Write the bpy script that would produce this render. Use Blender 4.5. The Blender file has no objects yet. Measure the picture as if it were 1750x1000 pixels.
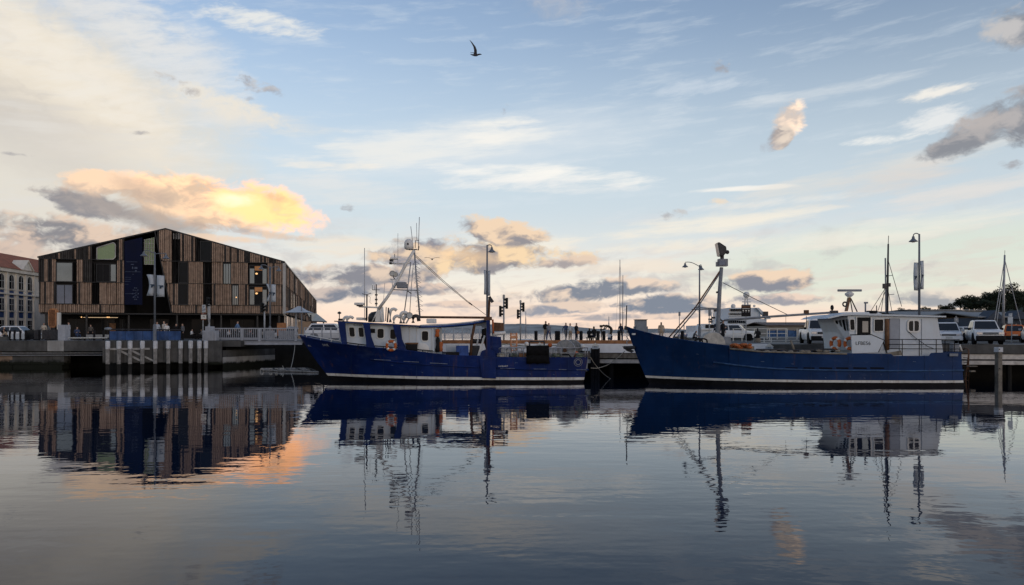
import bpy, bmesh, math, random
from mathutils import Vector, Matrix, noise as mnoise

# ------------------------------------------------------------------ camera
SC = bpy.context.scene
COL = SC.collection
F, CX, HY, CAMZ = 1300.0, 875.0, 568.0, 3.2      # focal length in photo pixels, centre column, horizon row, eye height

def X(px, D): return (px - CX) / F * D
def Z(py, D): return CAMZ - (py - HY) / F * D
def P(px, py, D): return Vector((X(px, D), D, Z(py, D)))

cam_data = bpy.data.cameras.new('camera')
cam_data.sensor_width = 36.0
cam_data.lens = F / 1750 * 36.0
cam_data.shift_y = (HY - 500.0) / 1750.0
cam_data.clip_start = 0.5
cam_data.clip_end = 20000
cam = bpy.data.objects.new('camera', cam_data)
cam.location = (0, 0, CAMZ)
cam.rotation_euler = (math.radians(90), 0, 0)
COL.objects.link(cam)
SC.camera = cam

SC.view_settings.view_transform = 'Standard'
SC.view_settings.look = 'None'
SC.view_settings.gamma = 1
SC.view_settings.exposure = 0.0
SC.view_settings.use_curve_mapping = False
SC.cycles.max_bounces = 6
SC.cycles.diffuse_bounces = 2
SC.cycles.glossy_bounces = 4
SC.cycles.transmission_bounces = 4
SC.cycles.caustics_reflective = False
SC.cycles.caustics_refractive = False

# ------------------------------------------------------------------ sun, low and veiled by cloud behind the viewer's right shoulder
SUN_EL, SUN_AZ = math.radians(5.0), math.radians(140.0)    # azimuth clockwise from +Y (the view)
sun_data = bpy.data.lights.new('sun', 'SUN')
sun_data.energy = 0.35
sun_data.angle = math.radians(25)
sun_data.color = (1.0, 0.86, 0.72)
sun = bpy.data.objects.new('sun', sun_data)
sd = Vector((math.sin(SUN_AZ) * math.cos(SUN_EL), math.cos(SUN_AZ) * math.cos(SUN_EL), math.sin(SUN_EL)))
sun.rotation_euler = sd.to_track_quat('Z', 'Y').to_euler()
sun.location = sd * 100
COL.objects.link(sun)

# ------------------------------------------------------------------ node helpers
def lin(r, g, b):
    def c(v):
        v /= 255.0
        return v / 12.92 if v <= 0.04045 else ((v + 0.055) / 1.055) ** 2.4
    return (c(r), c(g), c(b), 1.0)

class NT:
    """thin helper that adds nodes to a tree; every method returns an output socket"""
    def __init__(s, tree): s.t = tree
    def put(s, sock, v):
        if isinstance(v, bpy.types.NodeSocket): s.t.links.new(v, sock)
        elif v is not None: sock.default_value = v
    def n(s, typ, **kw):
        nd = s.t.nodes.new(typ)
        for k, v in kw.items(): setattr(nd, k, v)
        return nd
    def m(s, op, a, b=None, c=None, clamp=False):
        nd = s.n('ShaderNodeMath', operation=op, use_clamp=clamp)
        s.put(nd.inputs[0], a); s.put(nd.inputs[1], b); s.put(nd.inputs[2], c)
        return nd.outputs[0]
    def mr(s, v, a, b, c=0.0, d=1.0, kind='SMOOTHSTEP'):
        nd = s.n('ShaderNodeMapRange', interpolation_type=kind)
        for i, x in enumerate((v, a, b, c, d)): s.put(nd.inputs[i], x)
        return nd.outputs[0]
    def mix(s, f, a, b, mode='MIX'):
        nd = s.n('ShaderNodeMix', data_type='RGBA', blend_type=mode)
        s.put(nd.inputs[0], f); s.put(nd.inputs[6], a); s.put(nd.inputs[7], b)
        return nd.outputs[2]
    def vm(s, op, a, b=None):
        nd = s.n('ShaderNodeVectorMath', operation=op)
        s.put(nd.inputs[0], a); s.put(nd.inputs[1], b)
        return nd.outputs[0]
    def noise(s, vec, scale, detail=4, rough=0.5, dist=0.0, dim='3D', lac=2.0):
        nd = s.n('ShaderNodeTexNoise', noise_dimensions=dim)
        s.put(nd.inputs['Vector'], vec)
        nd.inputs['Scale'].default_value = scale; nd.inputs['Detail'].default_value = detail
        nd.inputs['Roughness'].default_value = rough; nd.inputs['Distortion'].default_value = dist
        nd.inputs['Lacunarity'].default_value = lac
        return nd.outputs[0]
    def mapping(s, vec, loc=(0, 0, 0), rot=(0, 0, 0), scale=(1, 1, 1), typ='POINT'):
        nd = s.n('ShaderNodeMapping', vector_type=typ)
        s.put(nd.inputs[0], vec)
        nd.inputs['Location'].default_value = loc; nd.inputs['Rotation'].default_value = rot; nd.inputs['Scale'].default_value = scale
        return nd.outputs[0]
    def ramp(s, f, stops, interp='LINEAR'):
        nd = s.n('ShaderNodeValToRGB'); cr = nd.color_ramp; cr.interpolation = interp
        while len(cr.elements) < len(stops): cr.elements.new(0.5)
        for e, (p, c) in zip(cr.elements, stops): e.position = p; e.color = c
        s.put(nd.inputs[0], f)
        return nd.outputs[0]
    def sep(s, v):
        nd = s.n('ShaderNodeSeparateXYZ'); s.put(nd.inputs[0], v); return nd.outputs
    def comb(s, x, y, z=0.0):
        nd = s.n('ShaderNodeCombineXYZ')
        for i, v in enumerate((x, y, z)): s.put(nd.inputs[i], v)
        return nd.outputs[0]

# ------------------------------------------------------------------ world: physical dusk sky with veils, cirrus and cumulus banks by direction
WORLD = bpy.data.worlds.new('World'); SC.world = WORLD; WORLD.use_nodes = True
WORLD.node_tree.nodes.clear()
SKY_STRENGTH = 0.15
def build_sky():
    t = NT(WORLD.node_tree)
    K = 1.0 / SKY_STRENGTH
    def c(r, g, b, k=1.0):
        l = lin(r, g, b); return (l[0] * K * k, l[1] * K * k, l[2] * K * k, 1)
    out = t.n('ShaderNodeOutputWorld')
    sky = t.n('ShaderNodeTexSky', sky_type='NISHITA')
    sky.sun_disc = False; sky.sun_elevation = SUN_EL; sky.sun_rotation = SUN_AZ
    sky.altitude = 10; sky.air_density = 1.0; sky.dust_density = 1.0; sky.ozone_density = 1.6
    tc = t.n('ShaderNodeTexCoord')
    d = t.sep(tc.outputs['Generated'])
    az = t.m('ARCTAN2', d[0], d[1]); el = t.m('ARCSINE', d[2])
    p = t.comb(az, el, 1.0)
    def lin3(ax, ay, off):                       # ax*azimuth + ay*elevation + off
        nd = t.n('ShaderNodeVectorMath', operation='DOT_PRODUCT'); t.put(nd.inputs[0], p); nd.inputs[1].default_value = (ax, ay, off)
        return nd.outputs['Value']
    def stretch(sx, sy, ox=0.0, oy=0.0, rot=0.0):
        r = math.radians(rot); ca, sa = math.cos(r), math.sin(r)
        return t.comb(lin3(ca * sx, sa * sx, ox), lin3(-sa * sy, ca * sy, oy))
    # ---- shared noises (sky features that every cloud is cut from)
    warp = t.noise(stretch(1, 1.4), 30.0, 2, .5, dim='2D')
    wv = t.m('MULTIPLY_ADD', warp, 0.022, -0.011)
    def warped(sx, sy, ox=0, oy=0, rot=0):
        nd = t.n('ShaderNodeVectorMath', operation='ADD'); t.put(nd.inputs[0], stretch(sx, sy, ox, oy, rot)); t.put(nd.inputs[1], wv); return nd.outputs[0]
    nA = t.noise(warped(1, 1.8), 12.0, 7, 0.60, dim='2D')
    nB = t.noise(warped(1, 1.8, 0.014, 0.026), 12.0, 4, 0.60, dim='2D')        # the same billows, a step towards the light
    nF = t.noise(warped(1, 1.6, 3.1, 1.7), 46.0, 4, 0.62, dim='2D')
    nS = t.noise(warped(1, 7.0, .3, .2, 4), 9.0, 5, 0.62, dim='2D')             # long streaks
    nS2 = t.noise(warped(1, 4.0, 5.3, .2, 9), 22.0, 4, 0.66, dim='2D')         # short slanting fibres
    relief = t.m('MULTIPLY_ADD', t.m('SUBTRACT', nF, .5), .5, t.m('MULTIPLY', t.m('SUBTRACT', nA, nB), 3.2))
    nE = t.m('MULTIPLY_ADD', nF, .46, t.m('MULTIPLY_ADD', nA, .86, -.16))          # billows with a frayed rim
    nz = {'A': nE, 'F': nF, 'S': nS, 'S2': nS2}
    def ang(px, py):
        a = math.atan((px - CX) / F); return a, math.atan((HY - py) / F * math.cos(a))
    def frame(px, py, rx, ry, rot):
        a, e = ang(px, py); r = math.radians(rot); ca, sa = math.cos(r), math.sin(r)
        rx = rx / F * math.cos(a) ** 2; ry = ry / F * math.cos(a)
        fu = (ca / rx, sa / rx, -(a * ca + e * sa) / rx); fv = (-sa / ry, ca / ry, (a * sa - e * ca) / ry)
        return fu, fv, a, e, rx, ry
    def field(px, py, rx, ry, rot):              # squared distance from the middle of an ellipse, 1 on its rim
        fu, fv = frame(px, py, rx, ry, rot)[:2]
        u, v = lin3(*fu), lin3(*fv)
        return t.m('MULTIPLY_ADD', v, v, t.m('MULTIPLY', u, u)), fu, fv
    # ---- clear air: the physical sky, warmed towards the horizon by haze
    base = t.mix(1.0, sky.outputs[0], (SKY_GAIN[0], SKY_GAIN[1], SKY_GAIN[2], 1), 'MULTIPLY')
    up = t.m('MAXIMUM', el, 0.0)
    col = t.mix(t.mr(up, 0.42, 0.10, 0, 0.90), base, c(208, 221, 230))
    col = t.mix(t.mr(up, 0.17, 0.02, 0, 0.95), col, c(254, 243, 224))
    col = t.mix(t.mr(up, 0.075, 0.0, 0, 0.85), col, c(258, 222, 198))
    # ---- items: (kind, px, py, rx, ry, rotation, ...) placed by direction on the sky
    items = []
    def veil(px, py, rx, ry, rot, cc, lo, hi, op, amp=.35, n='A'): items.append(('veil', px, py, rx, ry, rot, cc, lo, hi, op, amp, n))
    def streak(px, py, rx, ry, rot, op, n, cc): items.append(('streak', px, py, rx, ry, rot, op, n, cc))
    def bank(px, py, rx, ry, rot, lit, dark, amp=1.0, edge=0.25, bias=0.0, tilt=(0.35, 0.9), op=1.0, n='A', thr=0.30):
        items.append(('bank', px, py, rx, ry, rot, lit, dark, amp, edge, bias, tilt, op, n, thr))
    SKY_ITEMS(veil, streak, bank)
    def apply(col, it):
        kind, px, py, rx, ry, rot = it[:6]
        q, fu, fv = field(px, py, rx, ry, rot)
        if kind == 'veil':
            cc, lo, hi, op, amp, n = it[6:]
            dn = t.m('SUBTRACT', t.m('MULTIPLY_ADD', nz[n], amp * 2, 1.0 - amp), q)
            return t.mix(t.mr(dn, lo, hi, 0, op), col, c(*cc))
        if kind == 'streak':
            op, n, cc = it[6:]
            dn = t.m('SUBTRACT', t.m('MULTIPLY', nz[n], 1.9), q)
            return t.mix(t.mr(dn, 0.15, 1.2, 0, op), col, c(*cc))
        lit, dark, amp, edge, bias, tilt, op, n, thr = it[6:]
        dn = t.m('SUBTRACT', t.m('MULTIPLY_ADD', nz[n], amp * 1.9, 1.0 - amp * .95), q)
        msk = t.mr(dn, thr, thr + edge * 1.5, 0, op)
        k = .62
        s = lin3(*(k * (tilt[0] * fu[i] + tilt[1] * fv[i]) + (.5 + bias if i == 2 else 0) for i in range(3)))
        s = t.m('ADD', s, relief)
        return t.mix(msk, col, t.mix(t.mr(s, 0.12, 0.88), c(*dark), c(*lit)))
    # veils and the all-over faint cirrus are part of every view
    for it in [i for i in items if i[0] == 'veil' and i[3] > 250]: col = apply(col, it); items.remove(it)
    cm = t.m('MULTIPLY', t.mr(nS, 0.48, 0.80), t.mr(up, 0.03, 0.15))
    col = t.mix(t.m('MULTIPLY', cm, 0.3), col, c(222, 230, 236))
    low = t.m('MULTIPLY', t.mr(up, .004, .03), t.mr(up, .17, .07))
    col = t.mix(t.m('MULTIPLY', t.mr(nS, .46, .66), t.m('MULTIPLY', low, .45)), col, c(226, 210, 200))
    col = t.mix(t.m('MULTIPLY', t.m('MULTIPLY', t.mr(nA, .52, .70), low), .5), col, c(190, 184, 186))
    # ---- items are evaluated only in the part of the sky they lie in: a tree of cells in azimuth and elevation
    boxes = []
    for it in items:
        fu, fv, a, e, rx, ry = frame(*it[1:6]); r = math.radians(it[5])
        m = 1.28 if it[0] != 'veil' else 1.15
        hx = math.hypot(rx * math.cos(r), ry * math.sin(r)) * m; hy = math.hypot(rx * math.sin(r), ry * math.cos(r)) * m
        boxes.append((a - hx, a + hx, e - hy, e + hy))
    def bgnode(colr):
        b = t.n('ShaderNodeBackground'); b.inputs[1].default_value = SKY_STRENGTH
        t.put(b.inputs[0], colr); return b.outputs[0]
    def choose(coord, edge, lo, hi):
        ms = t.n('ShaderNodeMixShader'); t.put(ms.inputs[0], t.m('GREATER_THAN', coord, edge))
        t.t.links.new(lo, ms.inputs[1]); t.t.links.new(hi, ms.inputs[2]); return ms.outputs[0]
    def leaf(a0, a1, e0, e1):
        nonlocal t, p, nz, relief
        mine = [it for it, b in zip(items, boxes) if b[0] < a1 and b[1] > a0 and b[2] < e1 and b[3] > e0]
        if not mine: return bgnode(col)
        outer = (t, p, nz, relief)
        gt = bpy.data.node_groups.new('sky_cell', 'ShaderNodeTree')      # a small group: quick to build, evaluated only in its cell
        for nm, ty in (('p', 'Vector'), ('A', 'Float'), ('F', 'Float'), ('S', 'Float'), ('S2', 'Float'), ('relief', 'Float'), ('col', 'Color')):
            gt.interface.new_socket(nm, in_out='INPUT', socket_type='NodeSocket' + ty)
        gt.interface.new_socket('col', in_out='OUTPUT', socket_type='NodeSocketColor')
        t = NT(gt); gi = t.n('NodeGroupInput'); go = t.n('NodeGroupOutput')
        p = gi.outputs[0]; nz = dict(zip(('A', 'F', 'S', 'S2'), gi.outputs[1:5])); relief = gi.outputs[5]
        cc = gi.outputs[6]
        for it in mine: cc = apply(cc, it)
        gt.links.new(cc, go.inputs[0])
        t, p, nz, relief = outer
        g = t.n('ShaderNodeGroup'); g.node_tree = gt
        for i, v in enumerate((p, nE, nF, nS, nS2, relief, col)): t.put(g.inputs[i], v)
        return bgnode(g.outputs[0])
    def tree(edges, coord, make):                # binary search over sorted cell edges
        def rec(i, j):
            if j - i == 1: return make(edges[i], edges[j])
            k = (i + j) // 2
            return choose(coord, edges[k], rec(i, k), rec(k, j))
        return rec(0, len(edges) - 1)
    amin, amax = min(b[0] for b in boxes), max(b[1] for b in boxes)
    emin, emax = min(b[2] for b in boxes), max(b[3] for b in boxes)
    ae = [amin] + [math.atan((x - CX) / F) for x in (200, 380, 580, 780, 980, 1210, 1450, 1600)] + [amax]
    ee = [emin, .065, .12, .20, emax]
    front = tree(ae, az, lambda a0, a1: tree(ee, el, lambda e0, e1: leaf(a0, a1, e0, e1)))
    # all round: the same kind of broken bank, cut from the same billows
    g = t.m('MULTIPLY', t.mr(up, .03, .10), t.mr(up, .62, .3))
    gm = t.m('MULTIPLY', t.mr(nA, .54, .66), g)
    rest = bgnode(t.mix(gm, col, t.mix(t.mr(relief, -.45, .45), c(150, 150, 156), c(238, 212, 186))))
    sh = choose(az, amin, rest, choose(az, amax, choose(el, emin, rest, choose(el, emax, front, rest)), rest))
    t.t.links.new(sh, out.inputs[0])

SKY_GAIN = (2.17, 1.86, 1.97)
def SKY_ITEMS(veil, streak, bank):
    # cream veil of high cloud in the left half, pale green light low on the right
    veil(-60, 250, 690, 340, 6, (229, 222, 209), .05, .80, .92, .30)
    veil(70, 130, 340, 120, -27, (240, 228, 208), .10, .9, .75, .35)
    veil(10, 205, 300, 100, -20, (206, 200, 193), .10, 1.0, .45, .4)
    bank(90, 150, 330, 150, -25, (242, 233, 218), (208, 202, 196), .55, .9, .25, (.25, .8), op=.6)
    streak(120, 120, 330, 70, -24, .55, 'S2', (244, 238, 228)); streak(60, 210, 300, 70, -18, .5, 'S', (200, 195, 190)); streak(200, 250, 260, 60, -6, .45, 'S', (238, 232, 222))
    veil(1560, 450, 560, 90, 2, (216, 227, 212), .0, .9, .7, .2)
    veil(820, 250, 420, 70, 6, (226, 232, 236), .0, 1.2, .6, .5, 'S')
    for a in ((440, 36, 140, 26, -5, .9, 'S2', (236, 236, 232)), (740, 248, 290, 44, 7, .75, 'S', (240, 240, 236)), (850, 226, 110, 24, 13, .85, 'S', (248, 245, 238)), (640, 262, 160, 26, 4, .5, 'S', (236, 236, 232)),
              (930, 300, 240, 22, -3, .95, 'S', (252, 249, 242)), (970, 322, 150, 12, 0, .8, 'S', (244, 242, 238)), (880, 312, 200, 14, 1, .6, 'S2', (246, 244, 240)), (555, 282, 120, 13, 0, .9, 'S', (244, 238, 228)),
              (1600, 158, 90, 15, 6, .95, 'S2', (244, 240, 232)), (1400, 160, 280, 16, 4, .5, 'S', (228, 232, 234)), (1270, 322, 120, 6, 0, .9, 'S', (250, 246, 238)), (1330, 345, 200, 10, 2, .5, 'S2', (244, 240, 232)),
              (1510, 239, 90, 11, 0, .9, 'S2', (244, 244, 240)), (1600, 205, 90, 28, 8, .8, 'S2', (240, 240, 238)), (1200, 385, 280, 22, 5, .85, 'S', (248, 240, 224)), (1160, 420, 240, 14, 2, .6, 'S2', (248, 238, 220)),
              (1480, 300, 340, 40, 10, .6, 'S', (228, 224, 216)), (1520, 310, 190, 34, 8, .55, 'S', (224, 214, 206)), (1480, 400, 340, 28, 6, .65, 'S', (244, 240, 226)), (1640, 330, 180, 26, 8, .55, 'S', (236, 226, 216)),
              (250, 60, 280, 70, -35, .6, 'S2', (228, 228, 226)), (330, 110, 180, 90, -40, .55, 'S2', (224, 228, 232)), (180, 30, 200, 40, -20, .5, 'S2', (232, 230, 226)), (380, 178, 150, 26, -12, .9, 'F', (238, 230, 216)), (420, 200, 220, 26, -6, .5, 'S', (234, 228, 218)),
              (560, 330, 220, 40, 0, .45, 'S', (236, 232, 226)), (1180, 150, 130, 16, 2, .45, 'S2', (220, 228, 236)), (900, 410, 150, 26, 0, .9, 'S', (250, 240, 222)), (590, 420, 150, 26, 0, .7, 'S', (246, 232, 212)), (1040, 455, 240, 18, 0, .6, 'S', (248, 234, 214))):
        streak(*a)
    # far, low bands first
    bank(620, 472, 200, 30, 2, (230, 208, 188), (142, 142, 150), 1.0, .35, -.2)
    bank(560, 502, 140, 20, 4, (210, 194, 184), (134, 138, 150), 1.0, .35, -.25)
    bank(720, 494, 130, 15, 0, (230, 206, 188), (160, 158, 164), 1.1, .35, -.15)
    bank(1000, 498, 175, 24, 4, (238, 216, 196), (136, 142, 154), 1.0, .3, -.25)
    bank(950, 528, 130, 15, 4, (232, 210, 192), (156, 158, 168), 1.0, .35, -.2)
    bank(1160, 522, 150, 24, 0, (240, 218, 198), (132, 140, 154), 1.0, .3, -.25)
    bank(1050, 542, 200, 9, 0, (238, 214, 196), (176, 170, 172), 1.2, .4, -.1, n='S')
    bank(1315, 482, 112, 25, 4, (242, 216, 190), (142, 144, 154), 1.0, .3, -.12)
    bank(1330, 512, 130, 15, 0, (238, 214, 196), (164, 162, 168), 1.1, .35, -.08)
    bank(1620, 512, 175, 20, -4, (230, 218, 204), (166, 168, 172), 0.9, .3, -.15)
    bank(860, 556, 230, 9, 0, (240, 216, 198), (200, 186, 180), 1.2, .4, 0, n='S')
    bank(780, 520, 90, 9, 0, (236, 212, 194), (182, 174, 176), 1.2, .4, 0, n='S')
    # the lit pair in the middle
    bank(850, 440, 200, 36, 3, (250, 220, 180), (150, 146, 150), 1.0, .3, .0, (0.25, .7))
    bank(715, 428, 110, 34, 8, (238, 212, 184), (144, 144, 154), 1.0, .3, -.12, (0.9, .3))
    veil(790, 436, 90, 22, -6, (262, 222, 172), .2, 1.3, .8, .5)
    bank(872, 398, 108, 30, -8, (244, 216, 186), (152, 148, 152), 1.0, .28, .0, (-.1, .9))
    bank(960, 448, 70, 16, 4, (232, 208, 186), (172, 164, 164), 1.1, .35, 0)
    bank(690, 412, 40, 12, 10, (212, 202, 192), (170, 168, 170), 1.1, .35, -.1)
    # left: grey bank, then the great cloud the sunset sets alight
    bank(120, 404, 300, 46, -4, (228, 204, 184), (144, 142, 146), 1.1, .35, -.12)
    bank(10, 430, 150, 40, 0, (218, 196, 180), (168, 160, 158), 1.0, .4, -.05)
    bank(160, 352, 120, 30, -10, (196, 184, 176), (150, 148, 152), 1.0, .3, -.15)
    bank(345, 346, 232, 54, -10, (290, 238, 192), (230, 200, 172), 0.7, .28, .15, (0.35, .6))
    bank(175, 314, 95, 32, 4, (260, 224, 190), (214, 192, 174), 0.9, .35, .15, (0.2, .8))
    bank(265, 345, 120, 40, -10, (264, 226, 188), (214, 190, 168), .7, .4, .1, (.2, .7))
    veil(235, 366, 165, 26, -11, (160, 153, 151), .1, 1.0, .75, .7)
    veil(250, 330, 90, 30, -20, (196, 172, 158), .2, 1.2, .6, .6)
    bank(462, 354, 118, 48, -13, (345, 243, 168), (306, 224, 162), 0.7, .35, .22, (.15, .35))
    veil(420, 346, 100, 34, -10, (345, 246, 174), .1, 1.3, .8, .9)
    veil(404, 341, 56, 17, 4, (320, 262, 226), .2, 1.5, .9, .9)
    veil(470, 336, 30, 12, -15, (226, 194, 158), .3, 1.3, .8, .8, 'F')
    bank(440, 398, 130, 10, -6, (226, 196, 170), (176, 162, 158), 1.0, .5, 0, op=.7)
    bank(370, 408, 110, 10, 0, (246, 212, 180), (226, 196, 176), 1.2, .45, .1, op=.7)
    # small scraps
    for (px, py, rx, ry, rot) in ((288, 135, 40, 11, -4), (325, 158, 24, 11, 0), (425, 142, 46, 16, -12), (465, 152, 34, 11, -18), (428, 168, 16, 7, 0), (240, 227, 28, 6, 8), (30, 264, 50, 5, 0),
                                  (865, 186, 12, 8, 60), (1232, 113, 28, 12, -10), (1150, 366, 36, 12, 6), (1730, 281, 36, 11, -4), (600, 355, 22, 12, 0), (1245, 445, 34, 5, 4)):
        bank(px, py, rx, ry, rot, (200, 194, 190), (164, 162, 166), 1.5, .7, -.15, n='F', thr=.40, op=.75)
    bank(1224, 345, 30, 9, 0, (236, 222, 204), (206, 196, 188), 1.1, .5, .1, n='F')
    bank(1347, 207, 44, 36, 48, (276, 246, 218), (216, 202, 192), 0.9, .32, .2, (0.6, -.5))
    bank(1334, 232, 36, 26, 30, (232, 216, 200), (158, 152, 154), 1.0, .3, .0, (.7, .5))
    veil(1316, 250, 26, 16, 20, (170, 170, 178), .3, 1.4, .7, .8, 'F')
    bank(960, 14, 120, 28, -4, (196, 196, 200), (176, 184, 198), 1.1, .6, 0, op=.5)
    bank(1690, 206, 155, 44, 28, (186, 180, 178), (140, 144, 152), 1.0, .42, -.25)
    bank(1636, 244, 95, 23, 14, (178, 174, 174), (142, 145, 152), 1.0, .45, -.2)
    bank(1760, 186, 90, 60, 40, (182, 178, 178), (140, 144, 152), 1.0, .42, -.22)
    bank(1738, 40, 84, 46, -14, (196, 194, 194), (138, 145, 156), 1.0, .42, -.2, (-.6, .6))
    bank(1600, 500, 210, 13, 0, (238, 226, 210), (204, 198, 192), 1.1, .4, .1, op=.6)
build_sky()
# ------------------------------------------------------------------ materials
MATS = {}
def M(name, rgb=None, rough=0.6, metal=0.0, var=0.25, scale=3.0, bump=0.0, streak=0.0, streak_col=None, spec=None, dirt=0.0, dirt_col=(0.05, 0.04, 0.03), emit=None, attr=False, rust=0.0, tide=0.0):
    """one procedural material: base colour broken by noise, optional vertical runs (streak), patches of dirt and fine relief"""
    if name in MATS: return MATS[name]
    if spec is None: spec = 0.18 if rough >= .5 else 0.35
    m = bpy.data.materials.new(name); m.use_nodes = True
    t = NT(m.node_tree); b = m.node_tree.nodes['Principled BSDF']
    tc = t.n('ShaderNodeTexCoord'); geo = t.n('ShaderNodeNewGeometry')
    pos = geo.outputs['Position']
    n = t.noise(pos, scale, 6, 0.62)
    lo = tuple(c * (1 - var) for c in rgb) + (1,); hi = tuple(min(1, c * (1 + var)) for c in rgb) + (1,)
    col = t.mix(t.mr(n, 0.3, 0.7), lo, hi)
    if attr:                                             # each piece its own shade of the same colour
        oi = t.n('ShaderNodeAttribute', attribute_name='shade')
        col = t.mix(1.0, col, oi.outputs['Color'], 'MULTIPLY')
    if dirt:
        n2 = t.noise(pos, scale * 0.35, 7, 0.66)
        col = t.mix(t.mr(n2, 0.52, 0.74, 0, dirt), col, tuple(dirt_col) + (1,))
    if streak:
        n3 = t.noise(t.mapping(pos, scale=(1, 1, 0.07)), scale * 1.7, 5, 0.6)
        col = t.mix(t.mr(n3, 0.48, 0.72, 0, streak), col, tuple(streak_col or (0.03, 0.025, 0.02)) + (1,))
    if rust:                                             # thin rust runs and pale rubbed patches
        n4 = t.noise(t.mapping(pos, loc=(7, 3, 1), scale=(1, 1, 0.10)), 2.6, 6, 0.68)
        col = t.mix(t.mr(n4, 0.57, 0.72, 0, rust), col, (.10, .055, .035, 1))
        n5 = t.noise(t.mapping(pos, loc=(2, 9, 4), scale=(.5, 1, 1.6)), 1.4, 7, 0.7)
        col = t.mix(t.mr(n5, 0.54, 0.72, 0, rust * .5), col, (.08, .11, .20, 1))
    if tide:                                             # weed and wet up to the tide line
        zz = t.m('MULTIPLY_ADD', t.noise(pos, 1.8, 5, .65), .7, t.m('SUBTRACT', t.sep(pos)[2], .35))
        col = t.mix(t.mr(zz, tide + .18, tide - .12), col, (.012, .014, .009, 1))
    t.put(b.inputs['Base Color'], col)
    r = t.mr(n, 0.25, 0.75, max(0.02, rough - 0.10), min(1, rough + 0.10), 'LINEAR')
    t.put(b.inputs['Roughness'], r)
    b.inputs['Metallic'].default_value = metal
    b.inputs['Specular IOR Level'].default_value = spec
    if bump:
        bn = t.n('ShaderNodeBump'); bn.inputs['Strength'].default_value = 1.0; bn.inputs['Distance'].default_value = bump
        t.put(bn.inputs['Height'], t.noise(pos, scale * 5, 5, 0.6)); t.t.links.new(bn.outputs[0], b.inputs['Normal'])
    if emit:
        b.inputs['Emission Color'].default_value = tuple(emit[:3]) + (1,); b.inputs['Emission Strength'].default_value = emit[3]
    MATS[name] = m
    return m

def glass(name, rgb=(0.02, 0.025, 0.03), rough=0.04):
    if name in MATS: return MATS[name]
    return M(name, rgb, rough + 0.1, 0, 0.15, 0.6, spec=0.8)

# ------------------------------------------------------------------ objects
ROOTM = {}
def tag(o, label=None, cat=None, group=None, kind=None):
    if label: o['label'] = label
    if cat: o['category'] = cat
    if group: o['group'] = group
    if kind: o['kind'] = kind
    return o
def T(name, label, cat, loc=(0, 0, 0), rz=0.0, group=None):
    o = bpy.data.objects.new(name, None); COL.objects.link(o)
    o.empty_display_size = 0.2
    o.location = loc; o.rotation_euler = (0, 0, rz)
    ROOTM[o.name] = Matrix.Translation(Vector(loc)) @ Matrix.Rotation(rz, 4, 'Z')
    return tag(o, label, cat, group)

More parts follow.
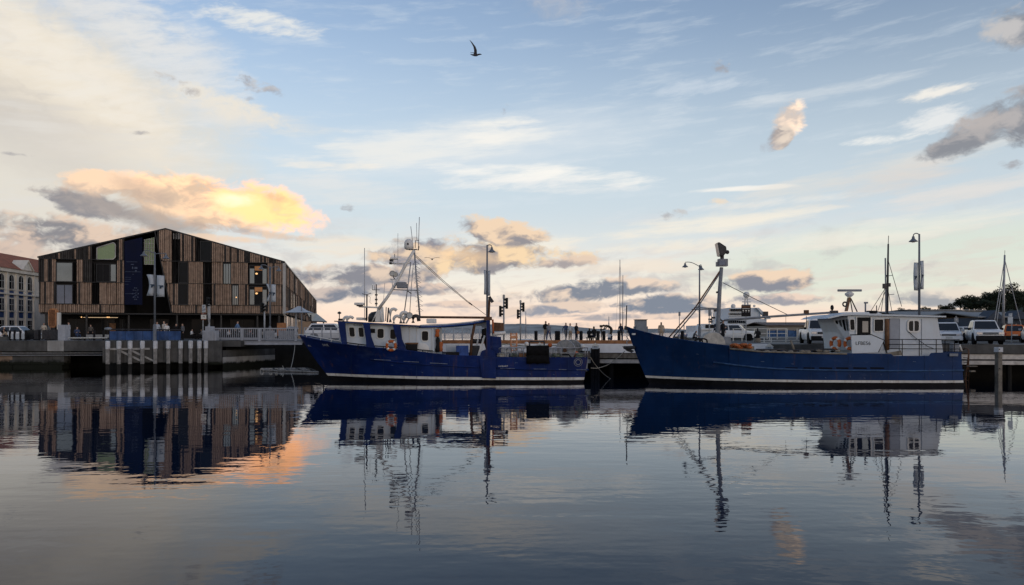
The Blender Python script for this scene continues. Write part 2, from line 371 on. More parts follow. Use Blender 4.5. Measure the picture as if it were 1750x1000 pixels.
class MB:
    """collects verts and faces; build() links them as one mesh object"""
    def __init__(s): s.v, s.f, s.mi, s.mat_i, s.sh, s.shade = [], [], [], 0, [], 1.0
    def add(s, vs, fs):
        o = len(s.v); s.v += [Vector(p) for p in vs]; s.f += [tuple(i + o for i in f) for f in fs]
        s.mi += [s.mat_i] * len(fs); s.sh += [s.shade] * len(vs)
        return s
    def box(s, c, d, rz=0.0, ry=0.0, rx=0.0):
        R = Matrix.Rotation(rz, 3, 'Z') @ Matrix.Rotation(ry, 3, 'Y') @ Matrix.Rotation(rx, 3, 'X'); c = Vector(c)
        vs = [c + R @ Vector((x * d[0] / 2, y * d[1] / 2, z * d[2] / 2)) for x in (-1, 1) for y in (-1, 1) for z in (-1, 1)]
        return s.add(vs, [(0, 1, 3, 2), (4, 6, 7, 5), (0, 4, 5, 1), (2, 3, 7, 6), (0, 2, 6, 4), (1, 5, 7, 3)])
    def bb(s, x0, x1, y0, y1, z0, z1): return s.box(((x0 + x1) / 2, (y0 + y1) / 2, (z0 + z1) / 2), (x1 - x0, y1 - y0, z1 - z0))
    def prism(s, poly, off):
        """polygon of 3-D points pushed along the vector off"""
        n = len(poly); off = Vector(off); a = [Vector(p) for p in poly]
        return s.add(a + [p + off for p in a], [tuple(range(n)), tuple(range(2 * n - 1, n - 1, -1))] + [(i, (i + 1) % n, n + (i + 1) % n, n + i) for i in range(n)])
    def xz(s, poly, y0, y1): return s.prism([(x, y0, z) for x, z in poly], (0, y1 - y0, 0))
    def xy(s, poly, z0, z1): return s.prism([(x, y, z0) for x, y in poly], (0, 0, z1 - z0))
    def tube(s, pts, r, n=8, r2=None, caps=True):
        pts = [Vector(p) for p in pts]; rings = []
        up = Vector((0, 0, 1)); k = len(pts)
        for i, p in enumerate(pts):
            d = (pts[min(i + 1, k - 1)] - pts[max(i - 1, 0)]).normalized()
            a = d.cross(up)
            if a.length < 1e-3: a = d.cross(Vector((1, 0, 0)))
            a.normalize(); b = d.cross(a)
            rr = r if r2 is None else r + (r2 - r) * i / (k - 1)
            if isinstance(r, (list, tuple)): rr = r[i]
            rings.append([p + (a * math.cos(q) + b * math.sin(q)) * rr for q in [2 * math.pi * j / n for j in range(n)]])
        return s.rings(rings, caps)
    def rings(s, rings, caps=True, closed=True):
        n = len(rings[0]); vs = [p for r in rings for p in r]; fs = []
        for i in range(len(rings) - 1):
            for j in range(n if closed else n - 1):
                a, b = i * n + j, i * n + (j + 1) % n
                fs.append((a, b, b + n, a + n))
        if caps: fs += [tuple(range(n - 1, -1, -1)), tuple(range((len(rings) - 1) * n, len(rings) * n))]
        return s.add(vs, fs)
    def lathe(s, c, prof, n=12, R=None, caps=True):
        c = Vector(c); R = R or Matrix.Identity(3)
        return s.rings([[c + R @ Vector((r * math.cos(2 * math.pi * j / n), r * math.sin(2 * math.pi * j / n), z)) for j in range(n)] for r, z in prof], caps)
    def ball(s, c, r, n=10, m=6, sq=(1, 1, 1)):
        prof = [(max(1e-3, math.sin(math.pi * i / m)), -math.cos(math.pi * i / m)) for i in range(m + 1)]
        return s.rings([[Vector(c) + Vector((q * math.cos(2 * math.pi * j / n) * sq[0], q * math.sin(2 * math.pi * j / n) * sq[1], z * sq[2])) * r for j in range(n)] for q, z in prof])
    def torus(s, c, R1, r, n=20, m=8, axis=(0, 1, 0)):
        ax = Vector(axis).normalized(); a = ax.orthogonal().normalized(); b = ax.cross(a); rr = []
        for i in range(n + 1):
            q = 2 * math.pi * i / n; rad = a * math.cos(q) + b * math.sin(q)
            rr.append([Vector(c) + rad * (R1 + r * math.cos(w)) + ax * (r * math.sin(w)) for w in [2 * math.pi * j / m for j in range(m)]])
        return s.rings(rr, False)
    def quad(s, a, b, c, d): return s.add([a, b, c, d], [(0, 1, 2, 3)])
    def build(s, name, mat, parent=None, smooth=False, local=False, label=None, bevel=0.0):
        vs = s.v
        root = parent
        while root is not None and root.parent is not None: root = root.parent
        loc = None
        if parent is not None and not local and root.name in ROOTM:
            inv = ROOTM[root.name].inverted(); vs = [inv @ p for p in vs]
        elif parent is None:
            xs = [p.x for p in vs]; ys = [p.y for p in vs]
            loc = Vector(((min(xs) + max(xs)) / 2, (min(ys) + max(ys)) / 2, min(p.z for p in vs)))
            vs = [p - loc for p in vs]
        me = bpy.data.meshes.new(name); me.from_pydata([tuple(p) for p in vs], [], s.f)
        mats = mat if isinstance(mat, (list, tuple)) else [mat]
        for m in mats: me.materials.append(m)
        if len(mats) > 1: me.polygons.foreach_set('material_index', s.mi)
        bm = bmesh.new(); bm.from_mesh(me); bmesh.ops.recalc_face_normals(bm, faces=bm.faces); bm.to_mesh(me); bm.free()
        if any(q != 1.0 for q in s.sh):
            ca = me.color_attributes.new('shade', 'FLOAT_COLOR', 'POINT')
            ca.data.foreach_set('color', [w for q in s.sh for w in (q, q, q, 1.0)])
        if smooth: me.polygons.foreach_set('use_smooth', [True] * len(me.polygons))
        o = bpy.data.objects.new(name, me); COL.objects.link(o)
        if parent is not None: o.parent = parent
        else: o.location = loc; ROOTM[o.name] = Matrix.Translation(loc)
        if label: o['label'] = label
        if bevel:
            bv = o.modifiers.new('bevel', 'BEVEL'); bv.width = bevel; bv.segments = 2; bv.limit_method = 'ANGLE'
        if smooth == 'auto':
            me.set_sharp_from_angle(angle=math.radians(35))
        return o
def one(name, mb, mat, label, cat, group=None, smooth=False, kind=None, bevel=0.0):
    return tag(mb.build(name, mat, None, smooth, bevel=bevel), label, cat, group, kind)
def struct(name, mb, mat, smooth=False):
    return tag(mb.build(name, mat, None, smooth), kind='structure')
def copy_tree(o, parent=None):
    c = o.copy(); COL.objects.link(c)
    if parent is not None: c.parent = parent
    for ch in o.children: copy_tree(ch, c)
    return c
def place(o, loc, rz=None):
    o.location = loc
    if rz is not None: o.rotation_euler = (0, 0, rz)
    return o
def words(txt, size, mat, parent, M4, name='lettering', depth=0.0):
    """flat lettering as a mesh; M4 places its x-y plane in the world"""
    cu = bpy.data.curves.new(name, 'FONT'); cu.body = txt; cu.size = size; cu.extrude = depth; cu.resolution_u = 2
    cu.align_x = 'CENTER'; cu.align_y = 'CENTER'
    ob = bpy.data.objects.new(name, cu); COL.objects.link(ob)
    me = bpy.data.meshes.new_from_object(ob); bpy.data.objects.remove(ob); bpy.data.curves.remove(cu)
    root = parent
    while root.parent is not None: root = root.parent
    me.transform(ROOTM[root.name].inverted() @ M4)
    me.materials.clear(); me.materials.append(mat); me.name = name
    o = bpy.data.objects.new(name, me); COL.objects.link(o); o.parent = parent
    return o
def facing(p, rz=0.0, lean=0.0):
    """plane for lettering at p that faces the viewer (towards -Y), turned by rz"""
    return Matrix.Translation(Vector(p)) @ Matrix.Rotation(rz, 4, 'Z') @ Matrix.Rotation(math.radians(90) + lean, 4, 'X')
def rand(a, b): return RNG.uniform(a, b)
RNG = random.Random(7)
PI = math.pi

# palette
m_navy = M('navy_hull_paint', (0.006, 0.020, 0.108), 0.42, 0, .25, .8, spec=.12, dirt=.25, dirt_col=(.014, .035, .12), streak=.22, streak_col=(.012, .014, .03), rust=.5)
m_navy2 = M('deep_navy_hull_paint', (0.008, 0.033, 0.112), 0.42, 0, .2, .6, spec=.12, dirt=.25, dirt_col=(.014, .045, .14), streak=.18, streak_col=(.012, .013, .022), rust=.4)
m_white = M('white_marine_paint', (0.54, 0.60, 0.66), 0.45, 0, .05, 1.5, streak=.18, streak_col=(.42, .38, .33))
m_offwhite = M('off_white_enamel', (0.66, 0.66, 0.64), 0.42, 0, .08, 2.0, dirt=.15, dirt_col=(.4, .36, .3))
m_boot = M('black_antifouling', (0.008, 0.008, 0.010), 0.6, 0, .4, 2.0, spec=.08, dirt=.5, dirt_col=(.03, .03, .028))
m_stripe = M('white_boot_stripe', (0.62, 0.62, 0.60), 0.5, 0, .12, 2.5, dirt=.5, dirt_col=(.26, .23, .19), streak=.45, streak_col=(.26, .16, .09))
m_dark = M('dark_window_glass', (0.008, 0.010, 0.013), 0.14, 0, .2, 1.0, spec=.10)
m_black = M('black_rubber', (0.009, 0.009, 0.010), 0.85, 0, .3, 6.0, spec=.05)
m_blackp = M('black_paint', (0.012, 0.012, 0.014), 0.5, 0, .3, 4.0, spec=.10)
m_galv = M('galvanised_steel', (0.33, 0.34, 0.36), 0.5, .55, .2, 5.0, dirt=.2, dirt_col=(.16, .13, .1))
m_greyp = M('grey_painted_steel', (0.20, 0.22, 0.25), 0.5, 0, .15, 3.0, dirt=.2, dirt_col=(.1, .09, .08))
m_lampgrey = M('lamp_post_grey_paint', (0.13, 0.15, 0.18), 0.45, 0, .12, 3.0)
m_dkmetal = M('dark_weathered_metal', (0.05, 0.05, 0.055), 0.5, .3, .3, 5.0, dirt=.3, dirt_col=(.09, .05, .03))
m_rust = M('rusty_brown_steel', (0.12, 0.065, 0.04), 0.75, .1, .45, 4.0, bump=.004)
m_wood = M('weathered_grey_timber', (0.20, 0.18, 0.15), 0.8, 0, .35, 3.0, bump=.006, streak=.3)
m_woodb = M('brown_varnished_timber', (0.16, 0.085, 0.045), 0.5, 0, .35, 4.0)
m_kerb = M('orange_brown_kerb_timber', (0.36, 0.17, 0.08), 0.75, 0, .3, 2.0, bump=.008, dirt=.35, dirt_col=(.16, .10, .07))
m_conc = M('stained_concrete', (0.085, 0.085, 0.083), 0.85, 0, .3, .9, bump=.008, streak=.5, streak_col=(.035, .035, .033), dirt=.4, dirt_col=(.055, .053, .05), tide=.55)
m_concl = M('pale_concrete', (0.36, 0.36, 0.35), 0.85, 0, .2, .9, bump=.006, streak=.35, streak_col=(.15, .14, .13), tide=.45)
m_panel = M('whitewashed_concrete', (0.84, 0.85, 0.86), 0.8, 0, .08, 1.2, bump=.004, dirt=.2, dirt_col=(.5, .5, .5))
m_waler = M('bleached_timber', (0.55, 0.52, 0.48), 0.85, 0, .25, 2.0, bump=.006, dirt=.4, dirt_col=(.2, .18, .16))
m_stone = M('warm_sandstone', (0.24, 0.175, 0.13), 0.9, 0, .35, 1.2, bump=.015, dirt=.4, dirt_col=(.09, .07, .06), streak=.3, tide=.6)
m_dkconc = M('wet_and_shade_dark_concrete', (0.014, 0.014, 0.013), 0.7, 0, .4, 1.0, bump=.01)  # near-black paints the shade under decks and bridge; also wet pile feet
m_orange = M('orange_plastic', (0.46, 0.115, 0.03), 0.5, 0, .15, 5.0)
m_lens = M('lamp_lens_glass', (0.45, 0.45, 0.42), 0.15, 0, .1, 4.0)
m_rope = M('pale_mooring_rope', (0.42, 0.40, 0.35), 0.9, 0, .25, 20.0)
m_bluebox = M('scuffed_blue_paint', (0.03, 0.07, 0.24), 0.5, 0, .3, 4.0, dirt=.3, dirt_col=(.12, .13, .17))
m_asphalt = M('quay_asphalt', (0.075, 0.075, 0.077), 0.85, 0, .25, .5, bump=.004, dirt=.3, dirt_col=(.05, .05, .05))
# ------------------------------------------------------------------ water
def water_material():
    m = bpy.data.materials.new('harbour_water'); m.use_nodes = True
    t = NT(m.node_tree); b = m.node_tree.nodes['Principled BSDF']
    geo = t.n('ShaderNodeNewGeometry'); pos = geo.outputs['Position']
    s = t.sep(pos)
    ripple = t.noise(t.mapping(pos, rot=(0, 0, math.radians(4)), scale=(.30, 1.15, 1)), 1.25, 2, .5)        # small crests across the view
    cross = t.noise(t.mapping(pos, loc=(9, 4, 0), rot=(0, 0, math.radians(-17)), scale=(.85, 1.0, 1)), 2.6, 2, .5)
    swell = t.noise(t.mapping(pos, loc=(3, 7, 0), rot=(0, 0, math.radians(10)), scale=(.5, 1.0, 1)), .30, 2, .5)
    patch = t.noise(t.mapping(pos, scale=(.35, 1, 1)), .11, 3, .55)                                          # cat's paws: calm and ruffled patches
    pm = t.mr(patch, .36, .66, .45, 1.25)
    far = t.mr(s[1], 90, 260, 1.0, 5.0)                                                                      # the open river beyond the wharf is choppier
    h = t.m('MULTIPLY_ADD', cross, WAVE[1], t.m('MULTIPLY', ripple, WAVE[0]))
    h = t.m('MULTIPLY', h, pm)
    h = t.m('MULTIPLY', t.m('MULTIPLY_ADD', swell, WAVE[2], h), far)
    bn = t.n('ShaderNodeBump'); bn.inputs['Strength'].default_value = 1.0; bn.inputs['Distance'].default_value = 1.0
    t.put(bn.inputs['Height'], h); 
    # murky water under a mirror: reflection by Fresnel, its curve steepened to set the contrast of reflections
    out = [n_ for n_ in m.node_tree.nodes if n_.type == 'OUTPUT_MATERIAL'][0]; m.node_tree.nodes.remove(b)
    fr = t.n('ShaderNodeFresnel'); fr.inputs['IOR'].default_value = 1.333; t.t.links.new(bn.outputs[0], fr.inputs['Normal'])
    df = t.n('ShaderNodeBsdfDiffuse'); df.inputs['Color'].default_value = (.002, .012, .034, 1)
    gl = t.n('ShaderNodeBsdfGlossy'); gl.inputs['Color'].default_value = (.97, .975, .99, 1); gl.inputs['Roughness'].default_value = .015; t.t.links.new(bn.outputs[0], gl.inputs['Normal'])
    ms = t.n('ShaderNodeMixShader'); t.put(ms.inputs[0], t.m('MULTIPLY', t.m('POWER', fr.outputs[0], 1.5), 1.62, clamp=True)); t.t.links.new(df.outputs[0], ms.inputs[1]); t.t.links.new(gl.outputs[0], ms.inputs[2]); t.t.links.new(ms.outputs[0], out.inputs[0])
    return m
WAVE = (0.0066, 0.0028, 0.010)
w = MB().quad((-6000, -40, 0), (6000, -40, 0), (6000, 9000, 0), (-6000, 9000, 0))
struct('water', w, water_material())

# ------------------------------------------------------------------ land
DK = 2.35                                                         # height of the quays above the water
def front(x): return 55.22 - 0.0982 * x                           # face of the wharf behind the two boats
land = MB()
land.xy([(-12, front(-12) + 4.5), (130, front(130) + 4.5), (130, 400), (34, 160), (30, 84), (-8, 80), (-14, 140), (-60, 300), (-300, 300), (-300, 73.5),
         (-42.5, 73.5), (-42, 76), (-16.5, 76)], -2, DK)
land.mi = [1, 0] + [1] * (len(land.f) - 2)
struct('quay_ground', land, [m_asphalt, m_dkconc])
# deck of the wharf along the boats: planked slab on dark piles
deck = MB(); deck.xy([(-12, front(-12) + .3), (130, front(130) + .3), (130, front(130) + 4.49), (-12, front(-12) + 4.49)], DK - .35, DK - .004)
struct('wharf_deck', deck, m_concl)
ang_f = math.atan(-0.0982)
def along(x0, x1): return Vector((x1 - x0, front(x1) - front(x0), 0))
# concrete edge beam and timber walers along the face, in lengths
x = -12.0; k = 0
edge = T('wharf_edge', 'long wharf face of concrete panels over timber walers behind the boats', 'wharf', (10, front(10), DK))
while x < 60:
    x1 = x + 6.0 - .04
    p = Vector((x, front(x), 0)); d = along(x, x1)
    MB().prism([p + Vector((0, 0, DK - .62)), p + Vector((0, .28, DK - .62)), p + Vector((0, .28, DK + .02)), p + Vector((0, 0, DK + .02))], d).build('concrete_panel', m_panel if x < 15 else m_conc, edge)
    MB().prism([p + Vector((0, .1, DK - 1.0)), p + Vector((0, .36, DK - 1.0)), p + Vector((0, .36, DK - .66)), p + Vector((0, .1, DK - .66))], d).build('waler', m_waler if x >= 15 else m_wood, edge)
    MB().prism([p + Vector((0, -.06, DK - 1.36)), p + Vector((0, .3, DK - 1.36)), p + Vector((0, .3, DK - 1.10)), p + Vector((0, -.06, DK - 1.10))], d).build('waler', m_waler, edge)
    if x < 12:
        MB().prism([p + Vector((0, .0, DK + .03)), p + Vector((0, .32, DK + .03)), p + Vector((0, .32, DK + .28)), p + Vector((0, .0, DK + .28))], d).build('kerb_beam', m_kerb, edge)
    for q in (1.2, 4.2):
        c = Vector((x + q, front(x + q) + .5, 0)); MB().tube([c + Vector((0, 0, -2)), c + Vector((0, 0, DK - .4))], .17, 8).build('under_pile', m_dkconc, edge)
    x += 6.0; k += 1

# ------------------------------------------------------------------ left quay: sandstone and concrete wall, opening under the deck
lq = T('stone_quay_wall', 'concrete topped sandstone quay wall at the left edge', 'quay wall', (-55, 69, 0))
DL = 2.45
xs = [-75, -66, -57, -48.5, -41.8, -40.3]
for a, b in zip(xs[:-1], xs[1:]):
    pale = a == -41.8
    MB().bb(a + .02, b - .02, 68.4, 73.6, DL - .95, DL).build('cap_block', m_concl if pale else m_conc, lq)
MB().bb(-40.28, -34.6, 68.4, 75.9, DL - .95, DL).build('cap_block', m_conc, lq)
MB().bb(-34.58, -24.6, 68.9, 75.9, DL - .55, DL).build('cap_block', m_conc, lq)
z = -1.0
while z < DL - 1.35:
    hh = .42; off = 0 if int(z * 10) % 2 else 1.0
    x = -75 + off
    while x < -41.2:
        wd = rand(1.6, 2.6); x1 = min(x + wd, -40.6)
        MB().bb(x + .012, x1 - .012, 68.95 + rand(-.03, .03), 70, z + .01, z + hh - .01).build('stone', m_stone if x < -46.5 else m_conc, lq)
        x = x1
    z += hh
for zz, r in ((DL - 1.12, .07), (DL - 1.32, .05)):
    MB().tube([(-75, 68.7, zz), (-50, 68.7, zz - .02), (-36, 68.9, zz)], r, 8).build('pipe', m_galv, lq)
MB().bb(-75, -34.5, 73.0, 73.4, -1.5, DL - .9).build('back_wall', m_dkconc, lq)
# pier with fender piles: concrete apron turned a little away
pier = T('concrete_pier', 'grey concrete pier front with diagonal brace behind the row of piles', 'pier', (X(270, 66), 66, 0))
p0 = Vector((X(175, 65.3), 65.3, 0)); p1 = Vector((X(380, 68.5), 68.5, 0)); dd = p1 - p0; ln = dd.length; un = dd.normalized(); nn = Vector((un.y, -un.x, 0))
nseg = 6
for i in range(nseg):
    a = p0 + un * (ln * i / nseg + .015); b = p0 + un * (ln * (i + 1) / nseg - .015)
    zb = .55 if i < 5 else .3
    MB().prism([a + Vector((0, 0, zb)), a - nn * .5 + Vector((0, 0, zb)), a - nn * .5 + Vector((0, 0, DL - .03)), a + Vector((0, 0, DL - .03))], b - a).build('concrete_panel', m_conc, pier)
top = MB(); top.xy([tuple((p0 - nn * .5).xy), tuple((p1 - nn * .5).xy), (p1.x + .4, 75.9), (-34.55, 68.38), (-34.9, 66.5)], DL - .3, DL - .01); top.build('deck_slab', m_conc, pier)
br = MB(); q0 = p0 + un * 1.1 + nn * .03
br.prism([q0 + Vector((0, 0, 1.65)), q0 + Vector((0, 0, 1.85)), q0 + un * 2.0 + Vector((0, 0, .75)), q0 + un * 2.0 + Vector((0, 0, .57))], nn * .08)
br.prism([q0 + un * .9 + Vector((0, 0, 1.65)), q0 + un * .9 + Vector((0, 0, 1.85)), q0 + un * 3.0 + Vector((0, 0, .72)), q0 + un * 3.0 + Vector((0, 0, .57))], nn * .08)
br.build('diagonal_brace', m_concl, pier)
MB().prism([q0 - un * .7 + Vector((0, 0, 1.68)), q0 - un * .7 + Vector((0, 0, 1.84)), q0 + un * 2.6 + Vector((0, 0, 1.84)), q0 + un * 2.6 + Vector((0, 0, 1.68))], nn * .07).build('ledge', m_concl, pier)
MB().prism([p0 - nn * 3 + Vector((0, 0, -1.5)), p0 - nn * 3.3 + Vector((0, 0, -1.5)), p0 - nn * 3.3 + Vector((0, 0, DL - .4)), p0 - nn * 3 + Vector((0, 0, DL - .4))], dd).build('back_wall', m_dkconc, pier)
# stone return wall under the bridge, receding
rw = T('inlet_wall', 'old pale stone block wall receding under the footbridge', 'wall', (X(400, 72), 72, 0))
a0 = p1 + Vector((.02, 0, 0)); a1 = Vector((X(470, 76), 75.9, 0)); dv = a1 - a0; L = dv.length; u2 = dv.normalized()
for row in range(3):
    s = 0.0
    while s < L:
        wd = rand(.8, 1.5); e = min(s + wd, L); dz = .62
        q = a0 + u2 * (s + .02); g = u2 * (e - s - .04); zz = -.25 + row * dz
        MB().prism([q + Vector((0, rand(-.05, .05), zz)), q + Vector((0, .6, zz)), q + Vector((0, .6, zz + dz - .03)), q + Vector((0, 0, zz + dz - .03))], g).build('stone', m_concl if row == 1 or row == 0 else m_conc, rw)
        s = e
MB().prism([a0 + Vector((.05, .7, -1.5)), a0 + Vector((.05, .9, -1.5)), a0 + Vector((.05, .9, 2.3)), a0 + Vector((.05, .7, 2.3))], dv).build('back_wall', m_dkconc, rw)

# fender piles with white caps along the pier
m_pilecap = M('white_pile_cap_paint', (0.55, 0.57, 0.60), 0.5, 0, .15, 4.0, dirt=.3, dirt_col=(.28, .28, .28), streak=.2)
m_pile = M('grey_pile_timber', (0.24, 0.235, 0.225), 0.85, 0, .35, 3.0, bump=.008, streak=.4)
def make_pile():
    r = T('fender_pile', 'x', 'pile', (0, 0, 0), 0, 'white capped piles along the pier')
    MB().box((0, 0, 1.27), (.30, .30, 1.36)).build('post', m_pile, r, bevel=.02)
    MB().box((0, 0, -.5), (.29, .29, 2.16)).build('wet_foot', m_dkconc, r)
    MB().lathe((0, 0, 1.9), [(.19, 0), (.195, .5), (.185, .66), (.12, .70)], 10).build('cap', m_pilecap, r, smooth='auto')
    return r
pile = make_pile()
ordn = ['leftmost', 'second', 'third', 'fourth', 'fifth', 'sixth', 'seventh', 'eighth', 'ninth', 'rightmost']
PILES = (185, 204, 223, 244, 266, 288, 309, 326, 341, 352)
for i, px in enumerate(PILES):
    # intersect the pixel column with the pier line
    k = (px - CX) / F; s = (p0.x - k * p0.y) / (k * un.y - un.x); q = p0 + un * s + nn * .24
    o = pile if i == 0 else copy_tree(pile)
    place(o, (q.x, q.y, DL - 2.58), math.atan2(un.y, un.x))
    if i in (0, 9): o['label'] = 'white capped square timber pile, %s of the row along the pier' % ordn[i]
    else: o['label'] = 'white capped square timber pile, %s from the left along the pier' % ordn[i]
# ------------------------------------------------------------------ timber clad hotel
HA = math.atan2(6.75, 30.3); HO = Vector((-62.2, 100.0, DK)); HW, HD = 30.9, 136.0
hotel = T('timber_clad_hotel', 'long gabled hotel clad in vertical weathered timber boards with a navy mural', 'building', HO, HA)
HU = Vector((math.cos(HA), math.sin(HA), 0)); HV = Vector((-math.sin(HA), math.cos(HA), 0))
def fac(px, py):
    """photo pixel to (distance along the front, height above the quay)"""
    k = (px - CX) / F
    s = (k * HO.y - HO.x) / (HU.x - k * HU.y)
    D = HO.y + HU.y * s
    return s, Z(py, D) - DK
EAVE, PEAK, SPK = 10.85, 15.0, fac(283, 390)[0]
def roof_z(s): return EAVE + (PEAK - EAVE) * (s / SPK if s < SPK else (HW - s) / (HW - SPK))
m_boards = M('larch_boards', (0.30, 0.218, 0.165), 0.85, 0, .25, 2.0, streak=.35, streak_col=(.05, .042, .038), attr=True)
m_boardsd = M('charred_weathered_boards', (0.040, 0.038, 0.037), 0.85, 0, .35, 2.0, streak=.4, streak_col=(.10, .095, .09), attr=True)
m_void = M('dark_interior', (0.012, 0.012, 0.013), 0.8, 0, .2, 1.0)
m_glassg = M('grey_reflecting_glass', (0.16, 0.18, 0.20), 0.08, .75, .12, .3)
m_glassb = M('blue_grey_reflecting_glass', (0.09, 0.11, 0.16), 0.06, .75, .2, .3)
m_glassgr = M('painted_green_reflection_glass', (0.20, 0.27, 0.15), 0.25, .1, .06, .3)  # green base colour stands in for sky mirrored in the panes
m_mural = M('navy_mural_cloth', (0.003, 0.006, 0.026), 0.8, 0, .2, .4)
m_muralp = M('faded_white_print', (0.06, 0.08, 0.13), 0.6, 0, .3, 3.0)
m_trim = M('dark_roof_trim', (0.022, 0.023, 0.026), 0.4, .4, .2, 3.0)
m_warm = M('lit_lamp_shade', (0.8, 0.5, 0.25), 0.5, 0, .1, 2.0, emit=(1.0, 0.55, 0.22, 1.1))
m_warm2 = M('lit_interior_strip', (0.8, 0.6, 0.4), 0.5, 0, .1, 2.0, emit=(1.0, 0.72, 0.42, .45))
# body behind the cladding (sides, back, roof)
RS0, RS1 = fac(213, 450)[0] - .02, fac(294, 532)[0]              # the recess beside the mural is cut six metres deep
sA, zA = fac(266, 396); sB, zB = fac(294, 532)
def blk(poly, t0, t1): return MB().prism([(s, t0, z) for s, z in poly], (0, t1 - t0, 0)).build('body', m_void, hotel, local=True)
blk([(0, 3.45), (RS0, 3.45), (RS0, roof_z(RS0) - .2), (0, EAVE - .2)], .25, 6.4)
blk([(sB + .1, 3.45), (HW, 3.45), (HW, EAVE - .2), (SPK, PEAK - .2), (sA + .1, roof_z(sA) - .2), (sA + .1, zA)], .25, 6.4)
blk([(0, 3.45), (HW, 3.45), (HW, EAVE - .2), (SPK, PEAK - .2), (0, EAVE - .2)], 6.42, HD - .1)
rf = MB()
for (s0, z0), (s1, z1) in (((-.15, EAVE - .05), (SPK, PEAK)), ((SPK, PEAK), (HW + .15, EAVE - .05))):
    rf.prism([(s0, -.12, z0 - .16), (s1, -.12, z1 - .16), (s1, -.12, z1 + .02), (s0, -.12, z0 + .02)], (0, HD + .2, 0))
roof = rf.build('roof', m_trim, hotel, local=True)
# cladding panels on the front: tiers and openings read off the facade; each panel is a set of battens of uneven depth
T0, T1, T2, T3 = 3.45, fac(270, 521)[1], fac(270, 484)[1], fac(270, 446)[1]
def tier(i): return ((T0, T1), (T1, T2), (T2, T3), (T3, 99))[i]
def clad(s0, s1, z0, z1, dark=0.2, mat=None, cut=None):
    if s1 - s0 < .1: return
    mb = MB(); s = s0 + .02; bw = .235; tone = rand(.95, 1.05)
    n = max(1, round((s1 - s0) / bw)); bw = (s1 - s0 - .04) / n
    run = RNG.random() < .5
    for i in range(n):
        a, b = s + i * bw + .034, s + (i + 1) * bw - .034
        za, zb = z0 + .04, min(z1 - .04, 99)
        tl, tr = min(zb, roof_z(a) - .18), min(zb, roof_z(b) - .18)
        bl = br_ = za
        if cut: bl, br_ = max(za, cut(a)), max(za, cut(b))
        if tl <= bl or tr <= br_: continue
        dp = rand(.04, .22)
        if RNG.random() < .45: run = not run
        mb.shade = tone * (rand(.84, 1.0) if run else rand(.98, 1.15))
        mb.mat_i = 1 if RNG.random() < (dark * .45 if dark < .35 else dark) else 0
        mb.prism([(a, .2, bl), (b, .2, br_), (b, .2, tr), (a, .2, tl)], (0, -dp - .2, 0))
    if mb.v: mb.build('cladding_panel', [m_boards, m_boardsd], hotel, local=True)
def opening(px0, px1, py0, py1, mat, frame=True, proud=.0, name='window', split=0):
    s0, z1 = fac(px0, py0); s1, z0 = fac(px1, py1)
    w = MB().bb(s0 + .08, s1 - .08, -.05, .12, z0 + .08, z1 - .08).build(name, mat, hotel, local=True)
    if frame:
        f = MB()
        for a, b, c_, d_ in ((s0, s1, z0, z0 + .09), (s0, s1, z1 - .09, z1), (s0, s0 + .09, z0 + .09, z1 - .09), (s1 - .09, s1, z0 + .09, z1 - .09)): f.bb(a, b, -.14, .1, c_, d_)
        for i in range(split):
            q = s0 + (s1 - s0) * (i + 1) / (split + 1); f.bb(q - .03, q + .03, -.12, .1, z0 + .09, z1 - .09)
        f.build('frame', m_trim, w, local=True)
    return w, s0, s1, z0, z1
S = lambda px: fac(px, 500)[0]
# left wing, up to the mural at 213; lists of (px0, px1) clad spans per tier, darkness
spans = {0: [(66, 96, .3), (96, 133, .15), (133, 157, .1), (157, 187, .1), (187, 212.5, .1)],
         1: [(66, 96, .5), (131, 157, .1), (170, 199, .1), (199, 212.5, .1)],
         2: [(66, 86, .9), (86, 96, .3), (131, 142, .1), (142, 158, .7), (200, 212.5, .1)],
         3: [(66, 96, .95), (96, 120, .85), (120, 158, .8), (201, 212.5, .5)]}
for tr, L in spans.items():
    for a, b, dk in L: clad(S(a), S(b), *tier(tr), dark=dk)
# recessed dark slot columns with thin fins
def slot(px0, px1, py0, py1, fins=3):
    s0, z1 = fac(px0, py0); s1, z0 = fac(px1, py1); mb = MB()
    for i in range(fins):
        q = s0 + (s1 - s0) * (i + .5) / fins; mb.bb(q - .05, q + .05, -.06, .18, z0, min(z1, roof_z(q) - .25))
    mb.build('slot_fins', m_boardsd, hotel, local=True)
slot(157.5, 170, 484, 520); slot(157.5, 165, 421, 446, 2); slot(158, 163, 450, 482, 2)
wn, s0, s1, z0, z1 = opening(96, 125, 448, 482, m_glassg, split=0); slot(125, 131, 448, 482, 2)
opening(96, 125, 486, 520, m_glassb, split=1); slot(125, 131, 486, 520, 2)
opening(165, 188, 451, 482, m_void, split=1); opening(188.3, 199.5, 451, 482, m_glassg)
# shaped window under the roof, pale green reflection painted into the pane colour
gz = [fac(166, 424), fac(194, 415), fac(197.5, 418), fac(197.5, 440), fac(193, 443.5), fac(166, 444)]
gw = MB().prism([(s, -.08, z) for s, z in gz], (0, .2, 0)).build('gable_window', m_glassgr, hotel, local=True)
fr = MB()
for (a, za), (b, zb) in zip(gz, gz[1:] + gz[:1]): fr.tube([(a, -.1, za), (b, -.1, zb)], .07, 6)
fr.build('frame', m_concl, gw, local=True)
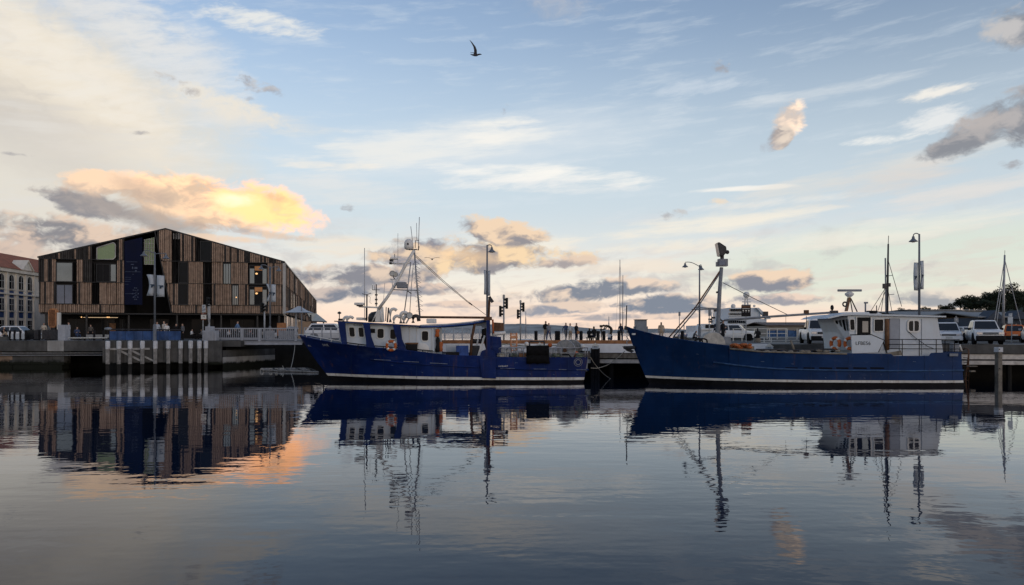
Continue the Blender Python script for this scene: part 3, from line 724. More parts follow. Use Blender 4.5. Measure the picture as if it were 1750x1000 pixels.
# mural hanging down the recess, glazed strip beside it, dark entrance behind
ms0, mz1 = fac(213, 407); ms1, mz0 = fac(243.5, 521)
zt = lambda s: roof_z(s) - .55
mur = MB().prism([(ms0, -.02, mz0), (ms1, -.02, mz0), (ms1, -.02, zt(ms1)), (ms0, -.02, zt(ms0))], (0, -.06, 0)).build('mural', m_mural, hotel, local=True)
rc = fac(232, 502)
for i in range(10):
    q = 2 * PI * i / 10
    MB().box((rc[0] + math.cos(q) * .34, -.10, rc[1] + math.sin(q) * .80), (.13, .02, .16), ry=q).build('emblem_mark', m_muralp, mur, local=True)
for k in range(5): MB().box((rc[0] + rand(-.12, .12), -.10, rc[1] - .45 + k * .22), (rand(.2, .4), .02, .06), ry=rand(-.4, .4)).build('emblem_mark', m_muralp, mur, local=True)
for i, (a, b, y, h) in enumerate(((216, 235, 447.5, .05), (213.5, 241, 464.5, .05), (213.5, 224, 474, .04), (213.5, 224, 477.5, .04), (213.5, 223, 481, .04), (213.5, 220, 486, .04), (213.5, 227, 502, .05), (224, 229, 452, .1), (226, 228, 458, .3), (230, 235, 458, .25), (231, 234, 463, .15), (227, 228.5, 469, .1))):
    a_, z_ = fac(a, y); b_, _ = fac(b, y); MB().bb(a_, b_, -.10, -.085, z_ - h / 2, z_ + h / 2).build('printed_line', m_muralp, mur, local=True)
# glazed strip with rails
gs0, gz1 = fac(246, 410); gs1, gz0 = fac(263, 452)
gl = MB().prism([(gs0, .35, gz0), (gs1, .35, gz0), (gs1, .35, zt(gs1) - .3), (gs0, .35, zt(gs0) - .3)], (0, .1, 0)).build('glazed_strip', m_glassgr, hotel, local=True)
fr = MB()
for k in range(5): s = gs0 + (gs1 - gs0) * k / 4; fr.bb(s - .03, s + .03, .2, .34, gz0, zt(s) - .3)
for k in range(7): zz = gz0 + (zt(gs0) - gz0 - .3) * k / 6; fr.bb(gs0, gs1, .22, .3, zz - .025, zz + .025)
fr.build('mullions', m_concl, gl, local=True)
# right wing: slanting left edge from (268,395) to (294,532)
def cutz(s): return 0 if s > sB else zA + (zB - zA) * (s - sA) / (sB - sA)
right = {0: [(281, 318, .1), (318, 350, .1), (350, 374, .1), (374, 397, .1), (397, 424, .1), (424, 446, .2), (446, 484, .15)],
         1: [(277, 305, .05), (322, 347.5, .05), (362, 396, .05), (408, 425, .1), (458, 484, .1)],
         2: [(270, 294, .05), (322, 347, .1), (362, 381, .1), (395, 424, .1), (457, 484, .1)],
         3: [(262, 294, .08), (308, 334, .1), (362, 405, .1), (405, 424, .4), (424, 484, .55)]}
for tr, L in right.items():
    for a, b, dk in L: clad(S(a), S(b), *tier(tr), dark=dk, cut=cutz if a < 294 else None)
jb = MB(); jb.prism([(sA, -.2, zA), (sA - .12, -.2, zA), (sB - .12, -.2, T0), (sB, -.2, T0)], (0, .5, 0)); jb.build('raking_edge', m_trim, hotel, local=True)
slot(294, 308, 397, 486, 4); slot(334, 342, 405, 447, 2); slot(347.5, 362, 449, 520, 4)
# row of pale daylight slits near the ridge
sl = MB()
for k in range(5): a = fac(296 + k * 2.7, 398); sl.bb(a[0], a[0] + .1, -.02, .1, a[1] - .85, a[1] - .05 - abs(k - 2) * .0)
sl.build('daylight_slits', m_concl, hotel, local=True)
opening(305, 322, 448, 484, m_dark); opening(305, 322, 485, 521, m_dark); opening(342, 361.5, 412, 447, m_dark)
for (px0, px1, py0, py1, py) in ((426, 457, 453, 486, 467), (426, 457, 489, 522, 501)):
    w, s0, s1, z0, z1 = opening(px0, px1, py0, py1, m_void)
    q0, q1 = s0 + (s1 - s0) * .28, s0 + (s1 - s0) * .74
    for a, b in ((s0 + .1, q0), (q1, s1 - .1)): MB().bb(a, b, -.12, -.06, z0 + .1, z1 - .5).build('shutter', m_glassg, w, local=True)
    MB().ball(((q0 + s1 * 0 + .3), -.1, Z(py, 105) - DK), .13, 8, 5, (1.3, .5, 1)).build('lit_lamp', m_warm, w, local=True)
    MB().bb(q0 + .05, q1 - .05, -.07, -.055, z1 - .75, z1 - .15).build('lit_ceiling', M('warm_ceiling', (.20, .10, .05), .6, emit=(.5, .22, .08, .25)), w, local=True)
w, s0, s1, z0, z1 = opening(381.5, 395, 450, 486, m_glassg, split=2)
w, s0, s1, z0, z1 = opening(396.5, 408, 487, 522, m_glassg, split=2)
MB().ball((s1 - .3, -.16, z0 + 1.1), .09, 8, 5).build('lit_lamp', m_warm, w, local=True)
# tier lines
for zz in (T1, T2, T3):
    for a, b in ((0.02, S(212.5)), (max(sA + (zz - zA) / (zB - zA) * (sB - sA), 0) + .05, HW)): MB().bb(a, b, -.24, .1, zz - .035, zz + .035).build('tier_flashing', m_trim, hotel, local=True)
# long side: tiers of panels with windows, receding
side = MB()
def side_panel(t0, t1, z0, z1, dark):
    mb = MB(); n = max(2, round((t1 - t0) / .45)); bw = (t1 - t0) / n; run = RNG.random() < .5
    for i in range(n):
        if RNG.random() < .4: run = not run
        mb.shade = rand(.6, .95) if run else rand(.9, 1.35); mb.mat_i = 1 if RNG.random() < dark else 0
        dp = rand(.05, .22); a = t0 + i * bw + .03; b = a + bw - .06
        mb.bb(HW - .1, HW + dp, a, b, z0 + .05, z1 - .05)
    mb.build('cladding_panel', [m_boards, m_boardsd], hotel, local=True)
t = .3
while t < HD - 2:
    t1 = min(t + rand(4, 7), HD - .2)
    for i in range(4):
        za, zb = tier(i); zb = min(zb, EAVE - .2)
        if zb - za < .3: continue
        if i in (1, 2) and RNG.random() < .55:
            side_panel(t, t + (t1 - t) * .55, za, zb, .45)
            w = MB().bb(HW - .05, HW + .06, t + (t1 - t) * .57, t1 - .1, za + .2, zb - .25).build('window', m_glassb if RNG.random() < .5 else m_dark, hotel, local=True)
        else: side_panel(t, t1, za, zb, .5 if i < 3 else .8)
    t = t1
MB().bb(HW - .1, HW + .28, -.25, -.02, T0, EAVE - .3).build('corner_strip', m_concl, hotel, local=True)
# ground floor: dark recess with glazing, doors, columns, soffit and lights
MB().bb(.3, HW - .3, 4.5, 5, 0, T0).build('shopfront_wall', m_void, hotel, local=True)
MB().bb(HW - .6, HW - .4, 5, HD - 1, 0, T0).build('side_glazing', m_dark, hotel, local=True)
MB().bb(.05, HW - .05, .28, 5.2, T0 - .2, T0 - .02).build('soffit', m_trim, hotel, local=True)
for s in (.6, 5.5, 10.7, 16.8, 22.5, 27.3, 30.2): MB().tube([(s, .8, 0), (s, .8, T0 - .2)], .16, 10).build('column', m_trim, hotel, local=True)
for k in range(9): MB().tube([(HW - .25, 8 + k * 11, 0), (HW - .25, 8 + k * 11, T0)], .12, 8).build('column', m_concl, hotel, local=True)
for a, b in ((2.0, 4.2), (6.2, 8.0), (8.6, 9.4), (12.5, 15.0), (18, 21), (23.2, 26.5)):
    g = MB().bb(a, b, 4.35, 4.48, .15, 2.7).build('glass_door', m_dark, hotel, local=True)
    MB().bb((a + b) / 2 - .04, (a + b) / 2 + .04, 4.3, 4.36, .15, 2.7).build('mullion', m_trim, g, local=True)
MB().bb(S(134), S(194), 2.0, 2.06, T0 - .62, T0 - .55).build('strip_light', m_warm2, hotel, local=True)
for px in (131, 176, 179): MB().ball((S(px), 1.9, T0 - .55), .09, 8, 5).build('downlight', m_warm, hotel, local=True)
MB().bb(S(171), S(182), 4.2, 4.32, .1, 2.1).build('timber_door', m_woodb, hotel, local=True)

# ------------------------------------------------------------------ old stone warehouse hotel at the left edge
wA = math.atan2(16, 21.0)
wO = Vector((X(-12, 117), 117, DK)); we = Vector((X(69, 131), 131, DK))
wA = math.atan2(we.y - wO.y, we.x - wO.x); wL = (we - wO).length + 16
m_wall = M('painted_cream_stone', (0.70, 0.65, 0.56), 0.85, 0, .12, .6, streak=.25, streak_col=(.3, .27, .24), bump=.01)
m_tile = M('terracotta_roof_tiles', (0.31, 0.115, 0.065), 0.8, 0, .25, 1.5, bump=.03)
m_bluep = M('blue_spandrel_panel', (0.03, 0.06, 0.16), 0.5, 0, .15, 2.0)
ware = T('stone_warehouse', 'cream stone four storey warehouse with arched windows and terracotta roof', 'building', wO, wA)
WH = 10.8
MB().bb(0, wL, .3, 22, 0, WH).build('wall', m_wall, ware, local=True)
MB().bb(-.2, wL + .2, -.15, .35, WH - .3, WH + .25).build('cornice', m_wall, ware, local=True)
MB().bb(-.1, wL + .1, .0, .32, WH - 3.9, WH - 3.65).build('string_course', m_wall, ware, local=True)
MB().prism([(-.3, -.3, WH + .26), (wL + .3, -.3, WH + .26), (wL + .3, 5, WH + 3.3), (-.3, 5, WH + 3.3)], (0, .2, .12)).build('roof', m_tile, ware, local=True)
MB().prism([(-.3, 10.3, WH + .26), (wL + .3, 10.3, WH + .26), (wL + .3, 5.02, WH + 3.3), (-.3, 5.02, WH + 3.3)], (0, .2, .12)).build('roof', m_tile, ware, local=True)
MB().prism([(.02, .32, WH), (.02, 10, WH), (.02, 5, WH + 3.2)], (wL - .04, 0, 0)).build('attic', m_wall, ware, local=True)
for zc in (2.0, 5.3, 9.0):
    for yy in (2.5, 5.5, 8.5, 12, 15.5, 19): MB().bb(-.05, .02, yy - .6, yy + .6, zc - .9, zc + .9).build('side_window', m_dark, ware, local=True)
def wl(px):
    k = (px - CX) / F; u = Vector((math.cos(wA), math.sin(wA))); return (k * wO.y - wO.x) / (u.x - k * u.y)
gx = wl(45)
gb = MB(); gb.prism([(gx - 1.5, -.25, WH + .25), (gx + 1.5, -.25, WH + .25), (gx, -.25, WH + 1.75)], (0, 1.6, 0)); gab = gb.build('gable', m_wall, ware, local=True)
for sg in (-1, 1):
    MB().prism([(gx + sg * 1.65, -.4, WH + .2), (gx, -.4, WH + 1.85), (gx, -.4, WH + 2.05), (gx + sg * 1.8, -.4, WH + .35)], (0, 2.4, 0)).build('coping', m_wall, gab, local=True)
def ww(zc, h, wid, arch, mat, cx_):
    pts = [(cx_ - wid / 2, zc - h / 2), (cx_ + wid / 2, zc - h / 2)]
    if arch: pts += [(cx_ + wid / 2 * math.cos(q), zc + h / 2 - wid / 2 + wid / 2 * math.sin(q)) for q in [PI * i / 6 for i in range(7)]]
    else: pts += [(cx_ + wid / 2, zc + h / 2), (cx_ - wid / 2, zc + h / 2)]
    o = MB().prism([(x, .27, z) for x, z in pts], (0, .1, 0)).build('window', mat, ware, local=True)
    if mat is m_dark or mat is m_glassb:
        f = MB(); f.bb(cx_ - .04, cx_ + .04, .2, .26, zc - h / 2, zc + h / 2); f.bb(cx_ - wid / 2, cx_ + wid / 2, .2, .26, zc - .03, zc + .05)
        f.build('glazing_bar', m_concl, o, local=True)
        MB().bb(cx_ - wid / 2 - .12, cx_ + wid / 2 + .12, .05, .29, zc - h / 2 - .16, zc - h / 2 - .02).build('sill', m_wall, o, local=True)
for px in (-9, 6, 23, 39, 54, 67):
    s = wl(px)
    if s > wL - 16.5: continue
    ww(9.0, 2.3, 1.25, True, m_dark, s); ww(7.0, 1.1, 1.25, False, m_bluep, s); ww(5.3, 1.9, 1.25, False, m_glassb, s); ww(3.65, .9, 1.25, False, m_bluep, s); ww(2.0, 1.6, 1.2, False, m_dark, s)
for px in (-1.5, 14.5, 31, 46.5, 61):
    s = wl(px); MB().bb(s - .22, s + .22, .12, .31, .1, WH - .35).build('pilaster', m_wall, ware, local=True)
# ------------------------------------------------------------------ boats
def make_hull(root, Dc, sheer, wl0, wl1, boot, stripe, rake, mat, bul=.85, capmat=None, flare=1.6, transom=0.0, cap_r=.05):
    """lofted hull from sheer points (column, row, half beam); black bottom, white stripe, painted topsides, deck and cap rail as parts"""
    st = []
    px0, px1 = sheer[0][0], sheer[-1][0]
    for px, py, b in sheer:
        D = Dc - b; s = (px - px0) / (px1 - px0)
        xs, zs = X(px, D), Z(py, D)
        xw = xs + rake * max(0, 1 - s * 1.15) ** 3 - transom * max(0, s * 6 - 5)
        bw = b * (0.10 + 0.86 * min(1, s * 2.1) ** .8) if s > 0 else .03
        st.append((xs, zs, b, xw, bw, s))
    def sec(i, z):
        xs, zs, b, xw, bw, s = st[i]
        k = max(0.0, z / zs); x = xw + (xs - xw) * (k ** .85 if k > 0 else 0)
        if z < 0: hb = bw * max(.02, 1 + z / 1.1); x = xw
        else: hb = bw + (b - bw) * k ** flare
        return x, hb
    def row(zf):
        out_n, out_f = [], []
        for i in range(len(st)):
            z = zf(i); x, hb = sec(i, z); out_n.append(Vector((x, Dc - hb, z))); out_f.append(Vector((x, Dc + hb, z)))
        return out_n, out_f
    def zb(i): return boot + (st[i][1] > 99) * 0 + .16 * (1 - st[i][5]) ** 2
    def zst(i): return zb(i) + stripe
    def band(levels, name, m, smooth='auto'):
        mb = MB(); rows = [row(l) for l in levels]
        for side in (0, 1):
            R_ = [r[side] for r in rows]
            mb.rings(R_, False, False)
        # transom and stem closing
        for r0, r1 in zip(rows[:-1], rows[1:]):
            mb.quad(r0[0][-1], r0[1][-1], r1[1][-1], r1[0][-1]); mb.quad(r0[0][0], r0[1][0], r1[1][0], r1[0][0])
        bmv = mb
        return bmv.build(name, m, root, smooth)
    band([lambda i: -.9, lambda i: 0, zb], 'bottom', m_boot)
    band([zb, zst], 'waterline_stripe', m_stripe)
    lv = [(lambda q: (lambda i: zst(i) + (st[i][1] - zst(i)) * q))(q / 7) for q in range(8)]
    hull = band(lv, 'topsides', mat)
    # inside of the bulwark and deck
    inn = MB(); rn, rf = [], []
    for i in range(len(st)):
        xs, zs, b = st[i][:3]; bi = max(.015, b - .09); xl, hl = sec(i, zs - bul); hl = max(.012, hl - .09); xl = max(xl, xs) + (.12 if i < 4 else 0)
        rn.append((Vector((xs + .05, Dc - bi, zs - .01)), Vector((xl, Dc - hl, zs - bul)))); rf.append((Vector((xs + .05, Dc + bi, zs - .01)), Vector((xl, Dc + hl, zs - bul))))
    for S_ in (rn, rf): inn.rings([[a for a, _ in S_], [c_ for _, c_ in S_]], False, False)
    inn.build('bulwark_lining', m_greyp, root)
    dk = MB(); dk.rings([[c_ for _, c_ in rn], [c_ for _, c_ in rf]], False, False); dk.build('deck', m_wood, root)
    caps = MB()
    for sg in (-1, 1): caps.tube([(s_[0], Dc + sg * max(.0, s_[2] - .04), s_[1] + .012) for s_ in st], cap_r, 6)
    caps.tube([(st[-1][0], Dc - st[-1][2], st[-1][1] + .012), (st[-1][0], Dc + st[-1][2], st[-1][1] + .012)], cap_r, 6)
    caps.build('cap_rail', capmat or mat, root, True)
    def side(px, py, off=0.0):
        """point on the near side of the hull seen at that pixel"""
        D = Dc - 2.3
        for _ in range(6):
            z = Z(py, D); x = X(px, D)
            best = None
            for i in range(len(st) - 1):
                xa, ha = sec(i, min(max(z, 0), st[i][1])); xb, hbb = sec(i + 1, min(max(z, 0), st[i + 1][1]))
                if (xa <= x <= xb) or (i == 0 and x < xa) or (i == len(st) - 2 and x > xb):
                    f = min(1, max(0, (x - xa) / (xb - xa + 1e-9))); best = ha + (hbb - ha) * f; break
            D = Dc - (best if best is not None else 2.3)
        return P(px, py, D) + Vector((0, -off, 0)), D
    return st, side
def hull_text(root, side, px, py, txt, size, mat=None):
    p0, p1, p2 = side(px, py)[0], side(px + 5, py)[0], side(px, py - 4)[0]
    ex = (p1 - p0).normalized(); ez = ex.cross(p2 - p0).normalized(); ey = ez.cross(ex)
    if ez.y > 0: ez, ey = -ez, -ey
    M4 = Matrix((ex, ey, ez)).transposed().to_4x4(); M4.translation = p0 + ez * .035
    return words(txt, size, mat or m_offwhite, root, M4)
def rubbing(root, side, pts, r=.06, name='rubbing_strake', mat=None):
    return MB().tube([side(px, py, .02)[0] for px, py in pts], r, 6).build(name, mat or m_navy, root, True)
def win(parent, px0, px1, py0, py1, D, slant=0.0, rim=m_offwhite, pane=m_dark, rr=.28, th=.05, name='window'):
    """window with rounded corners on a wall facing the viewer: rim, and pane as its child"""
    x0, x1 = X(px0, D), X(px1, D); z1, z0 = Z(py0, D), Z(py1, D); w, h = x1 - x0, z1 - z0
    def ring(e):
        out = []; r = min(w, h) * rr
        for (cx_, cz_, q0) in ((x1 - r, z1 - r, 0), (x0 + r, z1 - r, 1), (x0 + r, z0 + r, 2), (x1 - r, z0 + r, 3)):
            for k in range(4):
                q = PI / 2 * (q0 + k / 3); out.append((cx_ + (r + e) * math.cos(q), cz_ + (r + e) * math.sin(q)))
        return [Vector((x + (slant * (z - z0) if slant else 0), D, z)) for x, z in out]
    f = MB(); a, b = ring(th), ring(-.005)
    dy = Vector((0, -.045, 0))
    f.rings([a, [p + dy for p in a], [p + dy for p in b], b], False)
    o = f.build(name, rim, parent)
    g = MB().prism(ring(0), (0, -.02, 0)).build('pane', pane, o)
    return o
def pipe(root, pts, r, mat, name, n=8, r2=None): return MB().tube(pts, r, n, r2).build(name, mat, root, True)
def wall_xz(root, pts, D0, D1, mat, name): return MB().prism([P(px, py, D0) for px, py in pts], (0, D1 - D0, 0)).build(name, mat, root)
def cowl(root, px, pt, pb, D, r=.11, mat=None, way=1):
    """J-shaped ventilator pipe"""
    x, zt, zb_ = X(px, D), Z(pt, D), Z(pb, D); a = .22
    pts = [(x, D, zb_), (x, D, zt - a)] + [(x + way * (a - a * math.cos(q)), D, zt - a + a * math.sin(q)) for q in [PI * k / 6 for k in range(1, 6)]]
    return MB().tube(pts, r, 8).build('ventilator', mat or m_offwhite, root, True)
def floodlight(root, c, r=.16, tilt=.5, mat=m_dkmetal):
    R_ = Matrix.Rotation(PI / 2 + tilt, 3, 'X')
    o = MB().lathe(c, [(r * .3, -.16), (r * .8, -.1), (r, .06), (r * 1.05, .1)], 10, R_).build('floodlight', mat, root, 'auto')
    MB().lathe(c, [(r * .9, .105), (r * .8, .125)], 10, R_).build('lens', m_lens, o)
    return o
def life_ring(c, R_, axis, label, mat2=None):
    r = T('life_ring', label, 'life ring', c)
    n = 24; ax = Vector(axis).normalized(); a = ax.orthogonal().normalized(); b = ax.cross(a)
    for part, m, mod in (('ring', m_orange, 0), ('band', m_offwhite, 1)):
        mb = MB()
        for k in range(4):
            if mod: q0, q1 = PI / 2 * k - .2, PI / 2 * k + .2
            else: q0, q1 = PI / 2 * k + .2, PI / 2 * (k + 1) - .2
            rr = []; rad = R_ * .24 * (1.06 if mod else 1)
            for i in range(7):
                q = q0 + (q1 - q0) * i / 6; d = a * math.cos(q) + b * math.sin(q)
                rr.append([Vector(c) + d * (R_ * .76 + rad * math.cos(w_)) + ax * rad * math.sin(w_) for w_ in [2 * PI * j / 8 for j in range(8)]])
            if mod: MB().rings(rr).build('band', m, r, True)
            else: mb.rings(rr)
        if not mod: mb.build('ring', m, r, True)
    return r

# ================================================================== boat 1: weathered blue trawler
D1 = 50.4
b1 = T('fishing_trawler', 'weathered blue fishing trawler with white wheelhouse, tripod mast and stern net drum', 'boat', (X(760, D1), D1, 0))
sheer1 = [(511, 573, .06), (518, 575.5, .5), (530, 578.5, .95), (547, 582, 1.42), (570, 586.5, 1.88), (600, 590.5, 2.17), (640, 595, 2.33), (690, 599, 2.4), (730, 604, 2.4), (770, 608.5, 2.4),
          (820, 609.5, 2.4), (850, 611.5, 2.4), (900, 612, 2.38), (950, 612, 2.3), (990, 612, 2.16), (1004, 612, 2.0)]
st1, sd1 = make_hull(b1, D1, sheer1, 552, 1006, .17, .17, 2.25, m_navy, transom=.25)
N = D1 - 2.4                                     # depth of the near side
rubbing(b1, sd1, [(633, 614), (660, 617), (700, 621), (740, 624), (790, 626.5), (819, 627.5)], .055)
rubbing(b1, sd1, [(848, 629), (900, 631), (950, 632), (1000, 632), (1006, 632)], .065)
m_scuff = M('scuffed_strake_paint', (.16, .19, .26), .6, 0, .4, 6.0)
for a, b in ((640, 668), (690, 716), (735, 765), (855, 880), (912, 934), (955, 968), (985, 1003)):
    yy = 614 + (a - 633) * .063 if a < 820 else 629.5 + (a - 848) * .018
    MB().tube([sd1(a, yy, .065)[0], sd1(b, yy + (b - a) * (.05 if a < 820 else .012), .065)[0]], .022, 5).build('scuff', m_scuff, b1)
# bow: roller, pulpit rail, anchor chock
bw = P(513, 574, D1)
MB().box(bw + Vector((-.05, 0, .06)), (.5, .35, .10), ry=.12).build('bow_roller', m_galv, b1, bevel=.02)
pipe(b1, [sd1(520, 575)[0] + Vector((0, .05, .12)), sd1(548, 581)[0] + Vector((0, .05, .14)), sd1(583, 588)[0] + Vector((0, .05, .16))], .03, m_offwhite, 'bow_rail')
for px, py in ((524, 576.5), (548, 581.5), (566, 585)): q = sd1(px, py)[0]; pipe(b1, [q, q + Vector((0, .05, .16))], .02, m_offwhite, 'rail_post')
hull_text(b1, sd1, 557, 589.5, 'SWK', .26); hull_text(b1, sd1, 529.5, 590.5, 'WILL', .16)
# deckhouse
WD = N + .55
wh = wall_xz(b1, [(587, 551), (746, 558), (746, 612), (690, 604), (640, 600), (592, 595)], WD, D1 + 1.9, m_white, 'wheelhouse')
MB().prism([P(587, 551, WD - .005), P(592, 594, WD - .005), P(583.5, 593, WD + .9), P(579, 551, WD + .9)], (0, 2.6, 0)).build('wheelhouse_front', m_white, wh)
for px0, px1, py0, py1, sl in ((598, 607, 559.5, 575.5, .10), (614, 622.5, 560, 576, .10), (645, 656, 562, 578, 0), (667, 677, 563, 579.5, 0), (721, 732, 566, 582.5, 0)):
    win(wh, px0, px1, py0, py1, WD - .01, -sl)
for yy in (.35, 1.3, 2.2): MB().prism([P(584.3, 559, WD + yy), P(585.8, 575, WD + yy), P(585.8, 575, WD + yy + .55), P(584.3, 559, WD + yy + .55)], (-.05, 0, 0)).build('front_window', m_dark, wh)
MB().bb(X(632, WD), X(641, WD), WD - .06, WD, Z(569, WD), Z(562, WD)).build('vent_grille', m_blackp, wh)
words('42105', .22, m_dkmetal, b1, facing(P(611, 555.5, WD - .02)))
for px in (700, 712, 738, 743): pipe(b1, [P(px, 559, WD - .03), P(px, 608, WD - .03)], .02, m_offwhite, 'wall_seam', 5)
# roof with blue fascia
rf1 = MB().prism([P(571, 548.2, N + .15), P(590, 549, N + .15), P(718, 556.2, N + .15), P(718, 558.2, N + .15), P(590, 551, N + .15), P(571, 549.8, N + .15)], (0, 4.5, 0)).build('wheelhouse_roof', m_blackp, b1)
MB().prism([P(577, 549.2, N + .13), P(718, 557.0, N + .13), P(718, 557.9, N + .13), P(577, 550.6, N + .13)], (0, -.02, 0)).build('fascia', m_bluebox, rf1)
MB().bb(X(612, D1 - 1), X(622, D1 - 1), D1 - 1.6, D1 - .4, Z(547.5, D1), Z(546.5, D1) + .12).build('hatch', m_offwhite, rf1)
MB().bb(X(731, D1 - 1), X(745, D1 - 1), D1 - 1.8, D1 - .6, Z(553, D1), Z(545.5, D1)).build('roof_locker', m_offwhite, b1, bevel=.03)
# flared blue stanchions from bulwark to roof
for pts in ([(577, 550), (589, 550), (593, 589), (584, 588)], [(620.5, 552.5), (631.5, 553), (634, 575), (641, 595), (626, 593.5), (625, 578)], [(671, 555.5), (684, 556), (687, 580), (695, 599.5), (680, 598.5), (678, 580)]):
    MB().prism([P(px, py, N + .02) for px, py in pts], (0, .14, 0)).build('stanchion', m_navy, b1)
pipe(b1, [P(591, 585.5, N + .06), P(626, 590, N + .06), P(680, 594.5, N + .06), P(740, 600, N + .06)], .035, m_blackp, 'side_rail')
for px, py in ((612, 588.5), (655, 593), (705, 597), (722, 598.5)): pipe(b1, [P(px, py, N + .06), P(px, py + 6.5, N + .06)], .025, m_blackp, 'rail_post')
# side deck gear
MB().box(P(704, 594, N + .42), (.72, .45, .62)).build('deck_bin', m_blackp, b1, bevel=.03)
MB().box(P(704, 587, N + .42), (.80, .5, .09)).build('bin_lid', m_woodb, b1, bevel=.02)
MB().lathe(P(721, 598, N + .45), [(.42, -.1), (.46, -.03), (.46, .05), (.35, .1)], 18, Matrix.Rotation(PI / 2, 3, 'X')).build('hose_reel', m_offwhite, b1, 'auto')
for k in range(4):
    a = 712 + k * 9; pipe(b1, [P(a, 608, N + .12), P(a + 1, 601, N + .12), P(a + 7, 601.5, N + .12), P(a + 6.5, 608, N + .12)], .025, m_blackp, 'rope_hook', 6)
# aft awning over the working deck
aw = MB(); n = 9
top = [(716, 557), (730, 556.5), (745, 556), (760, 555.2), (775, 554), (790, 552.6), (805, 551), (820, 548.5), (831, 546.5)]
rows = []
for yy in (N + .35, N + 1.3, N + 2.4, N + 3.6, N + 4.4):
    bump_ = .10 * math.sin((yy - N) / 4.8 * PI)
    rows.append([Vector((X(px, N + .35), yy, Z(py, N + .35) + bump_)) for px, py in top])
aw.rings(rows, False, False); a0_ = aw.build('awning', M('grey_canvas_awning', (.42, .45, .50), .8, 0, .15, 1.5), b1, True)
sm = a0_.modifiers.new('thick', 'SOLIDIFY'); sm.thickness = .05
for yy in (N + .38, N + 2.4, N + 4.35): pipe(b1, [Vector((X(px, N + .35), yy, Z(py + 2.2, N + .35))) for px, py in top], .05, m_bluebox, 'awning_beam')
for px, py in ((752, 556), (790, 553), (812, 550)): pipe(b1, [P(px, py + 2.5, N + .4), P(px, py + 2.5, N + 4.3)], .04, m_blackp, 'awning_batten')
# working deck: table, crates, machinery, arm
MB().prism([P(762, 590, N + 1.2), P(782, 589, N + 1.2), P(784, 604, N + 1.2), P(762, 604, N + 1.2)], (0, 1.1, 0)).build('sorting_table', m_white, b1)
MB().box(P(774, 605, N + .35), (.85, .5, .26)).build('fish_tray', m_blackp, b1, bevel=.02)
MB().box(P(790, 599.5, N + .5), (.78, .7, .66), rz=.1).build('blue_locker', m_bluebox, b1, bevel=.02)
MB().prism([P(781, 609, N + .2), P(788, 605, N + .2), P(798, 606, N + .2), P(800, 609, N + .2)], (0, .4, 0)).build('sheet', m_offwhite, b1)
pipe(b1, [P(812, 549, N + .5), P(810, 560, N + .5), P(806, 580, N + .5), P(804, 609, N + .5)], .085, m_rust, 'gallows_leg')
MB().prism([P(815, 610, N + .3), P(819.5, 610, N + .3), P(829.5, 574, N + .3), P(827, 573, N + .3)], (0, .12, 0)).build('hauler_arm', m_offwhite, b1)
wn1 = MB().lathe(P(815, 583, N + 1.0), [(.32, -.35), (.32, -.28), (.14, -.26), (.14, .26), (.32, .28), (.32, .35)], 12, Matrix.Rotation(PI / 2, 3, 'Y')).build('winch_drum', m_dkmetal, b1, 'auto')
MB().box(P(813, 600, N + 1.0), (.5, .6, .7)).build('winch_base', m_dkmetal, b1, bevel=.03)
pipe(b1, [P(812, 606, N + .8), P(815, 590, N + .8), P(817, 580, N + .8)], .06, m_offwhite, 'hydraulic_ram')
wall_xz(b1, [(813, 548), (831, 546.5), (831, 561), (824, 560), (822, 557), (814, 558)], N + .6, N + .68, m_greyp, 'canvas_flap')
MB().prism([P(823, 563, N + .9), P(831, 560, N + .9), P(831, 600, N + .9), P(826, 580, N + .9), P(823, 575, N + .9)], (0, .5, 0)).build('machinery_cover', m_blackp, b1)
# gallows column on the side
MB().prism([P(831.5, 541, N - .02), P(837.5, 541, N - .02), P(838, 598, N - .02), P(831, 598, N - .02)], (0, .3, 0)).build('gallows_column', m_navy, b1)
MB().prism([P(819, 611, N - .06), P(823, 600, N - .06), P(831, 597, N - .06), P(838, 597, N - .06), P(845, 601, N - .06), P(847.5, 612, N - .06), P(847.5, 647, N - .06), P(824, 646, N - .06)], (0, .12, 0)).build('column_plate', m_navy, b1)
pipe(b1, [P(835, 543, N + .1), P(836.5, 511, N + .1)], .075, m_rust, 'gallows_post')
MB().box(P(839, 512, N + .1), (.2, .15, .42), ry=-.6).build('sheave', m_dkmetal, b1)
MB().box(P(834, 544.5, N + .15), (.5, .35, .22)).build('column_head', m_rust, b1)
pipe(b1, [P(718, 542, N + 2.2), P(832, 543, N + .6)], .075, m_rust, 'boom')
MB().prism([P(838, 574, N + .5), P(856, 576, N + .5), P(857, 590, N + .5), P(855, 612, N + .5), P(838, 612, N + .5)], (0, 1.0, 0)).build('winch_house', m_navy, b1)
pipe(b1, [P(842, 571, N + .5), P(863, 569, N + 1.0)], .12, m_offwhite, 'rolled_hose')
MB().prism([P(842, 551, N + 1.4), P(861, 552, N + 1.4), P(861, 566, N + 1.4), P(842, 566, N + 1.4)], (0, .08, 0)).build('net_board', m_rust, b1)
pipe(b1, [P(842, 546, N + .4), P(843, 570, N + .4)], .06, m_orange, 'float_line')
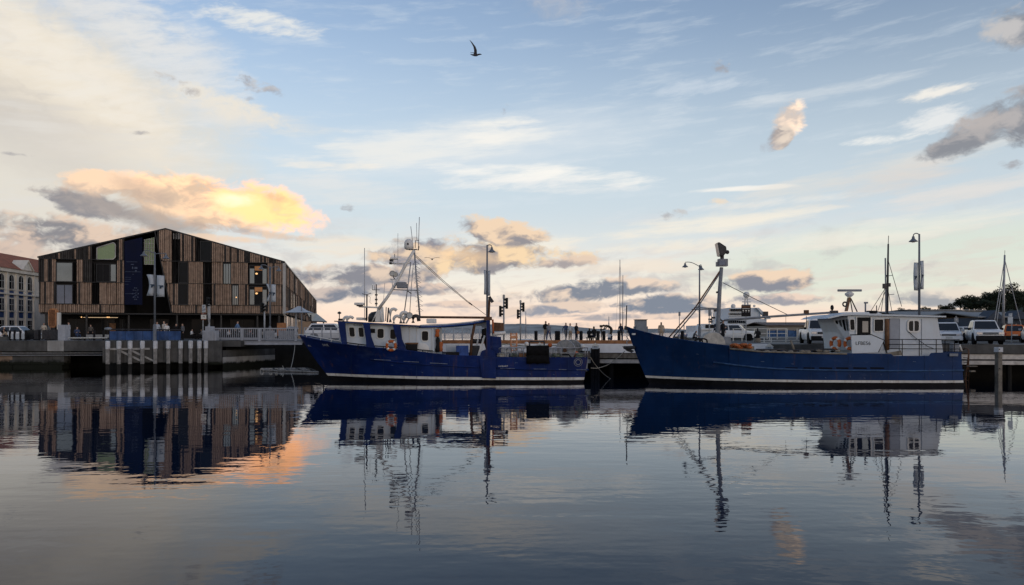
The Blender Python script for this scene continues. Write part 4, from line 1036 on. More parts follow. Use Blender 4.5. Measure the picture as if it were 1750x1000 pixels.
# stern rail: hoops and bars
pr_ = [(853, 612), (853, 595), (1006, 595), (1009, 612)]
pipe(b1, [P(853, 611, N + .08), P(853, 595.5, N + .08), P(855, 594.5, N + .08), P(900, 594.5, N + .08), P(1004, 594.5, N + .3)], .035, m_galv, 'stern_rail')
for px in (863, 873, 884, 895, 941, 950, 959, 1000): pipe(b1, [P(px, 594.5, N + .1), P(px, 611.5, N + .1)], .025, m_galv, 'rail_post')
for a in (866, 880, 945):
    pipe(b1, [P(a, 611, N + .5)] + [P(a + 6 - 6 * math.cos(q), 598 - 5 * math.sin(q), N + .5) for q in [PI * k / 6 for k in range(7)]] + [P(a + 12, 611, N + .5)], .03, m_galv, 'rail_hoop')
pipe(b1, [P(1004, 594.5, N + .3), P(1004, 595, N + 4.2)], .035, m_galv, 'stern_rail')
for yy in (.4, 1.6, 2.9, 4.1): pipe(b1, [P(1004, 595, N + yy), P(1004, 612, N + yy)], .03, m_galv, 'rail_post')
pipe(b1, [P(853, 603, N + .1), P(1004, 603.5, N + .3)], .025, m_galv, 'stern_rail')
# net drum: two spoked flanges and the wound net
ax_ = Vector((.40, .92, .0)).normalized(); dc = P(966, 599, N + .75); q_ = Vector((0, 0, 1)).rotation_difference(ax_).to_matrix()
Rf = .66
core = MB().lathe(dc, [(.20, 0), (.50, .06), (.52, .5), (.47, .9), (.50, 1.3), (.2, 1.36)], 20, q_).build('net_roll', M('grey_trawl_net', (.20, .20, .19), .9, 0, .4, 14.0, bump=.02), b1, True)
for off in (0, 1.4):
    fl = MB().torus(dc + ax_ * off, Rf, .035, 26, 6, ax_); fo = fl.build('drum_flange', m_galv, b1, True)
    MB().lathe(dc + ax_ * off, [(Rf, -.012), (Rf, .012)], 26, q_).build('flange_plate', M('net_drum_plate', (.30, .30, .30), .6, .2, .2, 4.0, streak=.3), fo)
    for k in range(10):
        d_ = q_ @ Vector((math.cos(2 * PI * k / 10), math.sin(2 * PI * k / 10), 0))
        MB().tube([dc + ax_ * (off - .03) + d_ * .1, dc + ax_ * (off - .03) + d_ * Rf], .022, 5).build('spoke', m_galv, fo)
    MB().lathe(dc + ax_ * (off - .06), [(.13, -.05), (.13, .05)], 12, q_).build('hub', m_rust, fo)
pipe(b1, [P(955, 611, N + .5), P(958, 606, N + .5), P(972, 606, N + .5), P(976, 611, N + .5)], .04, m_blackp, 'drum_stand')
MB().ball(P(985, 606, N + .6), .18, 8, 6, (1, .7, 1.2)).build('orange_float', m_orange, b1, True)
q, dq = sd1(988, 619, .03)
em = MB().torus(q, .16, .022, 16, 5); em.torus(q, .26, .015, 18, 5); em.build('fairlead', m_galv, b1, True)
hull_text(b1, sd1, 860, 626, 'HOBART', .15)
# black mat over the rail
mt = MB(); rows = []
for k, (py, off) in enumerate(((591.5, -.25), (590.8, -.02), (592, .10), (600, .10), (606.5, .11), (607.3, .06), (608, .11), (614, .12), (621.5, .13))):
    rows.append([P(899.5 + (938.5 - 899.5) * j / 8 + (1.5 * math.sin(j) if k > 7 else 0), py + (.8 * math.sin(j * 1.9) if k > 7 else 0), N - off + .03 * math.sin(j * 2.1 + k)) for j in range(9)])
mt.rings(rows, False, False)
mo = one('rubber_mat', mt, m_black, 'black rubber mat folded over the stern rail of the trawler', 'mat', smooth=True)
s_ = mo.modifiers.new('thick', 'SOLIDIFY'); s_.thickness = .06
# tripod mast and aerials
MD = D1 - .6
leg = lambda pts, r, m=m_offwhite, nm='mast_leg', D=MD: pipe(b1, [P(px, py, D) for px, py in pts], r, m, nm)
MB().prism([P(640.5, 550, MD), P(654, 550, MD), P(652, 524, MD), P(645, 524, MD)], (0, .7, 0)).build('mast_pedestal', m_offwhite, b1)
leg([(647, 528), (662, 508), (678, 482), (694, 451), (708, 428)], .10)
leg([(650, 530), (652, 551)], .05); leg([(646, 530), (636, 550)], .04)
leg([(708, 427), (712, 480), (717.5, 541)], .055, m_galv)
leg([(702, 448), (697, 490), (690.5, 538)], .035, m_galv); leg([(706.5, 450), (703, 490), (700, 540)], .022, m_galv, 'stay')
pts = []
for k in range(12): yy = 450 + k * 7.6; xx = 709.5 + (yy - 428) * .085; pts += [(xx + 6, yy + 4), (xx - 5 if k % 2 else xx, yy + 8)]
for k in range(11):
    yy = 447 + k * 8; xx = 708.8 + (yy - 428) * .083
    MB().tube([P(xx, yy, MD - .05), P(xx + 6.5, yy + 4.5, MD - .05), P(xx + .4, yy + 5.5, MD - .05)], .018, 5).build('rung', m_galv, b1)
    MB().tube([P(xx, yy, MD + .05), P(xx - 5.5, yy + 5, MD + .05), P(xx + .4, yy + 5.5, MD + .05)], .018, 5).build('rung', m_galv, b1)
leg([(665.5, 450.5), (690, 450.5), (701, 449)], .05, m_offwhite, 'crosstree'); leg([(690, 451), (690, 460)], .04)
leg([(672, 450), (672, 444)], .04, m_offwhite, 'bracket'); MB().box(P(673.5, 442, MD), (.5, .3, .12)).build('small_radar', m_offwhite, b1, bevel=.03)
leg([(674.5, 442), (674.5, 434)], .02, m_dkmetal, 'whip_aerial'); leg([(680, 450), (680, 399)], .012, m_galv, 'whip_aerial')
MB().box(P(668.5, 445, MD), (.2, .2, .16)).build('mast_lamp', m_dkmetal, b1); MB().box(P(667.5, 450, MD), (.15, .2, .14)).build('mast_lamp', m_dkmetal, b1)
floodlight(b1, P(671, 468, MD), .19, -.1); floodlight(b1, P(676, 469, MD), .16, .1); leg([(671, 471), (675, 478)], .03, m_dkmetal, 'bracket')
leg([(667, 477), (680, 478.5)], .035, m_offwhite, 'bracket'); leg([(670, 478), (671, 491), (676, 492)], .03, m_offwhite, 'bracket')
MB().box(P(686.5, 487.5, MD - .15), (.62, .45, .40)).build('equipment_case', m_greyp, b1, bevel=.04); MB().box(P(694, 489, MD - .15), (.2, .3, .28)).build('equipment_case', m_greyp, b1, bevel=.03)
leg([(669, 495), (714, 496.5)], .035, m_galv, 'crosstree'); leg([(696, 497), (703, 502)], .03, m_dkmetal, 'bracket')
dome = MB().lathe(P(698.5, 427, MD), [(.16, 0), (.27, .06), (.30, .2), (.30, .42), (.25, .58), (.14, .68), (.01, .71)], 16).build('satellite_dome', m_offwhite, b1, True)
MB().lathe(P(697, 417, MD - .3), [(.07, 0), (.06, .015)], 12, Matrix.Rotation(PI / 2, 3, 'X')).build('dome_mark', m_dkmetal, dome)
leg([(699, 427), (712, 426.5), (715, 427.5), (716, 421)], .035, m_dkmetal, 'crosstree')
leg([(702, 387), (706.5, 425)], .02, m_galv, 'whip_aerial'); leg([(711.8, 381), (712.5, 411)], .016, m_galv, 'whip_aerial'); leg([(716.7, 371), (715, 428)], .022, m_galv, 'whip_aerial')
leg([(715, 411), (710, 411), (709.5, 424)], .022, m_dkmetal, 'bracket')
leg([(710, 436), (757, 479), (804, 519), (830, 538)], .016, m_dkmetal, 'stay'); leg([(709.5, 438), (756, 481), (803.5, 520)], .016, m_dkmetal, 'stay')
MB().box(P(804.5, 519.5, MD), (.25, .1, .08), ry=.7).build('turnbuckle', m_dkmetal, b1)
leg([(623, 424), (623, 548)], .02, m_galv, 'whip_aerial'); leg([(627, 503), (627, 548)], .045, m_dkmetal, 'aerial_post'); leg([(619, 502), (627, 504), (634, 501)], .02, m_dkmetal, 'crosstree')
leg([(628, 505), (633, 508), (632, 517), (635, 519)], .012, m_dkmetal, 'cable')
leg([(643, 486), (643, 524)], .035, m_dkmetal, 'aerial_post'); leg([(636, 495.5), (649, 495.5)], .02, m_dkmetal, 'crosstree'); leg([(636.3, 487), (636.3, 496)], .015, m_dkmetal, 'whip_aerial'); leg([(640, 488), (640, 495)], .012, m_dkmetal, 'whip_aerial')
for yy in (504, 512, 519): MB().lathe(P(643, yy, MD), [(.09, -.05), (.09, .05)], 8).build('mast_lamp', m_dkmetal, b1)
leg([(657.5, 484), (655, 520)], .012, m_galv, 'whip_aerial')
MB().box(P(614.5, 519.5, MD), (.62, .5, .16)).build('radar_scanner', m_offwhite, b1, bevel=.04); MB().box(P(615, 522.5, MD), (.36, .4, .08)).build('radar_base', m_dkmetal, b1)
leg([(613, 524), (630, 525), (650, 526)], .05, m_offwhite, 'radar_arm')
leg([(626, 526), (626, 549)], .04, m_dkmetal, 'aerial_post'); leg([(660, 525), (659, 549)], .03, m_dkmetal, 'aerial_post')
MB().lathe(P(642, 543, MD + .9), [(.5, -.3), (.52, 0), (.46, .22), (.3, .36), (.02, .42)], 14).build('life_raft_canister', m_dkmetal, b1, True)
cowl(b1, 667, 528, 551, MD, .10); cowl(b1, 673, 540, 553, MD, .10); cowl(b1, 685, 534, 553, MD, .12); cowl(b1, 690, 540, 553, MD, .13)
leg([(664, 526), (662, 551)], .05, m_dkmetal, 'exhaust_pipe')
floodlight(b1, P(700, 540, MD - .2), .22, -.2); leg([(700, 542), (694, 553)], .05, m_offwhite, 'bracket')
pipe(b1, [P(706, 552, MD)] + [P(706 + (1 - math.cos(q)) * 4.5, 543 - math.sin(q) * 3, MD) for q in [PI * k / 6 for k in range(7)]] + [P(716, 549, MD)], .12, m_dkmetal, 'exhaust_bend')
cowl(b1, 587, 541.5, 549, MD, .09); cowl(b1, 593, 541.5, 549.5, MD, .09)
MB().lathe(P(580, 548, MD), [(.03, 0), (.03, .42), (.12, .46), (.14, .52), (.06, .58), (.01, .6)], 10).build('searchlight', m_dkmetal, b1, True); MB().box(P(582, 546.5, MD), (.25, .25, .14)).build('horn', m_blackp, b1)
# gear that hangs on or rests on the trawler
life_ring(P(668.5, 591, N - .10), .37, (.12, 1, .05), 'orange and white life ring hung on the side of the blue trawler')
def jacket(px, py0, py1, D, mat, label):
    mb = MB(); rr = []
    z1, z0 = Z(py0, D), Z(py1, D); x = X(px, D)
    for k, (f, w, d) in enumerate(((0, .05, .04), (.06, .10, .06), (.2, .13, .08), (.5, .10, .07), (.8, .14, .08), (1, .12, .06))):
        z = z1 + (z0 - z1) * f
        rr.append([Vector((x + w * math.cos(q) * (1 + .2 * math.sin(3 * q + k)), D + d * math.sin(q), z)) for q in [2 * PI * j / 10 for j in range(10)]])
    mb.rings(rr); one('oilskin', mb, mat, label, 'oilskin', smooth=True)
jacket(747.5, 562, 576, WD - .12, m_orange, 'bright orange oilskin hanging at the aft end of the wheelhouse')
jacket(748, 576, 602, WD - .10, m_blackp, 'black oilskin trousers hanging under the orange oilskin')
jacket(753.5, 584, 601, WD - .05, M('dull_orange_cloth', (.42, .13, .05), .8), 'dull orange oilskin trousers hanging beside the black pair')

# clutter on the after deck: fish bins, rope coils, floats
m_bin = M('grey_white_fish_bin', (.45, .46, .46), .7, 0, .2, 3.0, dirt=.3, dirt_col=(.25, .22, .18)); m_rope2 = M('green_grey_rope', (.16, .19, .15), .9, 0, .3, 12.0)
for px, py, dd_, w, h, m in ((862, 606, .9, .6, .34, m_bin), (863, 600, .9, .6, .32, m_bin), (870, 607, 1.5, .55, .3, m_bluebox), (888, 605, 1.2, .6, .42, m_bin), (893, 606, .7, .45, .3, m_kerb), (944, 606, 1.0, .55, .4, m_bin), (943, 599, 1.3, .5, .34, m_bin), (1000, 606, 1.6, .5, .5, m_dkmetal)):
    MB().box(P(px, py, N + dd_), (w, .45, h), rz=rand(-.3, .3)).build('fish_bin', m, b1, bevel=.02)
for px, dd_ in ((856, .5), (878, .8), (950, .5), (990, .5)):
    for k in range(3): MB().torus(P(px, 609 - k * 2, N + dd_), .24 - .02 * k, .045, 14, 6, (rand(-.1, .1), rand(-.1, .1), 1)).build('rope_coil', m_rope2 if px % 4 else m_rope, b1, True)
for px, py in ((858, 593), (900, 588), (940, 590), (996, 592)): MB().ball(P(px, py, N + 1.7), .15, 8, 6).build('float', m_orange if px % 3 else m_offwhite, b1, True)
pipe(b1, [P(847, 590, N + 1.2), P(866, 588, N + 2.0), P(900, 592, N + 2.4), P(958, 590, N + 1.4)], .03, m_rope2, 'trawl_warp')
for px in (905, 930): pipe(b1, [P(px, 610, N + 2.8), P(px, 584, N + 2.8)], .05, m_dkmetal, 'gallows_post')
pipe(b1, [P(905, 584, N + 2.8), P(930, 584, N + 2.8)], .05, m_dkmetal, 'gallows_bar')
# ================================================================== boat 2: long dark blue boat
D2 = 47.6
b2 = T('fishing_boat', 'long dark blue fishing boat with white aft cabin and single bow mast', 'boat', (X(1360, D2), D2, 0))
sheer2 = [(1070.5, 559, .06), (1078, 561.5, .5), (1092, 565.5, .95), (1110, 570, 1.45), (1140, 577, 1.95), (1180, 583.5, 2.35), (1215, 588, 2.55), (1246, 591.5, 2.62),
          (1246.5, 596, 2.62), (1300, 601, 2.65), (1380, 603.5, 2.65), (1447, 605, 2.65), (1523, 606, 2.65), (1527, 609.5, 2.65), (1588, 609.5, 2.62), (1592, 604.5, 2.62), (1620, 603.5, 2.55), (1643, 603, 2.45)]
st2, sd2 = make_hull(b2, D2, sheer2, 1102, 1648, .20, .14, 1.45, m_navy2, transom=-.22, cap_r=.035)
N2 = D2 - 2.65
rubbing(b2, sd2, [(1219, 619), (1250, 623), (1290, 627.5), (1330, 630.5), (1400, 632.5), (1480, 633.5), (1560, 634), (1646, 633)], .055, mat=M('highlit_strake_paint', (.03, .075, .18), .5, 0, .3, 3.0))  # lighter blue paints in the highlight along the strake
pipe(b2, [sd2(1247, 596, .02)[0], sd2(1300, 601, .02)[0], sd2(1380, 603.5, .02)[0], sd2(1447, 604.8, .02)[0]], .05, m_wood, 'timber_rail')
for a, b in ((1342, 1363), (1373, 1392), (1400, 1422), (1429, 1450), (1458, 1481), (1487, 1511)):
    p_ = [sd2(a, 627.8, .015)[0], sd2(b, 628.2, .015)[0], sd2(b, 630.6, .015)[0], sd2(a, 630.2, .015)[0]]
    MB().prism(p_, (0, .03, 0)).build('freeing_port', m_black, b2)
# stem gear: anchor, chain, mark
MB().box(P(1083, 571, D2 - .72), (.22, .03, .10), rz=-.5).build('bow_mark', m_offwhite, b2)
an = MB(); an.prism([P(1064, 592, D2), P(1070, 594, D2), P(1084, 600, D2 - .3), P(1080, 603, D2 - .3), P(1072, 600, D2)], (0, .3, 0)); an.tube([P(1066, 594, D2), P(1085, 594, D2 - .3)], .10, 8); an.tube([P(1076, 598, D2), P(1084, 592, D2)], .06, 6)
an.build('anchor', m_dkmetal, b2)
for k in range(5): MB().torus(P(1071.5 + (k % 2) * 1.5, 566 + k * 5, D2 - .15), .08, .025, 10, 5, (1, k % 2, .3)).build('chain_link', m_galv, b2)
pipe(b2, [P(1070, 560, D2), P(1071, 522, D2)], .035, m_dkmetal, 'jackstaff')
MB().box(P(1071, 561, D2), (.3, .25, .22), ry=.3).build('stem_head', m_dkmetal, b2)
# foremast, floodlight, boom and stays
MT = D2 - .2
pipe(b2, [P(1226, 600, MT), P(1227.5, 545, MT), P(1230, 495, MT), P(1233, 457, MT)], .14, m_greyp, 'mast', 10, .11)
MB().box(P(1231.5, 451.5, MT), (.52, .4, .28)).build('lamp_box', m_greyp, b2, bevel=.02); MB().box(P(1235, 449, MT - .1), (.58, .35, .46)).build('lamp_box', m_greyp, b2, bevel=.02)
MB().box(P(1234.5, 449, MT - .30), (.38, .02, .28)).build('lamp_glass', m_glassb, b2)
fd = MB(); c0 = P(1232, 428.5, MT)
fd.prism([c0 + Vector((-.28, -.30, .48)), c0 + Vector((-.16, -.30, .50)), c0 + Vector((.26, -.30, .22)), c0 + Vector((.30, -.30, -.12)), c0 + Vector((.10, -.30, -.34)), c0 + Vector((-.12, -.30, -.36))], (0, .6, 0))
fo = fd.build('floodlight', m_dkmetal, b2, bevel=.04)
MB().prism([c0 + Vector((-.31, -.27, .44)), c0 + Vector((-.28, -.27, .44)), c0 + Vector((-.13, -.27, -.34)), c0 + Vector((-.17, -.27, -.34))], (0, .54, 0)).build('lens', m_lens, fo)
MB().ball(P(1243, 431, MT), .13, 8, 6).build('horn', m_dkmetal, b2, True); pipe(b2, [P(1234, 436, MT), P(1234, 446, MT)], .12, m_dkmetal, 'yoke'); pipe(b2, [P(1236, 434, MT), P(1243, 431, MT)], .05, m_dkmetal, 'bracket')
pipe(b2, [P(1230.5, 463, MT), P(1188, 526, D2), P(1143, 577, D2 - .6)], .045, m_rust, 'mast_strut'); pipe(b2, [P(1231, 466, MT), P(1190, 529, D2), P(1150, 577, D2 + .8)], .04, m_greyp, 'mast_strut')
pipe(b2, [P(1186, 525.5, D2), P(1227, 527.5, MT)], .035, m_greyp, 'cross_brace'); pipe(b2, [P(1182, 529, D2), P(1227, 528.5, MT)], .035, m_greyp, 'cross_brace')
pipe(b2, [P(1224, 500, MT), P(1228, 499, MT)], .06, m_dkmetal, 'cleat')
pipe(b2, [P(1238, 547.5, MT), P(1320, 541, MT), P(1432, 533.5, MT)], .075, m_greyp, 'boom', 10); pipe(b2, [P(1229, 543, MT), P(1233, 548, MT), P(1239, 547.5, MT), P(1233, 551, MT), P(1228, 554, MT)], .05, m_dkmetal, 'gooseneck')
pipe(b2, [P(1235, 483, MT), P(1290, 511, MT), P(1345, 537.5, MT)], .02, m_dkmetal, 'stay')
MB().ball(P(1422, 526, MT), .14, 8, 6, (.8, .8, 1.3)).build('block', m_blackp, b2, True); MB().box(P(1425, 533, MT), (.4, .3, .16)).build('boom_end', m_dkmetal, b2)
pipe(b2, [P(1343, 540, MT), P(1343, 553, MT)], .012, m_dkmetal, 'line'); MB().box(P(1378, 533, MT), (.24, .24, .22)).build('boom_lamp', m_rust, b2)
pipe(b2, [P(1378, 540, MT), P(1378.5, 560, MT)], .02, m_dkmetal, 'line')
# foredeck: winch, hatch hoops, net heap
MB().lathe(P(1216, 589, D2 - .9), [(.75, -.35), (.8, -.2), (.8, .2), (.75, .35)], 20, Matrix.Rotation(PI / 2, 3, 'X')).build('winch_cover', M('pale_canvas', (.42, .41, .38), .85, 0, .2, 4.0), b2, 'auto')
for a in (1188, 1196): pipe(b2, [P(a, 588, D2 - 1.2)] + [P(a + 6 - 6 * math.cos(q), 583 - 4 * math.sin(q), D2 - 1.2) for q in [PI * k / 6 for k in range(7)]] + [P(a + 12, 588, D2 - 1.2)], .07, m_blackp, 'hose_coil')
MB().box(P(1237, 586, D2 - .6), (.7, .6, .75)).build('mast_locker', m_greyp, b2, bevel=.03)
pipe(b2, [P(1231, 575, D2 - .9), P(1236, 579, D2 - .95), P(1232, 583, D2 - .9), P(1237, 587, D2 - .95)], .05, m_offwhite, 'coiled_line')
nt = MB()
for k in range(46): nt.ball(P(1250 + rand(0, 34), 590 + rand(-1, 4), D2 - rand(1.3, 2.1)), rand(.07, .15), 6, 4, (1.4, 1, .7))
tag(nt.build('net_heap', M('orange_net_twine', (.40, .13, .05), .9, 0, .5, 12.0, bump=.02), b2, True), kind='stuff')
MB().prism([P(1247, 588, D2 - 1.2), P(1289, 592, D2 - 1.2), P(1289, 601, D2 - 1.2), P(1247, 597, D2 - 1.2)], (0, .06, 0)).build('net_pen_board', m_wood, b2)
for a, b, y in ((1290, 1345, 597.5), (1345, 1392, 598.5), (1393, 1428, 597)): pipe(b2, [P(a, y + 3, D2 - 1.6), P(a + 3, y, D2 - 1.6), P(b - 3, y, D2 - 1.6), P(b, y + 3, D2 - 1.6)], .05, m_dkmetal, 'hatch_coaming')
pipe(b2, [P(1351, 582, D2 - 1.0), P(1358, 600, D2 - 1.0)], .07, m_wood, 'spar')
for k in range(14): MB().ball(P(1300 + k * 10 + rand(-3, 3), 600 + rand(-.5, 1.2), D2 - 2.0), rand(.08, .16), 6, 4, (1.6, 1, .6)).build('rope_pile', m_wood if k % 3 else m_black, b2, True)
# cabin
C2 = N2 + .75
cab = wall_xz(b2, [(1448, 537), (1602, 543), (1611, 596), (1612, 612), (1458, 612), (1452, 575)], C2, D2 + 2.0, m_white, 'cabin')
MB().prism([P(1450, 540, C2 + .004), P(1458, 600, C2 + .004), P(1434, 598, C2 + 1.0), P(1431, 568, C2 + 1.0), P(1421, 544, C2 + 1.0)], (0, 2.2, 0)).build('bridge_front', m_white, cab)
# bridge windows on the angled corner: four slanting panes
A_, B_ = P(1421, 544, C2 + 1.0), P(1450, 540, C2)
A2, B2 = P(1431, 570, C2 + 1.0), P(1453.5, 569, C2)
for k in range(4):
    f0, f1 = .16 + k * .21, .16 + k * .21 + .14
    off = Vector((-.03, -.06, 0))
    pa, pb = A_.lerp(B_, f0), A_.lerp(B_, f1); qa, qb = A2.lerp(B2, f0), A2.lerp(B2, f1)
    MB().prism([pa.lerp(qa, .18) + off, pb.lerp(qb, .18) + off, pb.lerp(qb, .86) + off, pa.lerp(qa, .86) + off], (.03, .05, 0)).build('bridge_window', m_glassg if k % 2 else m_dark, cab)
win(cab, 1453, 1460.5, 546, 564, C2 - .01, -.06)
dr = MB().bb(X(1463.5, C2), X(1487.5, C2), C2 - .03, C2 + .2, Z(600, C2), Z(542.5, C2)).build('doorway', m_void, cab)
MB().bb(X(1473, C2), X(1483, C2), C2 - .06, C2 - .03, Z(568, C2), Z(549, C2)).build('door_pane', m_glassg, dr)
for px in (1463, 1488): MB().bb(X(px, C2) - .03, X(px, C2) + .03, C2 - .07, C2, Z(600, C2), Z(541.5, C2)).build('door_jamb', m_offwhite, dr)
win(cab, 1494, 1509, 546, 566, C2 - .01, rr=.12)
win(cab, 1552.5, 1570, 548.5, 566, C2 - .01, rr=.2, th=.09); MB().bb(X(1561, C2) - .035, X(1561, C2) + .035, C2 - .06, C2 - .03, Z(566, C2), Z(548.5, C2)).build('glazing_bar', m_offwhite, cab)
MB().prism([P(1521, 544, C2 - .03), P(1537, 544, C2 - .03), P(1537, 596, C2 - .03), P(1521, 596, C2 - .03)], (0, .03, 0)).build('recessed_panel', M('blue_grey_paint', (.30, .33, .38), .5, 0, .08, 2.0), cab)
for px in (1537.5, 1575): pipe(b2, [P(px, 545, C2 - .02), P(px, 606, C2 - .02)], .012, m_greyp, 'wall_seam', 5)
# roof with overhang, wing bulwark with the number
MB().prism([P(1413, 544.5, N2 + .55), P(1420, 541, N2 + .55), P(1437, 537, N2 + .55), P(1455, 535.5, N2 + .55), P(1617, 540, N2 + .55), P(1617, 542.4, N2 + .55), P(1455, 538.6, N2 + .55), P(1437, 540.2, N2 + .55), P(1420, 544, N2 + .55)], (0, 4.2, 0)).build('cabin_roof', m_white, b2)
MB().prism([P(1437, 536.5, D2 - .8), P(1447, 533.5, D2 - .8), P(1500, 533.5, D2 - .8), P(1508, 537, D2 - .8)], (0, 2, 0)).build('roof_crown', m_white, b2)
wing = MB().prism([P(px, py, N2 + .18) for px, py in ((1455, 572.5), (1489, 572.5), (1510.5, 582), (1500.5, 602), (1456.5, 604))], (0, .10, 0)).build('wing_bulwark', m_white, b2)
wr = [P(px, py, N2 + .2) for px, py in ((1453, 572.5), (1489, 572), (1511, 581.5), (1501, 602))]
MB().tube(wr, .035, 6).build('trim', m_blackp, wing)
words('LFBE56', .30, m_blackp, b2, facing(P(1475, 587, N2 + .165)))
MB().prism([P(1510, 583, N2 + .25), P(1517, 604, N2 + .25), P(1515, 604, N2 + .25), P(1508.5, 584, N2 + .25)], (0, .06, 0)).build('ladder_stringer', m_blackp, b2)
# aft mast with rigging and radar
AM = N2 + .7
pipe(b2, [P(1516, 598, AM), P(1516, 545, AM)], .13, m_woodb, 'mizzen_mast', 10)
pipe(b2, [P(1516, 536, D2), P(1517, 480, D2), P(1518, 417, D2)], .085, m_dkmetal, 'mizzen_mast', 8, .05); pipe(b2, [P(1518, 417, D2), P(1518.5, 403, D2)], .02, m_dkmetal, 'mast_top')
pipe(b2, [P(1514, 536, D2), P(1513, 441, D2)], .045, m_greyp, 'topping_spar')
for a, b in (((1518, 445), (1541, 524)), ((1516, 488), (1488, 532)), ((1516, 490), (1500, 532)), ((1516, 486), (1524, 532)), ((1515, 470), (1506, 532))): pipe(b2, [P(*a, D2), P(*b, D2)], .018, m_dkmetal, 'shroud')
pipe(b2, [P(1518, 471.5, D2), P(1526, 470.5, D2)], .02, m_greyp, 'spreader'); pipe(b2, [P(1518, 504, D2), P(1528, 503, D2)], .02, m_greyp, 'spreader')
MB().box(P(1512, 489, D2), (.2, .2, .3)).build('masthead_lamp', m_dkmetal, b2); MB().box(P(1519, 487, D2), (.16, .16, .22)).build('masthead_lamp', m_dkmetal, b2)
MB().box(P(1452, 496.5, D2), (1.5, .14, .14)).build('radar_scanner', m_greyp, b2, bevel=.03); MB().lathe(P(1451.5, 507, D2), [(.12, -.02), (.26, .1), (.27, .2), (.12, .3)], 12).build('radar_housing', m_offwhite, b2, True)
MB().prism([P(1446, 532, D2 - .1), P(1451, 508, D2 - .1), P(1454.5, 508, D2 - .1), P(1449, 532, D2 - .1)], (0, .25, 0)).build('radar_post', m_woodb, b2)
pipe(b2, [P(1454, 510, D2), P(1465, 533, D2)], .04, m_dkmetal, 'radar_stay'); pipe(b2, [P(1453, 511, D2), P(1457, 535, D2)], .035, m_dkmetal, 'radar_stay')
MB().torus(P(1444, 520, D2 - .3), .13, .05, 12, 6).build('searchlight', m_dkmetal, b2, True)
pipe(b2, [P(1479, 519, D2), P(1479, 534, D2)], .05, m_greyp, 'aerial_post'); MB().box(P(1480, 517.5, D2), (.2, .15, .1)).build('aerial_head', m_greyp, b2)
pipe(b2, [P(1498, 522, D2), P(1498, 536, D2)], .03, m_dkmetal, 'aerial_post'); MB().torus(P(1490, 533.5, D2 - .6), .25, .10, 12, 6, (0, 0, 1)).build('rope_coil', m_blackp, b2, True)
# aft deck rails
for y in (580, 588.5, 596): pipe(b2, [P(1519, y, N2 + .3), P(1640, y + .5, N2 + .3)], .022, m_blackp, 'aft_rail')
for px in (1542, 1571, 1600, 1615, 1631): pipe(b2, [P(px, 580, N2 + .3), P(px, 609, N2 + .3)], .025, m_blackp, 'rail_post')
MB().prism([P(1512, 604, N2 + .15), P(1540, 599, N2 + .15), P(1542, 607, N2 + .15), P(1525, 608, N2 + .15)], (0, .05, 0)).build('boarding_plank', m_wood, b2)
pipe(b2, [P(1553, 567, C2 - .05), P(1565, 578, C2 - .1), P(1585, 592, C2 - .2), P(1598, 597, C2 - .3)], .018, m_blackp, 'cable')
MB().box(P(1630, 606.5, N2 + .02), (.5, .03, .16)).build('stern_plate', m_greyp, b2)
pipe(b2, [P(1636, 596, D2), P(1640, 590, D2), P(1643, 600, D2)], .07, m_offwhite, 'hose')
MB().box(P(1631, 594, D2 - .5), (.4, .4, .5)).build('stern_locker', m_greyp, b2, bevel=.03)
life_ring(P(1453, 587, N2 + .55), .42, (.75, .66, .0), 'orange life ring on the side of the white cabin near its number')
life_ring(P(1427.5, 587, C2 + .6), .44, (.9, .35, 0), 'orange life ring on the front corner of the white cabin')

# plate seams and scrapes on both hulls
m_seam = M('hull_weld_seam', (.02, .045, .13), .5, 0, .3, 3.0, spec=.12); m_seam2 = M('dark_hull_weld_seam', (.016, .038, .10), .5, 0, .3, 3.0, spec=.12)
for px in (600, 655, 712, 768, 880, 930, 972): MB().tube([sd1(px, y, .004)[0] for y in ((613, 620, 630, 640, 646) if px > 700 else (603, 612, 622, 632, 642))], .012, 5).build('weld_seam', m_seam, b1)
for px in (1150, 1205, 1262, 1322, 1386, 1450, 1518, 1580, 1628): MB().tube([sd2(px, y, .004)[0] for y in ((608, 616, 626, 638, 648) if px > 1260 else (594, 606, 620, 634, 645))], .012, 5).build('weld_seam', m_seam2, b2)
m_scr = M('pale_scrape', (.10, .14, .22), .7, 0, .4, 8.0)
for px, py, w, a in ((1452, 640, 1.5, 5), (1476, 646, 3, .5), (1505, 640, 2, 1), (1352, 622, 4, .3), (1560, 618, 5, .4), (1610, 640, 3, 1.2), (1300, 618, 6, .3), (1410, 645, 2, 1.5), (1190, 605, 4, .6)):
    MB().tube([sd2(px, py, .004)[0], sd2(px + w, py + a, .004)[0]], .014, 5).build('scrape', m_scr, b2)
for px, py, w, a in ((880, 620, 5, .4), (945, 640, 3, .8), (795, 634, 4, .5), (720, 636, 3, 1), (668, 624, 4, .5), (905, 638, 2, 2), (985, 640, 3, .4)):
    MB().tube([sd1(px, py, .004)[0], sd1(px + w, py + a, .004)[0]], .014, 5).build('scrape', m_scr, b1)
